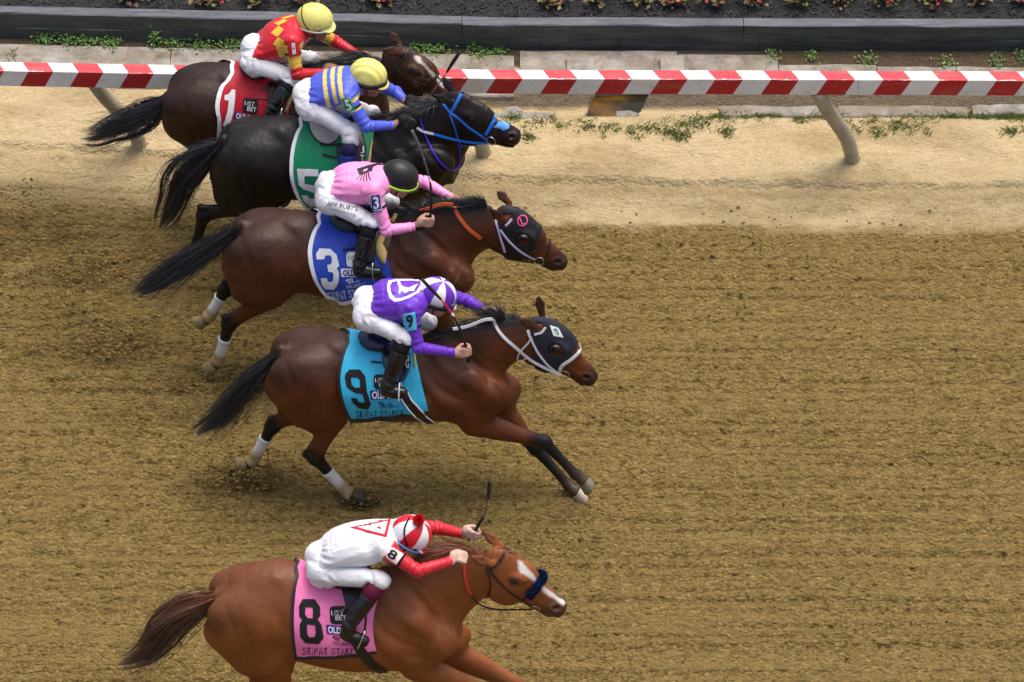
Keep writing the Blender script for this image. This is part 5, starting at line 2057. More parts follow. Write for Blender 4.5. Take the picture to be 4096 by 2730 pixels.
MAT_SILK = cloth_mat('silks', 0.42, 0.12, 0.013)
MAT_BREECH = cloth_mat('breeches', 0.6, 0.05, 0.012, 0.3)
MAT_HELM = cloth_mat('helmet_cover', 0.45, 0.05, 0.003)
MAT_BOOT = simple('black_boot', (0.006, 0.006, 0.007), 0.16, 0.6, vary=0.3, nscale=9, bump=0.22, bdist=0.008)
MAT_BLACKLEA = simple('black_leather', (0.008, 0.008, 0.009), 0.32, 0.5, vary=0.3, nscale=20, bump=0.3, bdist=0.003)
MAT_BLACKCLOTH = simple('black_cloth', (0.009, 0.009, 0.011), 0.75, 0.25, vary=0.25, nscale=30, bump=0.3, bdist=0.003)
MAT_LENS = simple('goggle_lens', (0.03, 0.025, 0.02), 0.06, 0.7, vary=0.2, bump=0)
MAT_LENS_AMBER = simple('amber_lens', (0.38, 0.17, 0.02), 0.08, 0.7, vary=0.3, nscale=60, bump=0)
MAT_METAL = simple('steel', (0.55, 0.54, 0.52), 0.25, 0.5, 1.0, vary=0.15, nscale=40, bump=0.1)


def skin_mat(name, c):
    t = NT(name)
    v = t.coord()
    c = np.asarray(c)
    t.P(Base_Color=t.ramp(t.noise(v, 30, 4), [(0.3, c * np.array([0.82, .75, .72])), (0.7, c * 1.1)]), Roughness=0.5, Specular_IOR_Level=0.35, Subsurface_Weight=0.08)
    t.bsdf.inputs['Subsurface Radius'].default_value = (0.01, 0.004, 0.002)
    t.bump(t.noise(v, 90, 3), 0.2, 0.002)
    return t.m


def fr(x, up):
    x = np.asarray(x, float)
    x = x / np.linalg.norm(x)
    z = np.asarray(up, float) - x * (np.asarray(up, float) @ x)
    z /= np.linalg.norm(z)
    return np.column_stack([x, np.cross(z, x), z])


def put_hand(f, wrist, hand, rod, k=0.006, s=1.0):
    """fist round a rod: wrist point, grip point, rod direction; five separate fingers"""
    rod = rod / np.linalg.norm(rod)
    x = hand - wrist
    x = x - rod * (x @ rod)
    x /= np.linalg.norm(x)
    yv = np.cross(rod, x)
    # back of the hand towards the camera
    if yv @ (CAM - hand) < 0:
        yv = -yv
    W = lambda a, b, c: hand + s * (x * a + yv * b + rod * c)
    f.chain([wrist, W(-0.055, 0.012, 0)], [0.027 * s, 0.026 * s], 0.012)
    for c in (-0.028, -0.009, 0.010, 0.028):
        f.chain([W(-0.062, 0.008, c * 0.7), W(-0.004, 0.024, c)], [0.016 * s, 0.0125 * s], 0.010)
    for c, r, e in ((-0.030, 0.0082, 0.9), (-0.0105, 0.0092, 1.0), (0.0095, 0.0096, 1.04), (0.0295, 0.0090, 0.96)):
        f.chain([W(-0.004, 0.024, c), W(0.034 * e, 0.016, c), W(0.040 * e, -0.014, c * 0.97), W(0.012, -0.026, c * 0.95)], [r * 1.12 * s, r * 1.05 * s, r * s, r * 0.9 * s], 0.0025)
    f.chain([W(-0.050, 0.000, 0.030), W(-0.020, -0.012, 0.047), W(0.014, -0.012, 0.046), W(0.030, -0.002, 0.040)], [0.015 * s, 0.0115 * s, 0.0100 * s, 0.0085 * s], 0.005)


def halfspace(f, p, n):
    """keep the side away from n"""
    X, Y, Z = f.grid((slice(None),) * 3)
    d = (X - np.float32(p[0])) * np.float32(n[0]) + (Y - np.float32(p[1])) * np.float32(n[1]) + (Z - np.float32(p[2])) * np.float32(n[2])
    f.F = np.maximum(f.F, d.astype(np.float32))


def wrinkle(V, N, amp, axes, seed):
    """cloth folds: ridged noise stretched along the limb"""
    A = V @ axes
    a = vnoise3(A * np.array([4.0, 22.0, 14.0]) + 50, seed)
    b = vnoise3(A * np.array([11.0, 46.0, 30.0]) + 90, seed + 1)
    r1 = 1 - np.abs(a * 2 - 1)
    r2 = 1 - np.abs(b * 2 - 1)
    return V + N * (amp * (r1 ** 2 - 0.35) + amp * 0.45 * (r2 ** 2 - 0.35))[:, None]


def limb_fold(V, N, path, amp, freq, seed, reach=0.1):
    """folds running across a bent limb, strongest near its joints"""
    d, tt = seg_dist(V, path)
    w = np.exp(-((tt - np.round(np.clip(tt, 0.0, len(path) - 1))) / 0.28) ** 2) * (d < reach)
    n = vnoise3(V * 14 + 7, seed)
    return V + N * (amp * w * np.sin(tt * freq + n * 9))[:, None]


class Jock:
    pass


def build_jockey(sp):
    y0 = sp['y0']
    z = sp['z']
    J = Jock()
    J.sp = sp
    q = lambda p: at_y((p[3] if len(p) > 3 else z)(p[0], p[1]), y0 + p[2])
    g = {k: q(v) for k, v in sp['pts'].items()}
    mir = lambda p: p * np.array([1, -1, 1]) + np.array([0, 2 * y0, 0])
    g.setdefault('fhip', mir(g['nhip']))
    for a in ('knee', 'ankle', 'heel', 'toe'):
        if 'f' + a not in g:
            g['f' + a] = mir(g['n' + a])
    J.g = g
    pl = Plane((0, y0, 0))
    T = Loft(pl, [(z(*a), z(*b), w) for a, b, w in sp['torso']], 30, caps=(0.5, 0.6))
    J.T = T
    root = empty('person')
    tag(root, sp['label'], 'person', 'jockeys on the racehorses')
    J.root = root
    allp = np.array(list(g.values()) + list(T.c))
    lo, hi = allp.min(0) - 0.20, allp.max(0) + 0.26
    tax = T.t[15]
    # head frame
    pit, yaw = math.radians(sp['pitch']), math.radians(sp.get('hyaw', 0))
    F3 = np.array([math.cos(pit) * math.cos(yaw), -math.cos(pit) * math.sin(yaw), -math.sin(pit)])
    HB = fr(F3, (math.sin(pit), 0, math.cos(pit)))
    Fv, Lv, Uv = HB[:, 0], HB[:, 1], HB[:, 2]
    hc = g['helm'] - Uv * 0.058 + Fv * 0.006        # head centre under the helmet
    J.HB, J.hc = HB, hc
    nk = T.c[-1]
    arms = {s: [g[s + 'sh'], g[s + 'el'], g[s + 'wr']] for s in 'nf'}
    legs = {s: [g[s + 'hip'], g[s + 'knee'], g[s + 'ankle']] for s in 'nf'}
    # ---------------- skin body: one continuous figure
    f = Field(lo, hi, 0.0070)
    f.loft(Loft.direct(pl, T.c[::3], T.a[::3] - 0.014, T.b[::3] - 0.014, None, 20), 0.01)
    f.chain([nk, hc - Uv * 0.05 - Fv * 0.02], [0.058, 0.054], 0.03)
    for s in 'nf':
        a = arms[s]
        f.chain([T.c[-5], a[0]], [0.06, 0.045], 0.03)
        f.chain([a[0], a[1], a[1] * 0.6 + a[2] * 0.4, a[2]], [0.038, 0.031, 0.032, 0.025], 0.02)
        put_hand(f, a[2], g[s + 'hand'], q(sp['rod'][s][0]) - q(sp['rod'][s][1]) if s in sp['rod'] else np.array([0.1, 0.8, 0.5]))
        l = legs[s]
        f.chain([l[0], l[0] * 0.5 + l[1] * 0.5, l[1]], [0.066, 0.056, 0.040], 0.03)
        f.chain([l[1], l[1] * 0.6 + l[2] * 0.4, l[2]], [0.038, 0.036, 0.028], 0.02)
        f.chain([g[s + 'heel'] * 0.85 + g[s + 'toe'] * 0.15, g[s + 'heel'] * 0.35 + g[s + 'toe'] * 0.65], [0.024, 0.020], 0.015)
    f.ell((g['nhip'] + g['fhip']) / 2, (0.09, 0.12, 0.08), 0.04)
    f.ell(hc + Uv * 0.015, (0.094, 0.074, 0.104), 0.01, HB)
    f.ell(hc + Fv * 0.028 - Uv * 0.062, (0.062, 0.054, 0.058), 0.03, HB)
    f.ell(hc + Fv * 0.062 - Uv * 0.098, (0.022, 0.026, 0.018), 0.02, HB)                       # chin
    f.chain([hc + Fv * 0.088 - Uv * 0.005, hc + Fv * 0.108 - Uv * 0.042], [0.011, 0.0145], 0.012)  # nose
    f.chain([hc + Fv * 0.080 + Uv * 0.012 + Lv * 0.035, hc + Fv * 0.085 + Uv * 0.012 - Lv * 0.035], [0.014, 0.014], 0.012)
    for sg in (-1, 1):
        f.ell(hc + Fv * 0.078 + Lv * sg * 0.030 - Uv * 0.008, (0.014, 0.017, 0.010), 0.008, HB, cut=True)   # eye hollow
        f.ell(hc + Fv * 0.062 + Lv * sg * 0.043 - Uv * 0.032, (0.022, 0.018, 0.018), 0.015, HB)             # cheekbone
        f.ell(hc + Lv * sg * 0.076 - Uv * 0.018 - Fv * 0.01, (0.018, 0.008, 0.030), 0.006, HB)               # ear
    f.chain([hc + Fv * 0.088 - Uv * 0.070 + Lv * 0.018, hc + Fv * 0.088 - Uv * 0.070 - Lv * 0.018], [0.009, 0.009], 0.008)   # lips
    f.chain([hc + Fv * 0.100 - Uv * 0.070 + Lv * 0.022, hc + Fv * 0.100 - Uv * 0.070 - Lv * 0.022], [0.0035, 0.0035], 0.004, cut=True)
    V, Q = f.mesh(1)
    new_obj('body', mesh_np('jockey_body', V, Q), sp['skin'], root)
    J.body_bvh = bvh_np(V, Q)
    # ---------------- jacket
    f = Field(lo, hi, 0.0060 if sp['seed'] == 3 else 0.0074)
    f.loft(Loft.direct(pl, T.c[::3], T.a[::3] + 0.004, T.b[::3] + 0.004, None, 20, caps=(.5, .5)), 0.01)
    for s in 'nf':
        a = arms[s]
        f.chain([T.c[-7], T.c[-7] * 0.4 + a[0] * 0.6, a[0]], [0.085, 0.078, 0.062], 0.06)
        f.chain([a[0], a[0] * 0.5 + a[1] * 0.5, a[1]], [0.055, 0.050, 0.043], 0.05)
        wr2 = a[2] + (a[1] - a[2]) / np.linalg.norm(a[1] - a[2]) * 0.012
        f.chain([a[1], a[1] * 0.6 + wr2 * 0.4, wr2], [0.042, 0.039, 0.031], 0.015)
        e = (a[2] - a[1]) / np.linalg.norm(a[2] - a[1])
        # cuff: cut flat at the wrist
        m = 0.07
        sl = f.sub(a[2] - m, a[2] + m)
        X, Y, Z = f.grid(sl)
        d = (X - a[2][0]) * e[0] + (Y - a[2][1]) * e[1] + (Z - a[2][2]) * e[2] + 0.004
        f.F[sl] = np.maximum(f.F[sl], d.astype(np.float32))
    # waist cut
    p_, n_ = T.c[0] - T.t[0] * 0.012, -T.t[0]
    X, Y, Z = f.grid((slice(None),) * 3)
    d = ((X - p_[0]) * n_[0] + (Y - p_[1]) * n_[1] + (Z - p_[2]) * n_[2]).astype(np.float32)
    near = ((X - p_[0]) ** 2 + (Y - p_[1]) ** 2 + (Z - p_[2]) ** 2) < 0.3 ** 2
    f.F = np.where(near, np.maximum(f.F, d), f.F)
    f.ell(hc + Uv * 0.03, (0.105, 0.088, 0.11), 0.012, HB, cut=True)
    V, Q = f.mesh(1)
    N = vert_normals(V, Q)
    axes = fr(T.t[12], (0, 0, 1))
    V0_ = V
    dA = np.minimum(*[seg_dist(V, [arms[s][0] * 0.85 + arms[s][1] * 0.15, arms[s][1], arms[s][2]])[0] for s in 'nf'])
    V = wrinkle(V, N, 0.0056, axes, 3 + sp['seed'])
    wA = sstep(dA, 0.06, 0.11)[:, None]
    V = V0_ * (1 - wA) + V * wA
    for s in 'nf':
        V = limb_fold(V, N, arms[s], 0.0042, 34, sp['seed'] + 2, 0.08)
    dT, tT = seg_dist(V, list(T.c[::3]))
    V = V + N * (0.004 * np.exp(-((tT - 1.2) / 0.7) ** 2) * np.sin(np.arctan2(V[:, 1] - y0, V[:, 2] - T.c[3][2]) * 17))[:, None]
    col = np.zeros((len(V), 3), np.float32)
    da, ta = {}, {}
    for s in 'nf':
        da[s], ta[s] = seg_dist(V, arms[s])
    isarm = np.minimum(da['n'], da['f']) - 0.055 < dT - 0.10
    isarm &= np.where(da['n'] < da['f'], ta['n'], ta['f']) > 0.05
    arm_t = np.where(da['n'] < da['f'], ta['n'], ta['f'])
    sec = np.interp(tT, np.arange(10), np.arange(10)) / 9.0
    col[:] = sp['jcol'](V, sec, isarm, arm_t)
    me = mesh_np('jacket', V, Q)
    set_col(me, 'col', col)
    soil = np.where(isarm, 0.12, 0.03) * sp.get('soil', 1.0)
    set_col(me, 'soil', np.stack([soil] * 3, 1).astype(np.float32))
    jk = new_obj('jacket', me, MAT_SILK, root)
    J.jacket = jk
    J.jbvh = bvh_np(V, Q)
    # ---------------- breeches
    f = Field(lo, hi, 0.0080)
    pc = (g['nhip'] + g['fhip']) / 2
    f.chain([T.c[4], T.c[0], pc + np.array([0.03, 0, 0.01])], [0.072, 0.096, 0.100], 0.02)
    f.ell(pc + np.array([0.03, 0, 0.0]), (0.098, 0.130, 0.088), 0.08)
    for s, sg in (('n', -1), ('f', 1)):
        l = legs[s]
        f.ell(l[0] + np.array([-0.006, sg * 0.010, -0.008]), (0.080, 0.070, 0.082), 0.08)
        f.chain([l[0], l[0] * 0.55 + l[1] * 0.45, l[1]], [0.076, 0.068, 0.056], 0.06)
        kb = sp['kneecut']
        e = (l[2] - l[1]) / np.linalg.norm(l[2] - l[1])
        f.chain([l[1], l[1] + e * (kb + 0.02)], [0.064, 0.058], 0.02)
        c0 = l[1] + e * kb
        m = 0.12
        sl = f.sub(c0 - m, c0 + m)
        X, Y, Z = f.grid(sl)
        qx, qy, qz = X - c0[0], Y - c0[1], Z - c0[2]
        d = qx * e[0] + qy * e[1] + qz * e[2]
        rr2 = qx * qx + qy * qy + qz * qz - d * d
        f.F[sl] = np.where(rr2 < 0.075 ** 2, np.maximum(f.F[sl], d.astype(np.float32)), f.F[sl])
    V, Q = f.mesh(1)
    N = vert_normals(V, Q)
    V = wrinkle(V, N, 0.0042, fr(legs['n'][1] - legs['n'][0], (0, 0, 1)), 11 + sp['seed'])
    for s in 'nf':
        V = limb_fold(V, N, [legs[s][0], legs[s][1], legs[s][2]], 0.0052, 30, sp['seed'] + 5, 0.13)
    me = mesh_np('breeches', V, Q)
    cc = np.tile(np.array([0.74, 0.74, 0.765], np.float32), (len(V), 1))
    set_col(me, 'col', cc)
    set_col(me, 'soil', np.full((len(V), 3), 0.05, np.float32))
    new_obj('breeches', me, MAT_BREECH, root)
    J.bbvh = bvh_np(V, Q)
    # ---------------- boots with knee socks
    for s in 'nf':
        l = legs[s]
        heel, toe = g[s + 'heel'], g[s + 'toe']
        e = (l[2] - l[1]) / np.linalg.norm(l[2] - l[1])
        top = l[1] + e * sp['boottop']
        fo = (toe - heel) / np.linalg.norm(toe - heel)
        pts_ = np.array([top, l[2], heel, toe])
        f = Field(pts_.min(0) - 0.12, pts_.max(0) + 0.12, 0.0068)
        f.chain([top, l[1] + e * (sp['boottop'] + 0.09), l[2]], [0.060, 0.058, 0.043], 0.01)
        f.chain([l[2], heel + fo * 0.03 + np.array([0, 0, 0.025])], [0.045, 0.043], 0.02)
        f.chain([heel + fo * 0.02, heel * 0.55 + toe * 0.45, toe - fo * 0.035], [0.042, 0.041, 0.033], 0.02)
        X, Y, Z = f.grid((slice(None),) * 3)
        d = (X - top[0]) * e[0] + (Y - top[1]) * e[1] + (Z - top[2]) * e[2]
        f.F = np.maximum(f.F, -d.astype(np.float32))
        un = np.cross(fo, np.array([0, 1.0, 0]))
        un = un if un[2] < 0 else -un
        p_ = heel + un * 0.030
        d = (X - p_[0]) * un[0] + (Y - p_[1]) * un[1] + (Z - p_[2]) * un[2]
        f.F = np.maximum(f.F, d.astype(np.float32))
        V, Q = f.mesh(1)
        N = vert_normals(V, Q)
        dd = np.linalg.norm(V - l[2], axis=1)
        V = V + N * (0.005 * np.exp(-(dd / 0.07) ** 2) * np.sin(((V - l[2]) @ e) * 120 + vnoise3(V * 25, 5) * 5))[:, None]
        bt = new_obj('boot', mesh_np('boot', V, Q), sp.get('bootmat', MAT_BOOT), root)
        # sole
        sV, sF = [], []
        side = np.cross(fo, un)
        n = 14
        for lv in (0.024, 0.036):
            for j in range(n):
                a = 2 * math.pi * j / n
                L = np.linalg.norm(toe - heel)
                sV.append(heel + un * lv + fo * (L * 0.44 + math.cos(a) * (L * 0.47 + 0.012)) + side * math.sin(a) * 0.040 * (1.05 if math.cos(a) > 0 else 0.9))
        sF = [(j, (j + 1) % n, n + (j + 1) % n, n + j) for j in range(n)] + [tuple(range(n))[::-1], tuple(range(n, 2 * n))]
        new_obj('sole', mesh_py('sole', sV, sF), simple('boot_sole', (0.03, 0.026, 0.022), 0.8, 0.2), bt)
        # knee sock / gaiter between breeches and boot
        if sp.get('sock') is not None:
            pth = [l[1] + e * (sp['kneecut'] - 0.035), l[1] + e * ((sp['kneecut'] + sp['boottop']) / 2), top + e * 0.02]
            new_obj('sock', mesh_py('sock', *tube(pth, [0.060, 0.0595, 0.058], 20, True, up=np.array([0, 1.0, 0])), True), sp['sock'], root)
    # ---------------- helmet
    rF, rL, rU = 0.138, 0.114, 0.122
    hcen = hc + Uv * 0.052 - Fv * 0.010
    f = Field(hcen - 0.20, hcen + 0.20, 0.0056)
    f.ell(hcen, (rF, rL, rU), 0.0, HB)
    cutp = hcen - Uv * 0.040 + Fv * 0.0
    cn = -Uv * 0.95 + Fv * 0.32
    cn /= np.linalg.norm(cn)
    X, Y, Z = f.grid((slice(None),) * 3)
    d = (X - cutp[0]) * cn[0] + (Y - cutp[1]) * cn[1] + (Z - cutp[2]) * cn[2]
    f.F = np.maximum(f.F, d.astype(np.float32))
    if sp.get('peak', True):
        pk = fr(Fv * 0.97 - Uv * 0.24, Uv)
        f.ell(hcen + Fv * 0.092 - Uv * 0.030, (0.075, 0.090, 0.016), 0.012, pk)
    V, Q = f.mesh(1)
    N = vert_normals(V, Q)
    loc = (V - hcen) @ HB
    az = np.arctan2(loc[:, 1], loc[:, 0])
    if sp.get('ridged'):
        V = V + N * (0.0028 * np.cos(loc[:, 1] * 150) * (loc[:, 2] > 0.0))[:, None]
    me = mesh_np('helmet', V, Q)
    set_col(me, 'col', sp['hcol'](loc, az).astype(np.float32))
    set_col(me, 'soil', np.stack([sp.get('hsoil', 0.1) * sstep(loc[:, 0], -0.02, 0.06)] * 3, 1).astype(np.float32))
    hm = new_obj('helmet', me, MAT_HELM, root)
    J.hbvh = bvh_np(V, Q)
    J.hcen = hcen

    def ring(off, scale, tilt, a0, a1, wid, th, mat, name, par):
        pts, nr = [], []
        for a in np.linspace(a0, a1, 40):
            p = hcen + Uv * (off + tilt * math.cos(a)) + Fv * rF * scale * math.cos(a) + Lv * rL * scale * math.sin(a)
            pts.append(p)
            nr.append(Fv * math.cos(a) / rF + Lv * math.sin(a) / rL)
        nr = np.array(nr)
        nr /= np.linalg.norm(nr, axis=1)[:, None]
        return new_obj(name, mesh_py(name, *ribbon(pts, nr, wid, th), True), mat, par)
    for (off, scale, tilt, wid, mat, name) in sp.get('bands', []):
        ring(off, scale, tilt, -math.pi, math.pi, wid, 0.006, mat, name, hm)
    # goggles
    go = new_obj('goggles', mesh_py('goggles', *join([tube([hc + Fv * 0.078 + Lv * sg * 0.032 + (Lv * sg * 0.026 * math.cos(a) + Uv * 0.021 * math.sin(a)) - Fv * 0.012 * (math.cos(a) > 0.3) - Uv * 0.010 for a in np.linspace(0, 2 * math.pi, 17)], 0.006, 6, False) for sg in (-1, 1)]), True), MAT_BLACKLEA, root)
    for sg in (-1, 1):
        bm = bmesh.new()
        bmesh.ops.create_uvsphere(bm, u_segments=14, v_segments=8, radius=1.0)
        me = bpy.data.meshes.new('lens')
        M_ = Matrix([[*(HB[i, 0] * 0.012, HB[i, 1] * 0.026, HB[i, 2] * 0.020), (hc + Fv * 0.076 + Lv * sg * 0.032 - Uv * 0.010)[i]] for i in range(3)] + [[0, 0, 0, 1]])
        bm.transform(M_)
        bm.to_mesh(me)
        bm.free()
        me.polygons.foreach_set('use_smooth', np.full(len(me.polygons), True))
        new_obj('lens', me, sp.get('lens', MAT_LENS), go)
    # chin strap
    cs = [hc + Lv * sg * 0.078 * w + Fv * (0.01 + 0.03 * (1 - w)) - Uv * (0.03 + 0.085 * (1 - w ** 2)) for sg, w in [(-1, 1), (-1, .9), (-1, .6), (-1, .25), (1, .25), (1, .6), (1, .9), (1, 1)]]
    new_obj('chin_strap', mesh_py('chin_strap', *tube(cr(cs, 24), 0.006, 6, True), True), MAT_BLACKLEA, hm)
    return J


# ------------------------------------------------------------------ flat print laid on cloth
def fill_px(loops, step, place, off):
    """flat filled outline (outer + holes, even-odd), photo-pixel outline laid on a surface by place(px) -> (point, normal)"""
    vs, ed = [], []
    for lp in loops:
        o = len(vs)
        lp = [np.asarray(p, float) for p in lp]
        out = []
        for i in range(len(lp)):
            a, b = lp[i], lp[(i + 1) % len(lp)]
            m = max(1, int(np.linalg.norm(b - a) / step))
            out += [a + (b - a) * j / m for j in range(m)]
        vs += out
        n = len(out)
        ed += [(o + i, o + (i + 1) % n) for i in range(n)]
    P = np.array(vs)
    lo, hi = P.min(0), P.max(0)
    gx_, gy_ = np.meshgrid(np.arange(lo[0] + step / 2, hi[0], step), np.arange(lo[1] + step / 2, hi[1], step))
    gp = np.stack([gx_.ravel(), gy_.ravel()], 1)

    def eo(p):
        r = np.zeros(len(p), bool)
        for lp in loops:
            r ^= inside_poly(p[:, 0], p[:, 1], [tuple(q) for q in lp])
        return r
    if len(gp):
        gp = gp[eo(gp)]
        vs += list(gp)
    res = delaunay_2d_cdt([Vector((float(v[0]), float(v[1]))) for v in vs], ed, [], 0, 1e-4)
    v2 = np.array([[v.x, v.y] for v in res[0]])
    tri = np.array([t for t in res[2] if len(t) == 3])
    cen = v2[tri].mean(1)
    tri = tri[eo(cen)]
    V3, ok = [], np.ones(len(v2), bool)
    for i, s in enumerate(v2):
        p, n = place(s)
        if p is None:
            ok[i] = False
            p, n = np.zeros(3), np.array([0, 0, 1.0])
        V3.append(p + n * off)
    tri = tri[ok[tri].all(1)]
    # face the camera
    V3 = np.array(V3)
    if len(tri) == 0:
        return V3, tri
    nn = np.cross(V3[tri[:, 1]] - V3[tri[:, 0]], V3[tri[:, 2]] - V3[tri[:, 0]])
    fl = (nn @ FWD) > 0
    tri[fl] = tri[fl][:, ::-1]
    # no stretched faces across a silhouette
    e = np.max([np.linalg.norm(V3[tri[:, i]] - V3[tri[:, (i + 1) % 3]], axis=1) for i in range(3)], 0)
    tri = tri[e < 0.12]
    return V3, tri


def print_on(name, loops, bvh, mat, parent, off=0.003, step=5.0, thick=0.0):
    cache = lambda s: hit(bvh, s)
    V, T = fill_px(loops, step, cache, off)
    if len(T) == 0:
        return None
    me = mesh_np(name, V, T, True)
    return new_obj(name, me, mat, parent)


def text_outline(txt, bold=0.0, space=1.0):
    cu = bpy.data.curves.new('t', 'FONT')
    cu.body = txt
    cu.size = 1.0
    cu.offset = bold
    cu.space_character = space
    cu.resolution_u = 3
    ob = bpy.data.objects.new('t', cu)
    COL.objects.link(ob)
    dg = bpy.context.evaluated_depsgraph_get()
    me = ob.evaluated_get(dg).to_mesh()
    V = np.array([v.co[:2] for v in me.vertices])
    T = []
    me.calc_loop_triangles()
    T = [tuple(t.vertices) for t in me.loop_triangles]
    ob.evaluated_get(dg).to_mesh_clear()
    bpy.data.objects.remove(ob)
    bpy.data.curves.remove(cu)
    lo, hi = V.min(0), V.max(0)
    return (V - lo) / (hi - lo), T


def text_on(name, txt, quad, bvh, mat, parent, off=0.0045, bold=0.0, space=1.0):
    """lettering stretched over the photo-pixel quad (tl, tr, br, bl)"""
    V, T = text_outline(txt, bold, space)
    tl, tr, br, bl = [np.asarray(p, float) for p in quad]
    P = []
    for u, v in V:
        s = (tl * (1 - u) + tr * u) * v + (bl * (1 - u) + br * u) * (1 - v)
        p, n = hit(bvh, s)
        P.append(None if p is None else p + n * off)
    T = [t for t in T if all(P[i] is not None for i in t)]
    if not T:
        return None
    P = [np.zeros(3) if p is None else p for p in P]
    me = mesh_np(name, np.array(P), np.array(T), False)
    o = new_obj(name, me, mat, parent)
    o['kind'] = 'stuff'
    return o


# a small slab-serif alphabet of strokes (unit box), for the race title on the cloths
SERIF = {
    'S': [[(.85, .80), (.70, .95), (.35, .97), (.14, .80), (.20, .62), (.50, .52), (.80, .40), (.88, .22), (.68, .04), (.32, .03), (.10, .18)], [(.85, .80), (.85, .98)], [(.10, .18), (.10, .0)]],
    'K': [[(.2, 0), (.2, 1)], [(.8, 1), (.25, .45)], [(.42, .60), (.88, 0)]],
    'I': [[(.5, 0), (.5, 1)]],
    'P': [[(.22, 0), (.22, 1)], [(.22, .96), (.65, .96), (.85, .82), (.85, .64), (.65, .5), (.22, .5)]],
    'A': [[(.05, 0), (.5, 1), (.95, 0)], [(.25, .35), (.75, .35)]],
    'T': [[(.5, 0), (.5, 1)], [(.05, .80), (.05, .97), (.95, .97), (.95, .80)]],
    'E': [[(.22, 0), (.22, 1)], [(.22, .96), (.88, .96), (.88, .80)], [(.22, .5), (.66, .5)], [(.22, .04), (.9, .04), (.92, .22)]],
    'R': [[(.2, 0), (.2, 1)], [(.2, .96), (.62, .96), (.82, .82), (.82, .66), (.62, .52), (.2, .52)], [(.5, .52), (.92, 0)]],
    'N': [[(.15, 0), (.15, 1)], [(.15, 1), (.85, 0)], [(.85, 0), (.85, 1)]],
}
FEET = {'K': [(.2, 0), (.2, 1), (.85, 1), (.88, 0)], 'I': [(.5, 0), (.5, 1)], 'P': [(.22, 0)], 'A': [(.05, 0), (.95, 0)], 'T': [(.5, 0)], 'R': [(.2, 0), (.92, 0)], 'N': [(.15, 0), (.85, 1)], 'E': [], 'S': []}


def serif_on(name, txt, quad, bvh, mat, parent, off=0.0045, weight=0.13):
    tl, tr, br, bl = [np.asarray(p, float) for p in quad]
    n = len(txt)
    V, F = [], []

    def mp(u, v):
        s = (tl * (1 - u) + tr * u) * v + (bl * (1 - u) + br * u) * (1 - v)
        return hit(bvh, s)
    wch = {'I': 0.5, ' ': 0.6}
    wid = [wch.get(c, 1.0) for c in txt]
    tot = sum(wid)
    x = 0
    asp = np.linalg.norm(tr - tl) / np.linalg.norm(bl - tl)
    lift = 0
    for c, w in zip(txt, wid):
        if c == ' ':
            x += w
            continue
        strokes = [(s, None) for s in SERIF[c]] + [([(fx - .2, fy + (.02 if fy < .5 else -.02)), (fx + .2, fy + (.02 if fy < .5 else -.02))], .5) for fx, fy in FEET[c]]
        for pts, th in strokes:
            pts = np.array(pts, float)
            T_ = np.gradient(pts, axis=0)
            T_ /= np.linalg.norm(T_, axis=1)[:, None]
            Nn = np.stack([-T_[:, 1], T_[:, 0]], 1)
            for i in range(len(pts)):
                vert = abs(Nn[i, 0])
                wt = (weight * (0.5 + 0.65 * vert) if th is None else weight * th) * 0.5
                for sg in (-1, 1):
                    pu = pts[i] + sg * Nn[i] * wt * np.array([1.25, 1.0])
                    uu = (x + 0.08 * w + pu[0] * 0.84 * w) / tot
                    p, nr = mp(uu, pu[1])
                    V.append(None if p is None else p + nr * (off + 0.00025 * lift))
            k = len(V) - 2 * len(pts)
            for i in range(len(pts) - 1):
                q = (k + 2 * i, k + 2 * i + 2, k + 2 * i + 3, k + 2 * i + 1)
                if all(V[j] is not None for j in q):
                    F.append(q)
            lift = (lift + 1) % 7
        x += w
    if not F:
        return None
    V = [np.zeros(3) if p is None else p for p in V]
    o = new_obj(name, mesh_np(name, np.array(V), np.array(F), False), mat, parent)
    o['kind'] = 'stuff'
    return o


def flat(name, c, rough=0.6):
    return simple(name, c, rough, 0.3, vary=0.08, nscale=40, bump=0.15, bdist=0.001)


PURPLE = srgb(102, 40, 186) * 0.95
PINK = srgb(247, 150, 205) * 0.95
BLUE = srgb(74, 92, 208) * 0.95
YEL = srgb(236, 214, 104) * 0.85
RED = srgb(206, 22, 42) * 0.95
GOLD = srgb(232, 186, 66) * 0.85
WHITE = np.array([0.74, 0.74, 0.76])
LEMON = srgb(238, 230, 126) * 0.85
SKIN_L = skin_mat('skin_fair', (0.50, 0.29, 0.215))
SKIN_M = skin_mat('skin_tan', (0.36, 0.185, 0.115))
SKIN_D = skin_mat('skin_brown', (0.26, 0.13, 0.08))
SKIN_P = skin_mat('skin_pale', (0.60, 0.39, 0.31))


def jc_plain(c):
    return lambda V, sec, arm, t: np.tile(np.asarray(c, np.float32), (len(V), 1))


def jc_sleeves(body, sleeve, fore=None, split=0.82):
    def fn(V, sec, arm, t):
        o = np.tile(np.asarray(body, np.float32), (len(V), 1))
        o[arm] = sleeve
        if fore is not None:
            o[arm & (t > split)] = fore
        return o
    return fn


def jc_hoops(body, hoop, tor, slv):
    def fn(V, sec, arm, t):
        o = np.tile(np.asarray(body, np.float32), (len(V), 1))
        for a, b in tor:
            o[(~arm) & (sec > a) & (sec < b)] = hoop
        for a, b in slv:
            o[arm & (t > a) & (t < b)] = hoop
        return o
    return fn


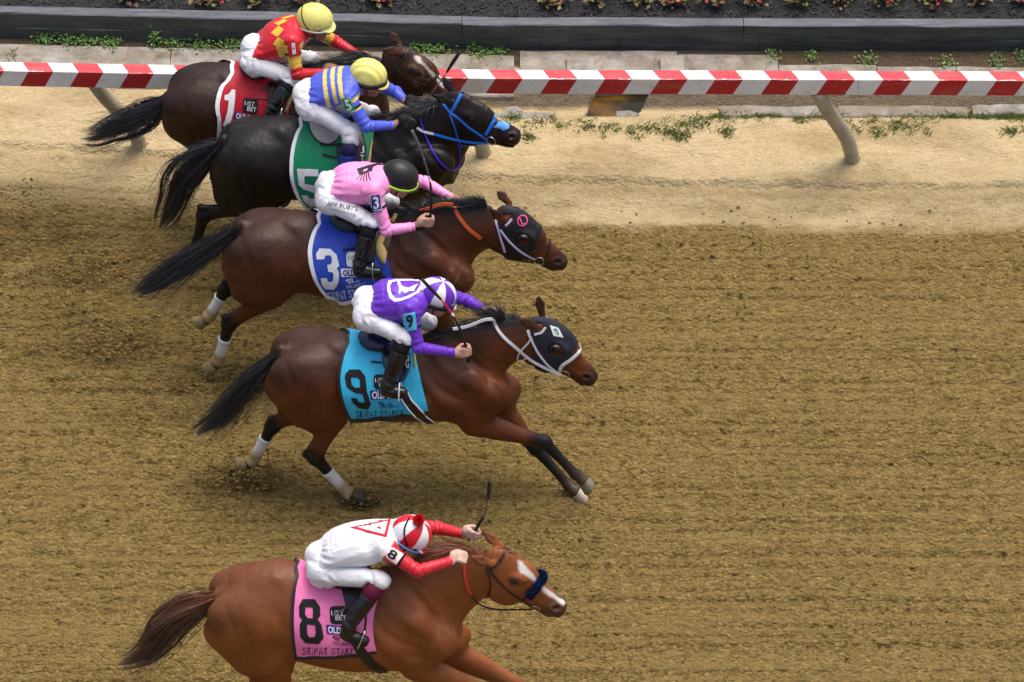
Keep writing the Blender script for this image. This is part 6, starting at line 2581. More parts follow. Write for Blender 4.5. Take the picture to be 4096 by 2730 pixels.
def hc_sector(c0, c1, n, ph=0.0, rim=None):
    def fn(loc, az):
        k = np.floor((az + ph) / (2 * math.pi) * n).astype(int) % 2
        o = np.where(k[:, None] == 0, np.asarray(c0), np.asarray(c1))
        if rim is not None:
            o = np.where((loc[:, 2] < -0.022)[:, None] & (loc[:, 0] > 0.02)[:, None], np.asarray(rim), o)
        return o
    return fn


def hc_plain(c):
    return lambda loc, az: np.tile(np.asarray(c, float), (len(loc), 1))


JOCKEYS = {}
JOCKEYS['9'] = dict(
    y0=0.0, z=J9, seed=1, skin=SKIN_L, pitch=22, hyaw=8,
    torso=[((228, 165), (268, 392), .138), ((400, 52), (405, 455), .155), ((540, 42), (558, 480), .165), ((680, 44), (690, 460), .175), ((785, 70), (765, 395), .155), ((840, 150), (835, 320), .075)],
    pts=dict(nhip=(222, 428, -.09), nsh=(655, 350, -.165), nel=(738, 735, -.28), nwr=(1112, 790, -.24), nhand=(1215, 770, -.225), nknee=(605, 640, -.235), nankle=(425, 1105, -.345), nheel=(385, 1165, -.35), ntoe=(640, 1190, -.375),
             fsh=(880, 160, .165), fel=(1245, 265, .22), fwr=(1410, 360, .11), fhand=(1480, 395, .08), fknee=(845, 470, .23), helm=(938, 190, 0.0)),
    rod=dict(n=[(1195, 600, -.20), (1247, 880, -.25)]),
    jcol=jc_plain(PURPLE), hcol=hc_sector(WHITE, PURPLE, 8, 0.25), kneecut=0.03, boottop=0.10, sock=MAT_BLACKCLOTH, lens=MAT_LENS_AMBER,
    bands=[(-0.030, 1.05, 0.010, .034, MAT_BLACKLEA, 'goggle_strap')],
    label='jockey in purple silks with purple and white helmet, crouched with whip raised')
JOCKEYS['3'] = dict(
    y0=1.30, z=J3, seed=2, skin=SKIN_L, pitch=22, hyaw=8,
    torso=[((245, 160), (288, 418), .138), ((420, 66), (432, 478), .155), ((560, 54), (572, 495), .165), ((700, 52), (692, 470), .175), ((815, 75), (780, 395), .155), ((880, 150), (872, 320), .075)],
    pts=dict(nhip=(252, 448, -.09), nsh=(715, 345, -.165), nel=(850, 765, -.28), nwr=(1155, 722, -.24), nhand=(1285, 665, -.225), nknee=(690, 685, -.235), nankle=(565, 1120, -.345), nheel=(530, 1190, -.35), ntoe=(815, 1195, -.375),
             fsh=(900, 180, .165), fel=(1260, 265, .22), fwr=(330, 165, .10, H3), fhand=(398, 225, .08, H3), fknee=(890, 475, .23), helm=(1000, 190, 0.0)),
    rod=dict(n=[(1318, 480, -.21), (1300, 700, -.23)]),
    jcol=jc_plain(PINK), hcol=hc_plain((0.008, 0.008, 0.009)), kneecut=0.02, boottop=0.10, sock=MAT_BLACKCLOTH, lens=MAT_LENS_AMBER,
    bands=[(-0.035, 1.035, 0.010, .017, flat('neon_band', srgb(190, 240, 60)), 'helmet_band')],
    label='jockey in pink silks with black helmet, holding an upright whip')
JOCKEYS['5'] = dict(
    y0=2.26, z=J5, seed=3, skin=SKIN_M, pitch=10, hyaw=16, ridged=True, soil=.4,
    torso=[((172, 300), (235, 462), .138), ((290, 195), (372, 500), .155), ((400, 147), (482, 512), .165), ((520, 120), (600, 490), .175), ((635, 120), (690, 425), .155), ((710, 170), (745, 345), .075)],
    pts=dict(nhip=(246, 508, -.09), nsh=(605, 400, -.165), nel=(800, 700, -.27), nwr=(1062, 690, -.19), nhand=(1205, 675, -.16), nknee=(655, 760, -.235), nankle=(580, 1180, -.345), nheel=(545, 1240, -.35), ntoe=(790, 1250, -.375),
             fsh=(815, 250, .165), fel=(1085, 365, .23), fwr=(1180, 455, .14), fhand=(1265, 490, .10), fknee=(850, 585, .23), helm=(822, 190, 0.0)),
    rod={'n': [(1290, 560, -.1), (1130, 780, -.2)], 'f': [(1330, 440, .12), (1180, 560, .05)]},
    jcol=jc_hoops(BLUE, YEL, [(.36, .44), (.52, .60), (.68, .76)], [(.14, .24), (.38, .48)]), hcol=hc_plain(LEMON), kneecut=0.09, boottop=0.17, sock=flat('navy_sock', srgb(28, 32, 66)),
    bootmat=simple('blue_boot', srgb(28, 42, 130), 0.3, 0.5, bump=.2), hsoil=0.0,
    bands=[(-0.026, 1.04, 0.010, .036, MAT_BLACKLEA, 'goggle_strap')],
    label='jockey in blue silks with yellow hoops, yellow ridged helmet and black gloves')
JOCKEYS['1'] = dict(
    y0=2.98, z=J1, seed=4, skin=SKIN_D, pitch=8, hyaw=14,
    torso=[((432, 465), (530, 618), .138), ((560, 345), (690, 688), .155), ((680, 258), (800, 685), .165), ((800, 198), (918, 640), .175), ((925, 180), (1020, 555), .155), ((1010, 235), (1065, 430), .075)],
    pts=dict(nhip=(482, 732, -.09), nsh=(925, 490, -.165), nel=(980, 865, -.27), nwr=(1290, 845, -.18), nhand=(1400, 820, -.14), nknee=(925, 905, -.235), nankle=(690, 1270, -.345), nheel=(640, 1330, -.35), ntoe=(880, 1370, -.375),
             fsh=(1150, 330, .165), fel=(1430, 485, .22), fwr=(1690, 640, .12), fhand=(1770, 670, .10), fknee=(1130, 700, .23), helm=(1195, 215, 0.0)),
    rod={}, jcol=jc_sleeves(RED, GOLD, RED, .78), hcol=hc_plain(LEMON), kneecut=0.05, boottop=0.09, sock=MAT_BLACKCLOTH, hsoil=.8,
    bands=[(-0.040, 1.02, 0.008, .014, flat('helmet_trim', (0.62, 0.62, 0.58)), 'helmet_trim')],
    label='jockey in red silks with yellow diamonds and mud-flecked yellow helmet')
JOCKEYS['8'] = dict(
    y0=-2.45, z=J8, seed=5, skin=SKIN_P, pitch=38, hyaw=5,
    torso=[((222, 545), (300, 682), .138), ((360, 412), (402, 695), .155), ((480, 364), (512, 692), .165), ((620, 340), (642, 680), .175), ((755, 338), (765, 610), .155), ((840, 400), (842, 530), .075)],
    pts=dict(nhip=(290, 738, -.09), nsh=(765, 570, -.165), nel=(1000, 728, -.26), nwr=(1262, 650, -.15), nhand=(1330, 628, -.12), nknee=(720, 795, -.235), nankle=(480, 1145, -.345), nheel=(440, 1195, -.35), ntoe=(640, 1265, -.375),
             fsh=(900, 390, .165), fel=(1150, 402, .23), fwr=(1362, 450, .14), fhand=(1425, 445, .12), helm=(965, 440, 0.0)),
    rod={'f': [(1475, 340, .12), (1420, 455, .12)]},
    jcol=jc_sleeves(WHITE, RED), hcol=hc_sector(RED, WHITE, 8, 0.55), kneecut=0.045, boottop=0.135, sock=flat('maroon_sock', srgb(96, 14, 52)), hsoil=0.1,
    bands=[(-0.044, 1.02, 0.008, .014, flat('sky_band', srgb(90, 150, 220)), 'helmet_band')],
    label='jockey in white silks with red sleeves, red and white helmet with a red pompom')
for _k in (ONLY or JOCKEYS):
    JOCKEYS[_k]['obj'] = build_jockey(JOCKEYS[_k])
# ================================================================== saddle cloths, saddles, bridles, whips
class Hull:
    """smooth surface the cloth lies on: over the back, then hanging straight down from the widest line"""
    def __init__(self, H, off=0.014):
        self.H, self.T = H, H.torso
        self.off = off
        self.I = np.linspace(8, 57, 150)
        self.S = np.linspace(-0.35, 2.1, 120)
        P = np.zeros((len(self.I), len(self.S), 3))
        for a, i in enumerate(self.I):
            for b, s in enumerate(self.S):
                P[a, b] = self.raw(i, s)
        self.P = P
        self.px = project(P.reshape(-1, 3)).reshape(len(self.I), len(self.S), 2)

    def raw(self, i, s):
        T = self.T
        if s <= 1:
            return T.surf(i, s * math.pi / 2, self.off)
        p = T.surf(i, math.pi / 2, self.off)
        i0 = int(min(i, len(T.a) - 2))
        # hangs down, drifting slightly in under the belly
        return p + np.array([0, 0.05 * (s - 1) ** 2, -T.a[i0] * (s - 1)])

    def at(self, s):
        d = np.abs(self.px - np.asarray(s)).sum(2)
        a, b = np.unravel_index(np.argmin(d), d.shape)
        a = min(max(a, 1), len(self.I) - 2)
        b = min(max(b, 1), len(self.S) - 2)
        # one Newton step in the local grid
        A = np.column_stack([(self.px[a + 1, b] - self.px[a - 1, b]) / 2, (self.px[a, b + 1] - self.px[a, b - 1]) / 2])
        try:
            w = np.linalg.solve(A, np.asarray(s) - self.px[a, b])
        except np.linalg.LinAlgError:
            w = np.zeros(2)
        w = np.clip(w, -3, 3)
        ea, eb = (self.P[a + 1, b] - self.P[a - 1, b]) / 2, (self.P[a, b + 1] - self.P[a, b - 1]) / 2
        p = self.P[a, b] + ea * w[0] + eb * w[1]
        n = np.cross(ea, eb)
        n /= np.linalg.norm(n)
        if n @ (CAM - p) < 0:
            n = -n
        return p, n

    def outside(self, p, n, gap=0.010):
        """push a point out so that it clears the horse's body"""
        h = self.H.bvh.ray_cast(Vector(p + n * 0.25), Vector(-n), 0.25)
        if h[0] is not None:
            q = np.array(h[0]) + n * gap
            if (q - p) @ n > 0:
                return q
        return p


def poly_at(pts, t):
    pts = np.asarray(pts, float)
    L = np.concatenate([[0], np.cumsum(np.linalg.norm(np.diff(pts, axis=0), axis=1))])
    L /= L[-1]
    return np.stack([np.interp(t, L, pts[:, 0]), np.interp(t, L, pts[:, 1])], -1)


def smooth_poly(pts, n=40):
    return cr(np.asarray(pts, float), n)


def coons(left, right, bottom, top, nu, nv):
    u = np.linspace(0, 1, nu)
    v = np.linspace(0, 1, nv)
    L, R = poly_at(left, v), poly_at(right, v)
    B, T = poly_at(bottom, u), poly_at(top, u)
    U, Vv = np.meshgrid(u, v, indexing='ij')
    U, Vv = U[..., None], Vv[..., None]
    S = (1 - U) * L[None] + U * R[None] + (1 - Vv) * T[:, None] + Vv * B[:, None]
    S -= (1 - U) * (1 - Vv) * L[0] + U * (1 - Vv) * R[0] + (1 - U) * Vv * L[-1] + U * Vv * R[-1]
    return S


def fabric(name, c):
    if name in _mats:
        return _mats[name]
    t = NT(name)
    v = t.coord()
    c = np.asarray(c) * 1.06
    n = t.noise(t.coord(scale=(1, 1, 0.6)), 7, 4, 0.5, dist=0.4)
    t.P(Base_Color=t.ramp(t.noise(v, 5, 3), [(0.3, c * 0.9), (0.7, np.minimum(c * 1.08, 1))]), Roughness=0.5, Specular_IOR_Level=0.35, Sheen_Weight=0.1)
    t.bump(t.math('ADD', n, t.math('MULTIPLY', t.ridge(t.coord(scale=(1.6, 1, 0.6)), 8, 2, 0.5, 0.8), 0.5)), 0.5, 0.014)
    _mats[name] = t.m
    return t.m


def saddle_cloth(k):
    H = HORSES[k]['obj']
    sp = CLOTHS[k]
    z = sp['z']
    hull = Hull(H)
    H.hull = hull
    y0 = H.y0
    left = smooth_poly(C(z, *sp['left']))
    right = smooth_poly(C(z, *sp['right']))
    bottom = smooth_poly(C(z, *sp['bottom']))
    def below(poly):
        keep = []
        for q in poly:
            d_ = np.abs(hull.px - q).sum(2)
            a_, b_ = np.unravel_index(np.argmin(d_), d_.shape)
            keep.append(hull.S[b_] > 0.16)
        keep = np.array(keep)
        k0 = int(np.argmax(keep))
        return poly[k0:]
    left, right = below(left), below(right)
    # spine line joins the tops
    a, _ = hull.at(left[0])
    b, _ = hull.at(right[0])
    tl = project(np.array([[a[0], y0, a[2]]]))[0]
    spine = []
    for i in hull.I:
        p = hull.raw(i, 0.0)
        if a[0] - 0.02 <= p[0] <= b[0] + 0.02:
            spine.append(p)
    spx = project(np.array(spine))
    left = np.vstack([spx[0], left])
    right = np.vstack([spx[-1], right])
    nu, nv = 54, 60
    S = coons(left, right, bottom, spx, nu, nv)
    P = np.zeros((nu, nv, 3))
    Nn = np.zeros((nu, nv, 3))
    for i in range(nu):
        for j in range(nv):
            p, n = hull.at(S[i, j])
            p = hull.outside(p, n)
            P[i, j], Nn[i, j] = p, n
    P[:, 0, 1] = y0
    # soft drape folds, growing away from the spine
    fol = vnoise3(np.stack([P[..., 0] * 13, P[..., 1] * 0, P[..., 2] * 3.0], -1).reshape(-1, 3) + 30, 40 + len(k)).reshape(nu, nv)
    fol2 = vnoise3(np.stack([P[..., 0] * 30, P[..., 1] * 0, P[..., 2] * 12.0], -1).reshape(-1, 3) + 60, 47).reshape(nu, nv)
    amp = np.linspace(0, 1, nv)[None] ** 0.6
    P = P + Nn * (amp * (0.030 * (fol - 0.25) + 0.010 * (fol2 - 0.4)))[..., None]
    P[:, 0, 1] = y0
    # lightly smooth
    for _ in range(2):
        P[1:-1, 1:-1] = P[1:-1, 1:-1] * 0.5 + 0.125 * (P[2:, 1:-1] + P[:-2, 1:-1] + P[1:-1, 2:] + P[1:-1, :-2])
    far = P[:, ::-1].copy()
    far[..., 1] = 2 * y0 - far[..., 1]
    full = np.concatenate([far[:, :-1], P], 1)
    nu2, nv2 = full.shape[:2]
    idx = np.arange(nu2 * nv2).reshape(nu2, nv2)
    Q = np.stack([idx[:-1, :-1], idx[1:, :-1], idx[1:, 1:], idx[:-1, 1:]], -1).reshape(-1, 4)
    V = full.reshape(-1, 3)
    me = mesh_np('saddle_cloth_sheet', V, Q)
    if np.mean([p.normal @ Vector(-FWD) for p in list(me.polygons)[-500:]]) < 0:
        me.flip_normals()
    root = empty('saddle_cloth')
    tag(root, sp['label'], 'saddle cloth', 'numbered saddle cloths')
    o = new_obj('sheet', me, sp['mat'], root)
    H.cloth = root
    H.cbvh = bvh_np(V, Q)
    nV = len(H.V)
    H.allbvh = bvh_np(np.vstack([H.V, V]), np.vstack([H.Q, Q + nV]))
    # binding along rear and lower edges
    if sp.get('bind') is not None:
        wu, wv = sp.get('bw', (0.045, 0.045))
        for side in (0, 1):
            parts = []
            for (ua, ub, va, vb) in [(0, wu, 0, 1)] + ([(0, 1, 1 - wv, 1)] if sp.get('bindbottom', True) else []):
                us = np.linspace(ua, ub, 4 if ub - ua < .5 else nu)
                vs_ = np.linspace(va, vb, 4 if vb - va < .5 else nv)
                G = np.zeros((len(us), len(vs_), 3))
                for i, u in enumerate(us):
                    for j, v in enumerate(vs_):
                        fi, fj = u * (nu - 1), v * (nv - 1)
                        i0, j0 = min(int(fi), nu - 2), min(int(fj), nv - 2)
                        a_, b_ = fi - i0, fj - j0
                        p = (P[i0, j0] * (1 - a_) + P[i0 + 1, j0] * a_) * (1 - b_) + (P[i0, j0 + 1] * (1 - a_) + P[i0 + 1, j0 + 1] * a_) * b_
                        n = Nn[i0, j0]
                        G[i, j] = p + n * (0.0025 if va == 0 else 0.0035)
                if side:
                    G[..., 1] = 2 * y0 - G[..., 1]
                ii = np.arange(G.shape[0] * G.shape[1]).reshape(G.shape[:2])
                qq = np.stack([ii[:-1, :-1], ii[1:, :-1], ii[1:, 1:], ii[:-1, 1:]], -1).reshape(-1, 4)
                parts.append((list(G.reshape(-1, 3)), [tuple(t) for t in qq]))
            for pv, pf in parts:
                bm_ = mesh_np('binding', np.array(pv), np.array(pf))
                new_obj('binding', bm_, sp['bind'], root)
    # prints
    B = H.cbvh
    print_on('number', [C(z, *lp) for lp in sp['digit']], B, sp['digitmat'], root, 0.004, 8)
    for (nm, pts, mat, off) in sp.get('patches', []):
        print_on(nm, [C(z, *pts)], B, mat, root, off, 8)
    for (nm, txt, quad, mat, kind, bold) in sp.get('texts', []):
        if kind == 'serif':
            serif_on(nm, txt, C(z, *quad), B, mat, root, 0.0055, bold)
        else:
            text_on(nm, txt, C(z, *quad), B, mat, root, 0.0075, bold)
    return root


BLK = flat('print_black', (0.012, 0.012, 0.013))
WHT = flat('print_white', (0.74, 0.74, 0.74))
NAVYP = flat('print_navy', srgb(38, 40, 130))
BIND_BLK = fabric('binding_black', (0.013, 0.013, 0.015))
BIND_WHT = fabric('binding_white', (0.72, 0.72, 0.74))


def rrect(tl, tr, br, bl, r=0.22, n=5):
    tl, tr, br, bl = [np.asarray(p, float) for p in (tl, tr, br, bl)]
    out = []
    for c, (sx, sy) in ((0, (0, 0)), (1, (1, 0)), (2, (1, 1)), (3, (0, 1))):
        for k in range(n + 1):
            a = math.pi + math.pi / 2 * c + math.pi / 2 * k / n
            u = (r if sx == 0 else 1 - r) + r * math.cos(a)
            v = (r if sy == 0 else 1 - r) + r * math.sin(a)
            p = (tl * (1 - u) + tr * u) * (1 - v) + (bl * (1 - u) + br * u) * v
            out.append(tuple(p))
    return out


def emblem(x, y, w, h, sk):
    """three slanting strokes of the race emblem"""
    o = []
    for i in range(3):
        a = x + w * (0.28 + 0.26 * i)
        o.append([(a, y + sk * i), (a + w * 0.14, y + sk * i), (a + w * 0.30, y + h + sk * i), (a + w * 0.16, y + h + sk * i)])
    o.append([(x, y + h * 0.30), (x + w * 0.30, y - h * .05), (x + w * 0.34, y + h * 0.25), (x + w * 0.12, y + h * 0.62)])
    return o


CLOTHS = {}
CLOTHS['9'] = dict(
    z=Z3, mat=fabric('turquoise_cloth', srgb(48, 176, 214)), bind=BIND_BLK, bw=(.032, .05),
    left=[(952, 352), (905, 378), (864, 450), (840, 540), (832, 620), (850, 715), (878, 785), (905, 840)],
    bottom=[(905, 840), (1000, 834), (1110, 826), (1230, 812), (1338, 790)],
    right=[(1232, 372), (1255, 450), (1282, 570), (1312, 700), (1338, 790)],
    digit=[], digitmat=BLK, label='turquoise saddle cloth with black 9 under the purple-silked jockey')
CLOTHS['3'] = dict(
    z=J3, mat=fabric('blue_cloth', srgb(38, 70, 176)), bind=BIND_WHT, bw=(.055, .05),
    left=[(232, 600), (135, 690), (72, 790), (36, 920), (30, 1010), (50, 1150), (100, 1290), (185, 1415), (230, 1465)],
    bottom=[(230, 1465), (330, 1490), (385, 1526), (520, 1505), (700, 1450), (925, 1340)],
    right=[(780, 640), (810, 800), (850, 1000), (880, 1130), (925, 1340)],
    digit=[], digitmat=WHT, label='royal blue saddle cloth with white 3 and white edging')
CLOTHS['5'] = dict(
    z=J5, mat=fabric('green_cloth', srgb(8, 128, 84)), bind=BIND_WHT, bw=(.045, .04), bindbottom=False,
    left=[(210, 655), (130, 720), (82, 830), (52, 970), (45, 1150), (70, 1280), (120, 1390), (190, 1480), (240, 1535)],
    bottom=[(240, 1535), (350, 1545), (520, 1560), (700, 1550), (860, 1500)],
    right=[(868, 780), (856, 880), (840, 1050), (830, 1200), (860, 1500)],
    digit=[], digitmat=WHT, label='green saddle cloth with white 5 on the black horse')
CLOTHS['1'] = dict(
    z=J1, mat=fabric('red_cloth', srgb(176, 14, 38)), bind=BIND_WHT, bw=(.055, .04), bindbottom=False,
    left=[(335, 665), (250, 780), (160, 930), (90, 1005), (52, 1120), (36, 1250), (58, 1390), (52, 1560), (50, 1620)],
    bottom=[(50, 1620), (300, 1660), (600, 1640), (920, 1560)],
    right=[(1010, 950), (970, 1080), (900, 1250), (880, 1400), (920, 1560)],
    digit=[], digitmat=WHT, label='red saddle cloth with white 1 on the horse by the rail')
CLOTHS['8'] = dict(
    z=J8, mat=fabric('pink_cloth', srgb(240, 122, 176)), bind=BIND_BLK, bw=(.035, .035),
    left=[(168, 678), (105, 715), (72, 800), (55, 900), (45, 1050), (50, 1200), (72, 1390)],
    bottom=[(72, 1390), (200, 1386), (350, 1376), (560, 1362), (695, 1345)],
    right=[(735, 790), (705, 920), (682, 1010), (665, 1120), (672, 1250), (695, 1345)],
    digit=[], digitmat=BLK, label='pink saddle cloth with black 8 on the chestnut horse')
# numbers and lettering, measured on the close-ups
J2S = lambda z, pts, z0: pts


def conv(zs, zd_x0, zd_y0, kd, pts):
    return [((p[0] - zd_x0) * kd, (p[1] - zd_y0) * kd) for p in C(zs, *pts)]


c9 = lambda pts: conv(J9, 750, 1080, 1.38412, pts)
CLOTHS['9'].update(
    digit=[c9([(45, 958), (150, 958), (205, 1025), (222, 1180), (262, 1305), (232, 1360), (140, 1348), (78, 1292), (58, 1242), (122, 1248), (140, 1285), (185, 1293), (203, 1283), (176, 1205), (105, 1195), (55, 1165), (15, 1130), (-2, 1040), (5, 1000)]),
           c9([(58, 1048), (75, 1038), (130, 1042), (148, 1062), (155, 1140), (95, 1140), (68, 1110)])],
    patches=[('logo_panel', c9(rrect((288, 1008), (480, 1005), (480, 1158), (290, 1155))), BLK, 0.004), ('sponsor_panel', c9([(253, 1172), (560, 1160), (565, 1250), (262, 1262)]), NAVYP, 0.004)]
            + [('emblem', c9(e), BLK, 0.004) for e in emblem(332, 1282, 66, 40, 6)],
    texts=[('logo_text', '1/ST', c9([(302, 1042), (428, 1042), (428, 1090), (302, 1090)]), WHT, 'sans', 0.0), ('logo_text', 'BET', c9([(345, 1096), (452, 1096), (452, 1135), (345, 1135)]), WHT, 'sans', 0.0),
           ('sponsor_text', 'OLD BAY', c9([(270, 1178), (550, 1166), (553, 1244), (274, 1254)]), WHT, 'sans', 0.03),
           ('edition', '148', c9([(415, 1297), (474, 1293), (475, 1309), (416, 1313)]), BLK, 'sans', 0.0),
           ('race_meeting', 'PREAKNESS', c9([(348, 1320), (543, 1308), (545, 1336), (352, 1350)]), BLK, 'serif', .13),
           ('race_title', 'SKIPAT STAKES', c9([(104, 1375), (592, 1368), (594, 1426), (110, 1442)]), BLK, 'serif', .15)])
CLOTHS['3'].update(
    digit=[[(150, 952), (265, 957), (330, 1020), (345, 1075), (357, 1135), (332, 1160), (355, 1200), (352, 1290), (335, 1345), (300, 1382), (210, 1378), (175, 1330), (165, 1262), (230, 1262), (240, 1300), (285, 1300), (298, 1270), (298, 1220), (285, 1198), (245, 1198), (230, 1125), (265, 1120), (283, 1095), (278, 1045), (262, 1025), (215, 1025), (200, 1065), (122, 1068), (116, 1010)]],
    patches=[('logo_panel', rrect((430, 990), (600, 990), (600, 1145), (435, 1145)), WHT, 0.004), ('sponsor_panel', [(372, 1163), (672, 1160), (674, 1250), (382, 1250)], WHT, 0.004)]
            + [('emblem', e, WHT, 0.004) for e in emblem(426, 1270, 72, 52, -6)],
    texts=[('logo_text', '1/ST', [(450, 1035), (572, 1035), (572, 1070), (450, 1068)], BLK, 'sans', 0.0), ('logo_text', 'BET', [(495, 1077), (585, 1078), (585, 1110), (495, 1110)], BLK, 'sans', 0.0),
           ('sponsor_text', 'OLD BAY', [(394, 1174), (655, 1170), (658, 1240), (398, 1240)], NAVYP, 'sans', 0.03),
           ('edition', '148', [(508, 1288), (568, 1278), (570, 1302), (508, 1312)], WHT, 'sans', 0.0),
           ('race_meeting', 'PREAKNESS', [(428, 1340), (634, 1304), (636, 1334), (430, 1372)], WHT, 'serif', .15),
           ('race_title', 'SKIPAT STAKES', [(225, 1415), (660, 1362), (662, 1428), (262, 1500)], WHT, 'serif', .17)])
CLOTHS['5'].update(
    digit=[[(115, 1115), (325, 1122), (328, 1190), (190, 1188), (192, 1262), (280, 1278), (330, 1330), (345, 1430), (320, 1482), (245, 1478), (190, 1440), (158, 1372), (222, 1375), (240, 1405), (290, 1408), (285, 1350), (240, 1335), (185, 1318), (130, 1270)]],
    texts=[('race_title', 'SKIPAT STAKES', [(130, 1450), (640, 1500), (640, 1560), (120, 1520)], WHT, 'serif', .15)])
CLOTHS['1'].update(
    digit=[[(222, 1040), (265, 1045), (262, 1140), (245, 1300), (205, 1430), (195, 1468), (120, 1465), (130, 1425), (145, 1400), (175, 1290), (190, 1170), (140, 1165), (140, 1110), (185, 1095), (215, 1065)]],
    patches=[('logo_panel', rrect((362, 1135), (532, 1160), (525, 1338), (342, 1302)), BLK, 0.004), ('sponsor_panel', [(258, 1303), (520, 1352), (518, 1410), (255, 1382)], NAVYP, 0.004)]
            + [('emblem', e, WHT, 0.004) for e in emblem(300, 1400, 70, 50, 4)],
    texts=[('logo_text', '1/ST', [(376, 1172), (492, 1192), (486, 1240), (370, 1224)], WHT, 'sans', 0.0), ('logo_text', 'BET', [(406, 1236), (514, 1252), (510, 1302), (400, 1288)], WHT, 'sans', 0.0),
           ('sponsor_text', 'OLD BAY', [(276, 1312), (512, 1352), (510, 1402), (274, 1376)], WHT, 'sans', 0.03),
           ('race_title', 'SKIPAT STAKES', [(72, 1500), (640, 1540), (640, 1590), (66, 1560)], WHT, 'serif', .15)])
CLOTHS['8'].update(
    digit=[[(135, 938), (225, 940), (265, 1000), (268, 1065), (245, 1090), (275, 1130), (292, 1230), (255, 1278), (155, 1272), (115, 1225), (110, 1130), (130, 1098), (108, 1070), (105, 990)],
           [(155, 1000), (205, 1003), (212, 1030), (210, 1085), (170, 1082), (150, 1050)], [(165, 1130), (225, 1135), (235, 1190), (225, 1225), (185, 1228), (168, 1205)]],
    patches=[('logo_panel', rrect((335, 993), (470, 990), (470, 1128), (342, 1128)), BLK, 0.004), ('sponsor_panel', [(310, 1132), (540, 1152), (540, 1220), (316, 1200)], NAVYP, 0.004)]
            + [('emblem', e, BLK, 0.004) for e in emblem(358, 1215, 48, 34, 4)],
    texts=[('logo_text', '1/ST', [(348, 1024), (446, 1026), (446, 1062), (348, 1062)], WHT, 'sans', 0.0), ('logo_text', 'BET', [(380, 1063), (462, 1063), (462, 1096), (382, 1098)], WHT, 'sans', 0.0),
           ('sponsor_text', 'OLD BAY', [(322, 1142), (530, 1160), (530, 1212), (326, 1194)], WHT, 'sans', 0.03),
           ('race_meeting', 'PREAKNESS', [(360, 1262), (520, 1272), (520, 1292), (362, 1284)], BLK, 'serif', .13),
           ('race_title', 'SKIPAT STAKES', [(128, 1302), (560, 1312), (562, 1354), (128, 1356)], BLK, 'serif', .14)])
for _k in (ONLY or CLOTHS):
    saddle_cloth(_k)


# ------------------------------------------------------------------ pads: filled outlines with thickness, both sides of the horse
def dist_poly(s, loop):
    L = np.asarray(loop, float)
    a, b = L, np.roll(L, -1, 0)
    ba = b - a
    t = np.clip(((s - a) * ba).sum(1) / ((ba ** 2).sum(1) + 1e-9), 0, 1)
    return np.linalg.norm(a + ba * t[:, None] - s, axis=1).min()


def pad(name, loop, place, mat, parent, edge, full, soft, step=7.0, mirror=None):
    loop = [np.asarray(p, float) for p in loop]

    def pl(s):
        p, n = place(s)
        if p is None:
            return None, None
        d = dist_poly(np.asarray(s), loop)
        w = min(1.0, d / soft)
        w = math.sqrt(max(0.0, 1 - (1 - w) ** 2))
        return p + n * (edge + (full - edge) * w), n
    V, T = fill_px([loop], step, pl, 0.0)
    if len(T) == 0:
        return None
    o = new_obj(name, mesh_np(name, V, T), mat, parent)
    if mirror is not None:
        V2 = V.copy()
        V2[:, 1] = 2 * mirror - V2[:, 1]
        new_obj(name, mesh_np(name, V2, T[:, ::-1]), mat, parent)
    return o


def strap_px(pts, bvh, width, off=0.003, thick=0.005, n=None, yfall=None):
    """strap following photo pixels over a surface; returns path, normals"""
    S = cr(np.asarray(pts, float), n or max(8, int(sum(np.linalg.norm(np.subtract(pts[i + 1], pts[i])) for i in range(len(pts) - 1)) / 7)))
    P, N = [], []
    for s in S:
        p, nn = hit(bvh, s, yfall)
        if p is None:
            continue
        P.append(p + nn * off)
        N.append(nn)
    return np.array(P), np.array(N)


def smooth_path(P, it=2):
    P = np.array(P)
    for _ in range(it):
        P[1:-1] = 0.25 * P[:-2] + 0.5 * P[1:-1] + 0.25 * P[2:]
    return P


NAVY_LEA = simple('navy_leather', srgb(26, 34, 62), 0.22, 0.5, vary=0.35, nscale=9, bump=0.25)
GREY_LEA = simple('grey_saddle_seat', srgb(172, 166, 158), 0.5, 0.4, vary=0.1, nscale=12, bump=0.2)
FOAM = simple('cream_foam', srgb(216, 186, 118), 0.85, 0.15, vary=0.15, nscale=16, bump=0.3, bdist=0.004)
FOAM_GREEN = simple('green_foam', srgb(170, 196, 132), 0.85, 0.15, vary=0.12, nscale=16, bump=0.3)
FOAM_GREY = simple('grey_felt', srgb(96, 88, 68), 0.9, 0.1, vary=0.3, nscale=30, bump=0.4)
RED_LEA = simple('red_leather', srgb(150, 44, 40), 0.4, 0.4)
DARK_LEA = simple('dark_brown_leather', (0.022, 0.012, 0.009), 0.35, 0.5, vary=0.3)
WHITE_LEA = simple('white_strap', (0.70, 0.70, 0.72), 0.4, 0.45, vary=0.06, bump=0.15)

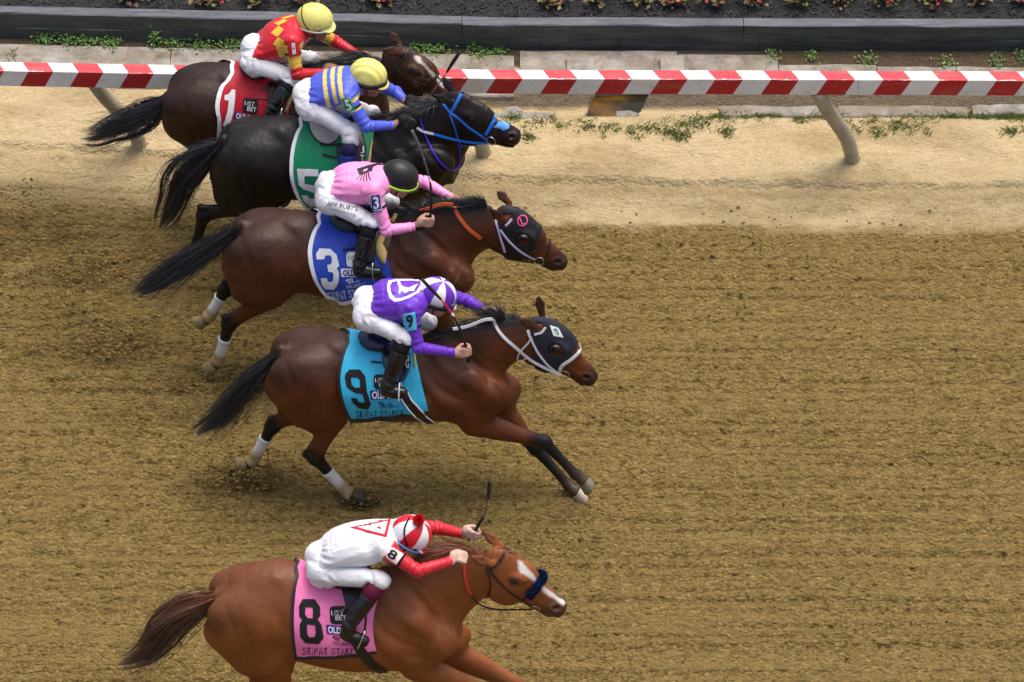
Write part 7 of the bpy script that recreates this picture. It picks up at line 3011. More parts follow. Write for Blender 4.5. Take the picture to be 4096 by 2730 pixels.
SADDLES = {
    '9': dict(z=J9, seat=[(132, 640), (155, 595), (200, 568), (300, 570), (420, 610), (520, 650), (500, 730), (440, 770), (345, 785), (250, 765), (165, 712)], seatmat=NAVY_LEA,
              flaps=[([(372, 790), (470, 780), (640, 740), (668, 880), (650, 980), (612, 1050), (560, 1120), (470, 1100), (400, 960), (376, 880)], NAVY_LEA)],
              strap=[([(262, 880), (320, 886), (372, 892)], .012, BLK)],
              girth=[(575, 1160), (650, 1290), (740, 1400), (840, 1470), (925, 1510)], gw=.062, edge=WHT,
              pads=[([(688, 745), (716, 800), (722, 930), (706, 958), (692, 900)], FOAM_GREEN)], txt=('G', [(618, 862), (650, 862), (650, 945), (618, 945)]),
              label='navy racing saddle on the turquoise number 9 cloth'),
    '3': dict(z=J3, seat=[(266, 665), (288, 625), (330, 615), (480, 630), (640, 650), (650, 720), (560, 770), (420, 785), (320, 762)], seatmat=MAT_BLACKLEA,
              flaps=[([(530, 790), (620, 760), (800, 720), (760, 900), (720, 1120), (600, 1120), (540, 1000), (528, 880)], MAT_BLACKLEA)],
              strap=[([(395, 968), (460, 962), (540, 950)], .016, BLK)],
              girth=[(700, 1140), (770, 1230), (830, 1300), (900, 1380), (960, 1440)], gw=.055, edge=None,
              pads=[([(745, 870), (800, 780), (862, 812), (812, 905), (860, 985), (842, 1115), (792, 1105), (748, 1020), (736, 950)], FOAM), ([(862, 815), (912, 822), (862, 985), (812, 905)], FOAM_GREY),
                    ([(945, 578), (985, 582), (925, 690), (892, 650)], FOAM)],
              label='glossy black racing saddle on the blue number 3 cloth'),
    '5': dict(z=J5, seat=[(230, 750), (256, 708), (330, 690), (440, 715), (530, 780), (548, 835), (480, 866), (385, 872), (290, 845)], seatmat=GREY_LEA,
              flaps=[([(500, 905), (552, 860), (700, 740), (756, 745), (798, 900), (788, 1060), (700, 1180), (560, 1150), (510, 1020)], MAT_BLACKLEA)],
              strap=[([(366, 978), (430, 992), (500, 1008)], .014, BLK), ([(345, 882), (440, 888), (545, 874)], .012, BLK)],
              girth=[(690, 1150), (740, 1300), (790, 1420), (840, 1520)], gw=.055, edge=None,
              pads=[([(868, 800), (850, 900), (836, 1058), (802, 1058), (838, 900)], FOAM)], txt=('J', [(735, 900), (775, 900), (775, 970), (735, 970)]), txt2=('T', [(735, 985), (775, 985), (775, 1052), (735, 1052)]),
              label='racing saddle with pale grey seat on the green number 5 cloth'),
    '1': dict(z=J1, seat=[(318, 830), (350, 768), (420, 770), (560, 850), (650, 920), (600, 955), (480, 946), (375, 908)], seatmat=MAT_BLACKLEA,
              flaps=[([(650, 950), (820, 950), (880, 1000), (860, 1150), (780, 1300), (650, 1260), (640, 1120)], MAT_BLACKLEA)],
              strap=[([(540, 1030), (640, 1036), (742, 1040)], .018, FOAM_GREY), ([(480, 1138), (560, 1140), (642, 1144)], .016, RED_LEA)],
              girth=[(770, 1300), (800, 1400), (830, 1500), (860, 1600)], gw=.055, edge=None,
              pads=[([(1005, 965), (975, 1060), (910, 1180), (862, 1300), (836, 1296), (868, 1190), (935, 1075)], FOAM_GREEN)],
              label='small black racing saddle on the red number 1 cloth'),
    '8': dict(z=J8, seat=[(245, 800), (300, 790), (440, 800), (590, 810), (600, 850), (560, 868), (420, 862), (300, 852)], seatmat=MAT_BLACKLEA,
              flaps=[([(428, 868), (580, 850), (640, 880), (600, 1000), (560, 1120), (490, 1100), (455, 980)], MAT_BLACKLEA)],
              strap=[([(355, 1066), (410, 1035), (462, 996)], .014, FOAM_GREY)],
              girth=[(520, 1230), (580, 1340), (660, 1430), (760, 1490), (830, 1510)], gw=.065, edge=None, pads=[],
              label='black racing saddle on the pink number 8 cloth'),
}


def build_saddle(k):
    sp = SADDLES[k]
    H = HORSES[k]['obj']
    z = sp['z']
    root = empty('saddle')
    tag(root, sp['label'], 'saddle', 'racing saddles')
    place = lambda s: hit(H.allbvh, s)
    st = np.array(C(z, *sp['seat']))
    hx = []
    for q in (st[st[:, 0].argmin()], st[st[:, 0].argmax()], st[st[:, 1].argmax()]):
        d_ = np.abs(H.hull.px - q).sum(2)
        d_[:, H.hull.S < 0.05] = 1e9
        a_, b_ = np.unravel_index(np.argmin(d_), d_.shape)
        hx.append((H.hull.I[a_], H.hull.S[b_]))
    ic, hi_, pm = (hx[0][0] + hx[1][0]) / 2, abs(hx[1][0] - hx[0][0]) / 2, min(hx[2][1], 1.0) * math.pi / 2
    sV, sF = [], []
    nr_, na_ = 12, 48
    for r_ in range(nr_ + 1):
        rr = r_ / nr_
        for a_ in range(na_):
            th = 2 * math.pi * a_ / na_
            cu, cv = math.cos(th), math.sin(th)
            cu, cv = math.copysign(abs(cu) ** 0.8, cu), math.copysign(abs(cv) ** 0.8, cv)
            off = 0.020 + 0.042 * (1 - rr ** 3.5) + 0.018 * max(0.0, -cu) * rr * (1 - rr) * 4
            sV.append(H.torso.surf(ic + hi_ * rr * cu, pm * rr * cv, off + 0.012))
    for r_ in range(nr_):
        for a_ in range(na_):
            b_ = (a_ + 1) % na_
            sF.append((r_ * na_ + a_, r_ * na_ + b_, (r_ + 1) * na_ + b_, (r_ + 1) * na_ + a_))
    so = new_obj('seat', mesh_py('seat', sV, sF, True), sp['seatmat'], root)
    new_obj('seat_edge', mesh_py('seat_edge', *tube([sV[nr_ * na_ + a_ % na_] for a_ in range(na_ + 1)], 0.0055, 6, False), True), MAT_BLACKLEA, so)
    for lp, m in sp['flaps']:
        pad('flap', C(z, *lp), place, m, root, 0.006, 0.014, 10, mirror=H.y0)
    for lp, m in sp['pads']:
        pad('withers_pad', C(z, *lp), place, m, root, 0.008, 0.030, 12)
    for pts, w, m in sp['strap']:
        P, N = strap_px(C(z, *pts), H.allbvh, w, 0.010)
        new_obj('strap', mesh_py('strap', *ribbon(smooth_path(P), N, w, 0.004)), m, root)
    P, N = strap_px(C(z, *sp['girth']), H.allbvh, sp['gw'], 0.010)
    P = smooth_path(P, 3)
    if len(P) > 3:
        g = new_obj('girth', mesh_py('girth', *ribbon(P, N, sp['gw'], 0.006)), MAT_BLACKLEA, root)
        Pm = P * np.array([1, -1, 1]) + np.array([0, 2 * H.y0, 0])
        new_obj('girth', mesh_py('girth', *ribbon(Pm, N * np.array([1, -1, 1]), sp['gw'], 0.006)), MAT_BLACKLEA, root)
        if sp['edge']:
            T = np.gradient(P, axis=0)
            T /= np.linalg.norm(T, axis=1)[:, None]
            S = np.cross(T, N)
            S /= np.linalg.norm(S, axis=1)[:, None]
            for sg in (-1, 1):
                new_obj('girth_edge', mesh_py('girth_edge', *tube(P + S * sg * sp['gw'] * 0.5 + N * .004, 0.006, 6), True), sp['edge'], g)
    for t_ in ('txt', 'txt2'):
        if sp.get(t_):
            text_on('monogram', sp[t_][0], C(z, *sp[t_][1]), H.allbvh, WHT, root, 0.020, 0.0)
    # stirrup irons and leathers
    J = JOCKEYS[k]['obj']
    for s in 'nf':
        heel, toe, ank = J.g[s + 'heel'], J.g[s + 'toe'], J.g[s + 'ankle']
        fo = (toe - heel) / np.linalg.norm(toe - heel)
        un = np.cross(fo, np.array([0, 1.0, 0]))
        un = un if un[2] < 0 else -un
        sd_ = np.cross(fo, un)
        c = heel * 0.33 + toe * 0.67
        lp = [c + sd_ * 0.058 * math.cos(a) - un * (0.052 * math.sin(a) if math.sin(a) > 0 else 0.0) * 1.55 + un * (0.040 if math.sin(a) <= 0 else 0.040 * (1 - math.sin(a))) for a in np.linspace(0, 2 * math.pi, 29)]
        new_obj('stirrup', mesh_py('stirrup', *tube(lp, 0.0055, 7, False), True), sp.get('iron', MAT_METAL if k != '9' else WHITE_LEA), root)
        top = lp[7]
        sg = -1 if s == 'n' else 1
        up = np.array([top[0] + 0.015, H.y0 + sg * 0.285, top[2] + 0.15])
        new_obj('stirrup_leather', mesh_py('stirrup_leather', *ribbon(cr([top, (top + up) / 2 + np.array([0, sg * .01, 0]), up], 8), np.tile([0, sg * 1.0, 0], (8, 1)), 0.016, 0.004)), MAT_BLACKLEA, root)
    return root


for _k in (ONLY or SADDLES):
    build_saddle(_k)

# ------------------------------------------------------------------ hoods and bridles
BLUE_STRAP = simple('blue_strap', srgb(28, 110, 205), 0.4, 0.45, vary=0.08, bump=0.1)
VIOLET_STRAP = simple('violet_strap', srgb(58, 44, 190), 0.4, 0.45, vary=0.08, bump=0.1)
TAN_REIN = simple('tan_rein', srgb(186, 84, 42), 0.6, 0.3, vary=0.1)
RED_REIN = simple('red_rein', srgb(206, 66, 46), 0.6, 0.3, vary=0.1)
LILAC_STRAP = simple('lilac_strap', srgb(206, 196, 226), 0.45, 0.4, vary=0.06)
HOOD_NAVY = simple('navy_hood', srgb(36, 38, 48), 0.7, 0.3, vary=0.2, nscale=9, bump=0.25, bdist=0.006)
HOOD_BLACK = simple('black_hood', (0.011, 0.011, 0.013), 0.6, 0.35, vary=0.3, nscale=12, bump=0.25, bdist=0.006)
TAPE_BLUE = simple('blue_tape', srgb(98, 158, 226), 0.7, 0.2, vary=0.1)
FLEECE = simple('navy_fleece', srgb(24, 36, 74), 0.95, 0.1, vary=0.4, nscale=60, bump=1.0, bdist=0.01)


def build_hood(k, rear, front, eye, er, earc, mat, z):
    H = HORSES[k]['obj']
    hp, Hd = H.hplane, H.head
    me_pts = Hd.c
    f = Field(me_pts.min(0) - 0.22, me_pts.max(0) + 0.22, 0.0078)
    # same solids as the horse's head, thicker
    off = 0.009
    L2 = Loft.direct(hp, Hd.c[::2], Hd.a[::2] + off, Hd.b[::2] + off, Hd.tp[::2], 30, caps=(.3, .7))
    f.loft(L2, 0.01)
    lat, c_, n_ = hp.l, Hd.c, Hd.n
    R3 = lambda i: np.column_stack([Hd.t[i], lat, n_[i]])
    ep = hp.at(z(*eye))
    ie = int(np.argmin(np.linalg.norm(c_ - ep, axis=1)))
    for sg in (-1, 1):
        f.ell(c_[13] - n_[13] * Hd.a[13] * 0.36 + lat * sg * 0.055, np.array((0.115, 0.038, 0.115)) + off, 0.03, R3(13))
        f.ell(c_[ie] + n_[ie] * Hd.a[ie] * 0.50 - Hd.t[ie] * 0.01 + lat * sg * 0.062, np.array((0.062, 0.030, 0.032)) + off, 0.03, R3(ie))
    X, Y, Z = f.grid((slice(None),) * 3)

    def half(a, b, keep):
        A, B, K = hp.at(z(*a)), hp.at(z(*b)), hp.at(z(*keep))
        e = B - A
        nn = np.cross(e, lat)
        nn /= np.linalg.norm(nn)
        if (K - A) @ nn > 0:
            nn = -nn
        return ((X - A[0]) * nn[0] + (Y - A[1]) * nn[1] + (Z - A[2]) * nn[2]).astype(np.float32)
    for a, b in rear:
        f.F = np.maximum(f.F, half(a, b, eye))
    for a, b in front:
        f.F = np.maximum(f.F, half(a, b, eye))
    bv = H.bvh
    e3, en = hit(bv, z(*eye))
    for m in (0, 1):
        c = e3 if not m else e3 - 2 * ((e3 - hp.o) @ lat) * lat
        f.ell(c, (er, er, er), 0.0, None, cut=True)
    for (pt, r) in earc:
        q, _ = hit(bv, z(*pt))
        if q is not None:
            for m in (0, 1):
                c = q if not m else q - 2 * ((q - hp.o) @ lat) * lat
                f.ell(c, (r * 1.3, r, r * 0.9), 0.0, None, cut=True)
    for pb, pt in H.ears:
        f.chain([pb - (pt - pb) * 0.1, pt], [0.040, 0.045], 0.0, cut=True)
    V, Q = f.mesh(1)
    hood = new_obj('blinker_hood', mesh_np('blinker_hood', V, Q), mat, H.root)
    H.hood = hood
    H.hoodbvh = bvh_np(V, Q)
    # cups behind the eyes
    ex = Hd.t[ie]
    ez = np.cross(en, ex)
    ez /= np.linalg.norm(ez)
    for m in (0, 1):
        V_, F_ = [], []
        nu, nv = 13, 7
        for i in range(nu):
            a = math.pi * (0.38 + 1.05 * i / (nu - 1))
            for j in range(nv):
                b = math.pi / 2 * j / (nv - 1) * 0.42
                r = er * 1.02
                p = e3 + (ex * math.cos(a) + ez * math.sin(a)) * r * math.cos(b) + en * (r * 0.8 * math.sin(b) + 0.004)
                if m:
                    p = p - 2 * ((p - hp.o) @ lat) * lat
                V_.append(p)
        for i in range(nu - 1):
            for j in range(nv - 1):
                F_.append((i * nv + j, (i + 1) * nv + j, (i + 1) * nv + j + 1, i * nv + j + 1))
        cup = new_obj('blinker_cup', mesh_py('blinker_cup', V_, F_, True), MAT_BLACKLEA, hood)
        md = cup.modifiers.new('thick', 'SOLIDIFY')
        md.thickness = 0.004
    Va = np.vstack([H.V, V])
    H.headbvh = bvh_np(Va, np.vstack([H.Q, Q + len(H.V)]))


build_hood('9', [((845, 405), (905, 1090))], [((1482, 905), (1232, 1225))], (1205, 925), .049, [((960, 650), .040)], HOOD_NAVY, H9)
build_hood('3', [((925, 260), (1010, 860))], [((1440, 615), (1255, 985))], (1235, 680), .050, [((1030, 430), .040)], HOOD_BLACK, H3)
for _k in HORSES:
    if not hasattr(HORSES[_k]['obj'], 'headbvh'):
        HORSES[_k]['obj'].headbvh = HORSES[_k]['obj'].bvh

BRIDLES = {
    '9': dict(z=H9, mat=WHITE_LEA, head=[([(818, 455), (795, 520), (790, 620), (812, 720), (838, 755)], .020), ([(838, 750), (880, 860), (950, 985), (1080, 1150), (1200, 1245), (1275, 1285)], .015)],
              brow=([(888, 702), (960, 692), (1012, 652), (1056, 592)], .018, False), nose=([(1265, 1240), (1285, 1165), (1400, 1095), (1500, 1015), (1548, 958)], .026, True),
              throat=[(830, 770), (790, 835), (700, 920), (645, 1000), (630, 1060), (655, 1098), (720, 1080), (785, 1030)],
              rein=[([(1275, 1292), (1050, 1190), (850, 1085), (690, 955), (545, 840), (420, 730), (330, 610), (285, 510), (262, 470)], .021, WHITE_LEA), ([(262, 465), (160, 470), (60, 505), (-60, 555), (-180, 590), (-330, 610)], .022, WHITE_LEA)],
              bit=(1340, 1292)),
    '3': dict(z=H3, mat=LILAC_STRAP, head=[([(900, 312), (890, 345), (886, 440), (920, 555), (955, 680), (985, 770), (1005, 845)], .016), ([(945, 560), (1050, 700), (1180, 820), (1290, 890), (1385, 935)], .015)],
              brow=([(1008, 505), (1050, 470), (1088, 425)], .016, False), nose=([(1490, 1020), (1502, 955), (1540, 850), (1575, 745), (1545, 690)], .014, True, DARK_LEA), nose2=([(1300, 852), (1420, 790), (1560, 742)], .012, DARK_LEA),
              throat=None,
              rein=[([(700, 668), (560, 560), (455, 440), (390, 335), (372, 270)], .027, TAN_REIN), ([(350, 240), (260, 232), (150, 250), (40, 290), (-60, 330)], .027, TAN_REIN), ([(700, 668), (800, 755), (1000, 868), (1150, 930), (1370, 962)], .016, DARK_LEA)],
              bit=(1435, 945)),
    '5': dict(z=H5, mat=BLUE_STRAP, head=[([(762, 800), (850, 905), (960, 985), (1080, 1092), (1230, 1190), (1290, 1232)], .017)],
              brow=([(872, 900), (930, 805), (1000, 682)], .026, False), nose=([(1262, 1165), (1320, 1062), (1372, 962)], .024, True),
              throat=[(850, 930), (890, 1020), (930, 1150), (958, 1240), (990, 1292), (1045, 1285)],
              rein=[([(480, 1085), (560, 1128), (670, 1155)], .018, WHITE_LEA), ([(670, 1155), (850, 1202), (1050, 1240), (1170, 1252), (1290, 1250)], .018, BLUE_STRAP),
                    ([(520, 985), (560, 1120), (622, 1275), (700, 1420), (800, 1535), (880, 1575), (940, 1540), (968, 1420), (945, 1260)], .012, VIOLET_STRAP)],
              bit=(1325, 1228)),
    '1': dict(z=H5, mat=DARK_LEA, head=[([(150, 262), (215, 360), (275, 415), (345, 525), (440, 620), (545, 695)], .015)],
              brow=([(262, 362), (335, 275), (400, 182)], .018, False), nose=([(575, 645), (650, 565), (712, 478)], .026, True),
              throat=[(170, 290), (205, 385), (232, 480), (210, 590)], rein=[([(545, 700), (440, 712), (340, 690), (260, 650)], .014, DARK_LEA)], bit=(585, 705)),
    '8': dict(z=H8, mat=DARK_LEA, head=[([(445, 330), (442, 380), (490, 475), (580, 582), (680, 682), (790, 762), (860, 805), (925, 845)], .014)],
              brow=([(512, 470), (600, 402), (660, 290)], .016, False), nose=([(800, 790), (852, 748), (895, 700)], .010, False),
              throat=[(462, 460), (500, 560), (512, 650), (488, 735)],
              rein=[([(262, 405), (268, 530), (290, 635), (322, 712)], .020, RED_REIN), ([(322, 712), (365, 775), (450, 830), (560, 856), (750, 860), (925, 852)], .012, DARK_LEA)], bit=(945, 860)),
}


def build_bridle(k):
    sp = BRIDLES[k]
    H = HORSES[k]['obj']
    z = sp['z']
    bv = H.headbvh
    hp = H.hplane
    refl = lambda P: P - 2 * ((P - hp.o) @ hp.l)[:, None] * hp.l
    refn = lambda N: N - 2 * (N @ hp.l)[:, None] * hp.l
    yf = H.y0 - 0.10
    parts = []

    def both(pts, w, off=0.004, th=0.005, wrap=False):
        P, N = strap_px(C(z, *pts), bv, w, off)
        ok_ = np.abs((P - hp.o) @ hp.l) < 0.13
        for pb_, pt_ in H.ears:
            d_, t_ = seg_dist(P, [pb_, pt_])
            ok_ &= ~((d_ < 0.05) & (t_ > 0.12))
        if ok_.sum() < 4:
            ok_[:] = True
        P, N = P[ok_], N[ok_]
        P = smooth_path(P, 2)
        if wrap:
            m = refl(P)[::-1]
            mid = (P[-1] + m[0]) / 2 + H.head.n[20] * 0.004
            PP = np.vstack([P, mid[None], m])
            NN = np.vstack([N, [H.head.n[24]], refn(N)[::-1]])
            return [ribbon(smooth_path(PP, 2), NN, w, th)]
        return [ribbon(P, N, w, th), ribbon(refl(P), refn(N), w, th)]
    br = None
    for pts, w in sp['head']:
        for pc_ in both(pts, w):
            o = new_obj('cheek_strap' if br else 'bridle', mesh_py('bridle_strap', *pc_), sp['mat'], br or H.root)
            br = br or o
    if sp.get('brow'):
        pts, w, wr = sp['brow'][:3]
        for pc_ in both(pts, w, 0.007):
            new_obj('browband', mesh_py('browband', *pc_), sp['mat'], br)
    if sp.get('nose'):
        pts, w, wr = sp['nose'][:3]
        for pc_ in both(pts, w, 0.005, 0.006, wr):
            new_obj('noseband', mesh_py('noseband', *pc_), sp['nose'][3] if len(sp['nose']) > 3 else sp['mat'], br)
    if sp.get('nose2'):
        pts, w, m = sp['nose2']
        for pc_ in both(pts, w, 0.008):
            new_obj('flash_strap', mesh_py('flash_strap', *pc_), m, br)
    if sp.get('throat'):
        P, N = [], []
        for s in cr(np.array(C(z, *sp['throat'])), 26):
            p, n = hit(bv, s, H.y0 - 0.07)
            P.append(p + n * 0.004)
            N.append(n)
        P = smooth_path(P, 4)
        new_obj('throat_latch', mesh_py('throat_latch', *ribbon(P, N, 0.011, 0.005)), sp['mat'], br)
    for pts, w, m in sp['rein']:
        P, N = [], []
        for s in cr(np.array(C(z, *pts)), 34):
            p, n = hit(bv, s, H.y0 - 0.12)
            if abs(p[1] - H.y0) > 0.4:
                p, n = at_y(s, H.y0 - 0.12), np.array([0, -1.0, .3])
            P.append(p + n * 0.010)
            N.append(n * 0.5 + np.array([0, -.5, .2]))
        P = smooth_path(P, 6)
        new_obj('rein', mesh_py('rein', *ribbon(P, N, w, 0.005)), m, br)
    # far rein, mirrored from the bit to the withers
    bp, bn = hit(bv, z(*sp['bit']), H.y0 - 0.08)
    for m in (0, 1):
        c = bp + bn * 0.010
        c = c if not m else (c - 2 * ((c - hp.o) @ hp.l) * hp.l)
        a1, a2 = H.head.t[30], H.head.n[30]
        lp = [c + (a1 * math.cos(a) + a2 * math.sin(a)) * 0.034 for a in np.linspace(0, 2 * math.pi, 25)]
        new_obj('bit_ring', mesh_py('bit_ring', *tube(lp, 0.0042, 7, False), True), MAT_METAL, br)
        if m:
            far = [c, c * 0.5 + (H.neck.c[20] + np.array([0, .16, 0])) * 0.5, H.neck.c[20] + np.array([0, .14, .05]), H.neck.surf(14, -0.3, .02)]
            new_obj('rein', mesh_py('rein', *ribbon(cr(far, 20), np.tile([0, 1.0, 0], (20, 1)), .016, .005)), sp['rein'][0][2], br)
    H.bridle = br
    return br


for _k in BRIDLES:
    build_bridle(_k)

H9o, H3o, H5o, H8o, H1o = [HORSES[q]['obj'] for q in '93581']
# prints on the hoods, tape on the black horse's nose, fleece roll
DIA = [(1115, 565), (1245, 605), (1322, 752), (1172, 725)]
print_on('hood_patch', [C(H9, *DIA)], H9o.hoodbvh, WHT, H9o.hood, 0.003, 4)
text_on('hood_letter', 'D', C(H9, (1165, 615), (1225, 610), (1255, 700), (1240, 712)), H9o.hoodbvh, flat('print_green', srgb(14, 140, 84)), H9o.hood, 0.007, 0.04)
PINKP = flat('print_pink', srgb(250, 96, 150))
ringo = [(1222 + 64 * math.cos(a) * 1.0 - 12 * math.sin(a), 448 + 72 * math.sin(a) + 10 * math.cos(a)) for a in np.linspace(0, 2 * math.pi, 28, endpoint=False)]
ringi = [(1222 + 52 * math.cos(a) * 1.0 - 10 * math.sin(a), 448 + 59 * math.sin(a) + 8 * math.cos(a)) for a in np.linspace(0, 2 * math.pi, 28, endpoint=False)]
print_on('hood_ring', [C(H3, *ringo), C(H3, *ringi)], H3o.hoodbvh, PINKP, H3o.hood, 0.003, 4)
text_on('hood_letter', 'L', C(H3, (1180, 415), (1230, 395), (1270, 490), (1215, 500)), H3o.hoodbvh, PINKP, H3o.hood, 0.004, 0.01)
pad('nose_tape', C(H5, (1420, 995), (1480, 1015), (1532, 1055), (1530, 1092), (1470, 1125), (1430, 1100), (1350, 1085), (1400, 1040)), lambda s: hit(H5o.bvh, s), TAPE_BLUE, H5o.root, 0.003, 0.006, 6)
# fleece noseband roll of the chestnut
rp, rn = strap_px(C(H8, (878, 728), (915, 680), (955, 625), (990, 575), (1000, 545)), H8o.headbvh, .03, 0.020)
rp = smooth_path(rp, 3)
rq = rp - 2 * ((rp - H8o.hplane.o) @ H8o.hplane.l)[:, None] * H8o.hplane.l
rpath = cr(np.vstack([rp, rq[::-1]])[::3], 30)
fV, fF = tube(rpath, [0.014] + [0.022] * 28 + [0.014], 16, True)
roll = new_obj('fleece_roll', mesh_py('fleece_roll', fV, fF, True), FLEECE, H8o.bridle)
frs = np.random.RandomState(3)
fi = frs.randint(0, len(fV), 2600)
fV = np.array(fV)
ctr = rpath[np.clip(fi // 16, 0, 29)]
dr = fV[fi] - ctr
dr /= np.linalg.norm(dr, axis=1)[:, None]
fs = fV[fi][:, None, :] + frs.normal(size=(2600, 1, 3)) * 0.004 + (dr[:, None, :] + frs.normal(size=(2600, 1, 3)) * 0.5) * np.linspace(-0.004, 0.007, 4)[None, :, None]
o_ = new_obj('fleece', hair_mesh('fleece', fs, np.tile([0.0024, 0.0022, 0.0018, 0.001], (2600, 1))), FLEECE, roll)
o_['kind'] = 'stuff'

# ------------------------------------------------------------------ whips (held, so things of their own)
GREYP = simple('grey_popper', srgb(92, 96, 98), 0.7, 0.25)
RED_SHAFT = simple('red_shaft', srgb(226, 40, 56), 0.35, 0.5)
BLK_GRIP = simple('black_grip', (0.012, 0.012, 0.013), 0.55, 0.4, vary=0.3, nscale=60, bump=0.4)
GREY_SHAFT = simple('grey_shaft', (0.10, 0.10, 0.10), 0.5, 0.4)


def whip(k, label, pieces):
    y0 = HORSES[k]['y0']
    root = empty('whip')
    tag(root, label, 'whip', 'whips in the jockeys\' hands')
    for nm, pts, rad, mat in pieces:
        P = np.array([at_y(z(x, y), y0 + yy) for z, x, y, yy in pts])
        P = cr(P, 14)
        r = cr(np.array(rad)[:, None], 14)[:, 0]
        new_obj(nm, mesh_py(nm, *tube(P, r, 10), True), mat, root)
    return root


W9 = -.235
whip('9', 'black and red whip in front of the purple and white helmet',
     [('grip', [(J9, 1090, 410, W9), (J9, 1150, 520, W9), (J9, 1205, 660, W9), (J9, 1232, 780, W9), (J9, 1248, 882, W9)], [.007, .009, .010, .010, .013], BLK_GRIP),
      ('shaft', [(J9, 968, 245, W9), (J9, 1030, 325, W9), (J9, 1092, 412, W9)], [.006, .006, .006], RED_SHAFT), ('ferrule', [(J9, 1078, 392, W9), (J9, 1098, 416, W9)], [.0085, .0085], WHT),
      ('flap', [(J9, 778, 45, W9), (J9, 870, 145, W9), (J9, 968, 246, W9)], [.011, .0125, .009], BLK_GRIP)])
W3 = -.23
whip('3', 'long thin whip upright in the fist of the pink-silked jockey',
     [('grip', [(J3, 1290, 720, W3), (J3, 1310, 620, W3), (J3, 1320, 480, W3), (J3, 1318, 330, W3), (J3, 1305, 255, W3)], [.012, .010, .010, .009, .007], BLK_GRIP),
      ('ferrule', [(J3, 1305, 255, W3), (J3, 1296, 200, W3)], [.007, .007], WHT),
      ('shaft', [(J3, 1298, 205, W3), (J3, 1268, 100, W3), (J3, 1240, 5, W3), (J5, 1375, 1085, W3), (J5, 1338, 955, W3)], [.006, .006, .006, .006, .006], GREY_SHAFT),
      ('flap', [(J5, 1340, 965, W3), (J5, 1300, 870, W3), (J5, 1245, 742, W3)], [.007, .0125, .011], GREYP)])
whip('8', 'black whip pointing up from the far hand of the white-silked jockey',
     [('grip', [(J8, 1385, 492, .12), (J8, 1430, 430, .12), (J8, 1500, 318, .12)], [.010, .011, .010], BLK_GRIP), ('shaft', [(J8, 1498, 322, .12), (J8, 1522, 240, .12), (J8, 1532, 175, .12)], [.006, .005, .005], GREY_SHAFT),
      ('flap', [(J8, 1534, 182, .12), (J8, 1540, 110, .12), (J8, 1546, 48, .12)], [.009, .014, .011], BLK_GRIP)])
whip('5', 'black padded whip against the striped rail above the black horse',
     [('flap', [(H5, 970, 222, .10), (H5, 890, 340, .10), (H5, 818, 458, .10)], [.013, .014, .008], BLK_GRIP), ('shaft', [(H5, 820, 455, .10), (H5, 735, 575, .10), (H5, 650, 695, .10), (H5, 600, 770, .10)], [.0045, .0045, .0045, .005], MAT_METAL),
      ('grip', [(H5, 602, 768, .10), (H5, 520, 880, .05), (H5, 440, 985, -.05), (H5, 335, 1140, -.15)], [.008, .010, .010, .012], BLK_GRIP)])

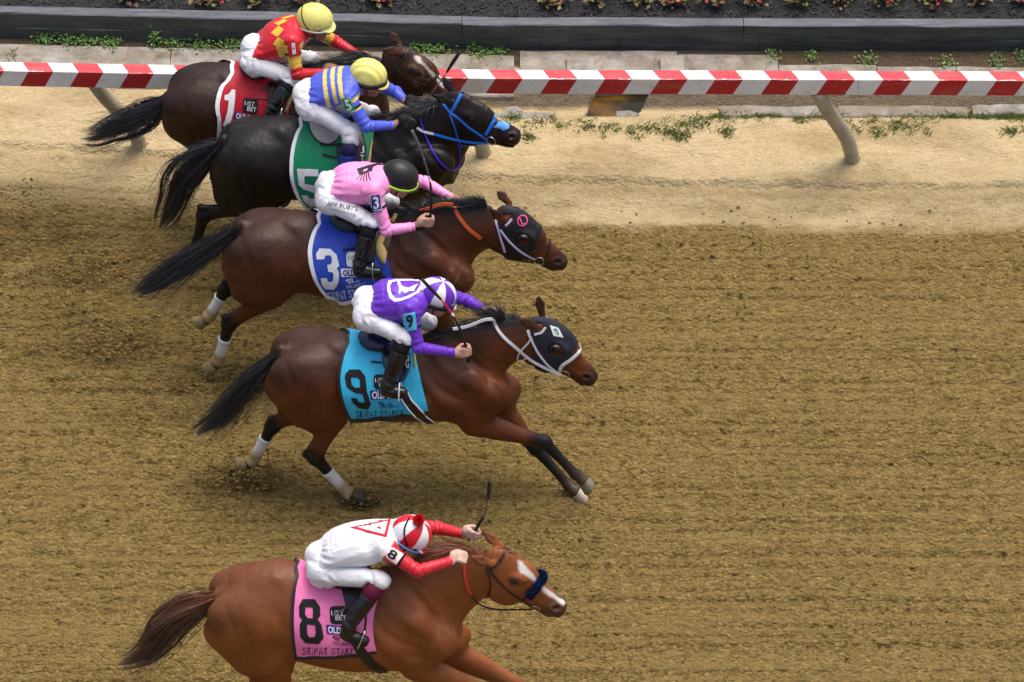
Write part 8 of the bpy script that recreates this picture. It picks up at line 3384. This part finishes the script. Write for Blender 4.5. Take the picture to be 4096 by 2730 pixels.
# ------------------------------------------------------------------ jockeys' trim: arm numbers, prints, gloves, pompom
def arm_number(k, quad, digit, bg, fg, rim=None):
    J = JOCKEYS[k]['obj']
    z = J.sp['z']
    q = [np.array(p, float) for p in quad]
    if digit == '8':
        # worn high on the sleeve: a panel bent round the upper arm
        a0, b0 = J.g['nsh'], J.g['nel']
        ax_ = (b0 - a0) / np.linalg.norm(b0 - a0)
        vd_ = CAM - a0
        vd_ = vd_ - ax_ * (vd_ @ ax_)
        vd_ /= np.linalg.norm(vd_)
        sd2 = np.cross(ax_, vd_)
        t0_, t1_ = -0.005, 0.110
        V_, F_ = [], []
        for i_ in range(9):
            for j_ in range(9):
                an = -0.62 + 1.24 * j_ / 8
                V_.append(a0 + ax_ * (t0_ + (t1_ - t0_) * i_ / 8) + (vd_ * math.cos(an) + sd2 * math.sin(an)) * 0.071)
        F_ = [(i_ * 9 + j_, i_ * 9 + j_ + 1, (i_ + 1) * 9 + j_ + 1, (i_ + 1) * 9 + j_) for i_ in range(8) for j_ in range(8)]
        nb = new_obj('arm_number', mesh_py('arm_number', V_, F_, True), bg, J.root)
        cs_ = [np.array(V_[i_]) for i_ in (0, 8, 80, 72)]
        pq = project(np.array(cs_))
        # order the corners tl, tr, br, bl on the picture, the arm running down to the right
        ctr_ = pq.mean(0)
        pq = sorted(pq.tolist(), key=lambda t_: math.atan2(t_[1] - ctr_[1], t_[0] - ctr_[0]))
        k_ = min(range(4), key=lambda i_: pq[i_][0] + pq[i_][1])
        pq = pq[k_:] + pq[:k_]
        q = [np.array([(t_[0] - 1140) * 1.88929, (t_[1] - 1900) * 1.88929]) for t_ in pq]
    else:
        nb = pad('arm_number', [z(*p) for p in rrect(*quad, r=.08, n=3)], lambda s: hit(J.jbvh, s), bg, J.root, 0.005, 0.008, 5, 5)
        vv = np.zeros(len(nb.data.vertices) * 3)
        nb.data.vertices.foreach_get('co', vv)
        vv = vv.reshape(-1, 3)
        vv[:, 1] = np.minimum(vv[:, 1], np.median(vv[:, 1]) + 0.025)
        A_ = np.column_stack([vv[:, 0], vv[:, 2], vv[:, 0] ** 2, vv[:, 2] ** 2, vv[:, 0] * vv[:, 2], np.ones(len(vv))])
        fit = A_ @ np.linalg.lstsq(A_, vv[:, 1], rcond=None)[0]
        nw = vv[:, 1] * 0.3 + fit * 0.7
        vv[:, 1] = nw - max(0.0, float((nw - vv[:, 1]).max()) * 0.8) - 0.002
        nb.data.vertices.foreach_set('co', vv.ravel())
        nb.data.update()
    nbv = bvh_of(nb.data)
    c = sum(q) / 4
    if rim is not None:
        lp = [z(*p) for p in rrect(*[c + (p - c) * 0.97 for p in q], r=.08, n=3)]
        lp2 = [z(*p) for p in rrect(*[c + (p - c) * 0.87 for p in q], r=.08, n=3)]
        print_on('arm_rim', [lp, lp2], nbv, rim, nb, 0.0015, 5)
    tl, tr, br_, bl = q
    sh = lambda u, v: z(*((tl * (1 - u) + tr * u) * (1 - v) + (bl * (1 - u) + br_ * u) * v))
    e_ = .36 if digit == '1' else .24
    text_on('arm_digit', digit, [sh(e_, .14), sh(1 - e_, .14), sh(1 - e_, .86), sh(e_, .86)], nbv, fg, nb, 0.0035, 0.0 if digit == '1' else 0.03)
    # strap that holds it
    a, b = J.g['nsh'], J.g['nel']
    ax = (b - a) / np.linalg.norm(b - a)
    m, _ = hit(J.jbvh, z(*((bl + br_) / 2)))
    t_ = ((m - a) @ ax)
    cc = a + ax * (0.118 if digit == '8' else t_ - 0.012)
    e1 = np.cross(ax, [0, 0, 1.0])
    e1 /= np.linalg.norm(e1)
    e2 = np.cross(ax, e1)
    pts, nr = [], []
    for ang in np.linspace(0, 2 * math.pi, 33):
        d = e1 * math.cos(ang) + e2 * math.sin(ang)
        h = J.jbvh.ray_cast(Vector(cc + d * 0.14), Vector(-d), 0.14)
        pts.append((np.array(h[0]) if h[0] is not None else cc + d * 0.055) + d * 0.002)
        nr.append(d)
    new_obj('arm_strap', mesh_py('arm_strap', *ribbon(pts, nr, 0.016, 0.003)), MAT_BLACKCLOTH, nb)


arm_number('9', [(586, 388), (706, 366), (726, 548), (606, 572)], '9', flat('num_cyan', srgb(86, 184, 220)), BLK)
arm_number('3', [(683, 390), (786, 378), (808, 555), (693, 568)], '3', flat('num_navy', srgb(52, 40, 130)), WHT, WHT)
arm_number('5', [(545, 425), (635, 412), (695, 550), (600, 582)], '5', flat('num_green', srgb(14, 132, 62)), WHT, WHT)
arm_number('1', [(868, 490), (1000, 462), (1015, 640), (890, 668)], '1', flat('num_red', srgb(190, 40, 44)), WHT)
arm_number('8', [(778, 518), (858, 505), (910, 605), (828, 628)], '8', flat('num_pink', srgb(245, 214, 214)), BLK)
for _k in '93518':
    globals()['K' + _k] = JOCKEYS[_k]['obj']
ring_o = [(440, 62), (520, 48), (700, 46), (790, 55), (800, 95), (748, 180), (640, 242), (560, 268), (500, 275), (452, 235), (430, 170), (426, 110)]
ring_i = [(475, 78), (540, 62), (700, 62), (765, 72), (765, 100), (722, 172), (630, 218), (560, 238), (515, 240), (480, 208), (460, 160), (456, 115)]
print_on('silk_ring', [C(J9, *ring_o), C(J9, *ring_i)], K9.jbvh, WHT, K9.jacket, 0.003, 5)
print_on('silk_emblem', [C(J9, (528, 55), (552, 52), (562, 98), (590, 122), (640, 135), (690, 112), (738, 95), (708, 140), (702, 166), (640, 168), (612, 188), (594, 180), (572, 158), (556, 192), (540, 192), (548, 135), (532, 95))], K9.jbvh, WHT, K9.jacket, 0.003, 5)
print_on('silk_emblem', [C(J3, (540, 122), (680, 78), (716, 86), (702, 142), (640, 165), (570, 188)), C(J3, (615, 128), (660, 112), (645, 140), (602, 158))], K3.jbvh, BLK, K3.jacket, 0.003, 5)
for i in range(5):
    a = (590 + 16 * i, 182 - 6 * i)
    b = (535 + 36 * i, 232 + 9 * (i if i < 3 else 5 - i) )
    print_on('silk_feather', [C(J3, a, (a[0] + 9, a[1] - 3), ((a[0] + b[0]) / 2 + 2 + 5, (a[1] + b[1]) / 2 - 2), (b[0] + 12, b[1]), b, ((a[0] + b[0]) / 2 - 5, (a[1] + b[1]) / 2 + 4))], K3.jbvh, BLK, K3.jacket, 0.003, 5)
for i in range(3):
    print_on('silk_feather', [C(J3, (690 + 8 * i, 78 + 8 * i), (760, 62 + 7 * i), (850, 66 + 7 * i), (850, 70 + 7 * i), (760, 67 + 7 * i), (696 + 8 * i, 84 + 8 * i))], K3.jbvh, BLK, K3.jacket, 0.003, 5)
text_on('breeches_text', "JEFF RUBY'S", C(J3, (240, 462), (552, 516), (545, 582), (222, 506)), K3.bbvh, BLK, K3.root, 0.004, 0.0)
text_on('breeches_text', 'STEAKHOUSE', C(J3, (216, 517), (522, 592), (518, 611), (212, 531)), K3.bbvh, BLK, K3.root, 0.004, 0.0, 1.5)
REDP = flat('print_red', srgb(190, 24, 44))
print_on('silk_triangle', [C(J8, (490, 400), (800, 335), (768, 475)), C(J8, (540, 396), (776, 348), (750, 450))], K8.jbvh, REDP, K8.jacket, 0.003, 5)
for tri in ([(600, 372), (630, 378), (600, 388)], [(652, 358), (625, 378), (650, 386)], [(690, 395), (722, 392), (728, 415)], [(700, 348), (745, 342), (725, 352)]):
    print_on('silk_mark', [C(J8, *tri)], K8.jbvh, REDP, K8.jacket, 0.003, 5)
GOLDP = flat('print_gold', GOLD)
for dia in ([(795, 212), (930, 180), (952, 192), (832, 226)], [(714, 272), (832, 226), (874, 248), (768, 300)], [(678, 385), (768, 300), (832, 345), (757, 435)], [(702, 520), (760, 435), (835, 470), (830, 570), (810, 560)]):
    print_on('silk_diamond', [C(J1, *dia)], K1.jbvh, GOLDP, K1.jacket, 0.003, 5)
# black line of the goggle elastic over the yellow helmet
P_, N_ = strap_px(C(J1, (1050, 75), (1035, 150), (1050, 230), (1085, 310), (1120, 345)), K1.hbvh, .01, 0.002)
new_obj('goggle_elastic', mesh_py('goggle_elastic', *ribbon(smooth_path(P_), N_, 0.008, 0.003)), MAT_BLACKCLOTH, K1.root)
P_, N_ = strap_px(C(J8, (940, 325), (905, 400), (905, 480), (930, 540)), K8.hbvh, .01, 0.002)
new_obj('goggle_elastic', mesh_py('goggle_elastic', *ribbon(smooth_path(P_), N_, 0.012, 0.003)), MAT_BLACKCLOTH, K8.root)
# pompom
pp_, _ = hit(K8.hbvh, J8(1010, 360))
pp_ = pp_ + np.array([0, -0.01, 0.030])
prs = np.random.RandomState(8)
dirs = prs.normal(size=(1500, 3))
dirs /= np.linalg.norm(dirs, axis=1)[:, None]
ps = pp_ + dirs[:, None, :] * np.linspace(0.004, 0.038, 4)[None, :, None] * prs.uniform(0.85, 1.08, (1500, 1, 1))
POM = flat('pompom_wool', srgb(214, 14, 30), 0.9)
pom = new_obj('pompom', hair_mesh('pompom', ps, np.tile([0.0015, 0.002, 0.0022, 0.0014], (1500, 1))), POM, K8.root)
pom['kind'] = 'stuff'
# black gloves and wristbands
for s in 'nf':
    a = K5.g
    f = Field(a[s + 'hand'] - 0.18, a[s + 'hand'] + 0.18, 0.005)
    q5 = lambda p: at_y(J5(p[0], p[1]), 2.26 + p[2])
    put_hand(f, a[s + 'wr'] * 0.3 + a[s + 'hand'] * 0.7 - (a[s + 'hand'] - a[s + 'wr']) * 0.45, a[s + 'hand'], q5(K5.sp['rod'][s][0]) - q5(K5.sp['rod'][s][1]), s=1.10)
    V, Q = f.mesh(1)
    new_obj('glove', mesh_np('glove', V, Q), MAT_BLACKCLOTH, K5.root)
a, b = K3.g['nwr'], K3.g['nhand']
el = K3.g['nel']
d = (a - el) / np.linalg.norm(a - el)
new_obj('wristband', mesh_py('wristband', *tube([a - d * 0.005, a + d * 0.025, a + d * 0.055], [.034, .033, .032], 18, True), True), MAT_BLACKCLOTH, K3.root)
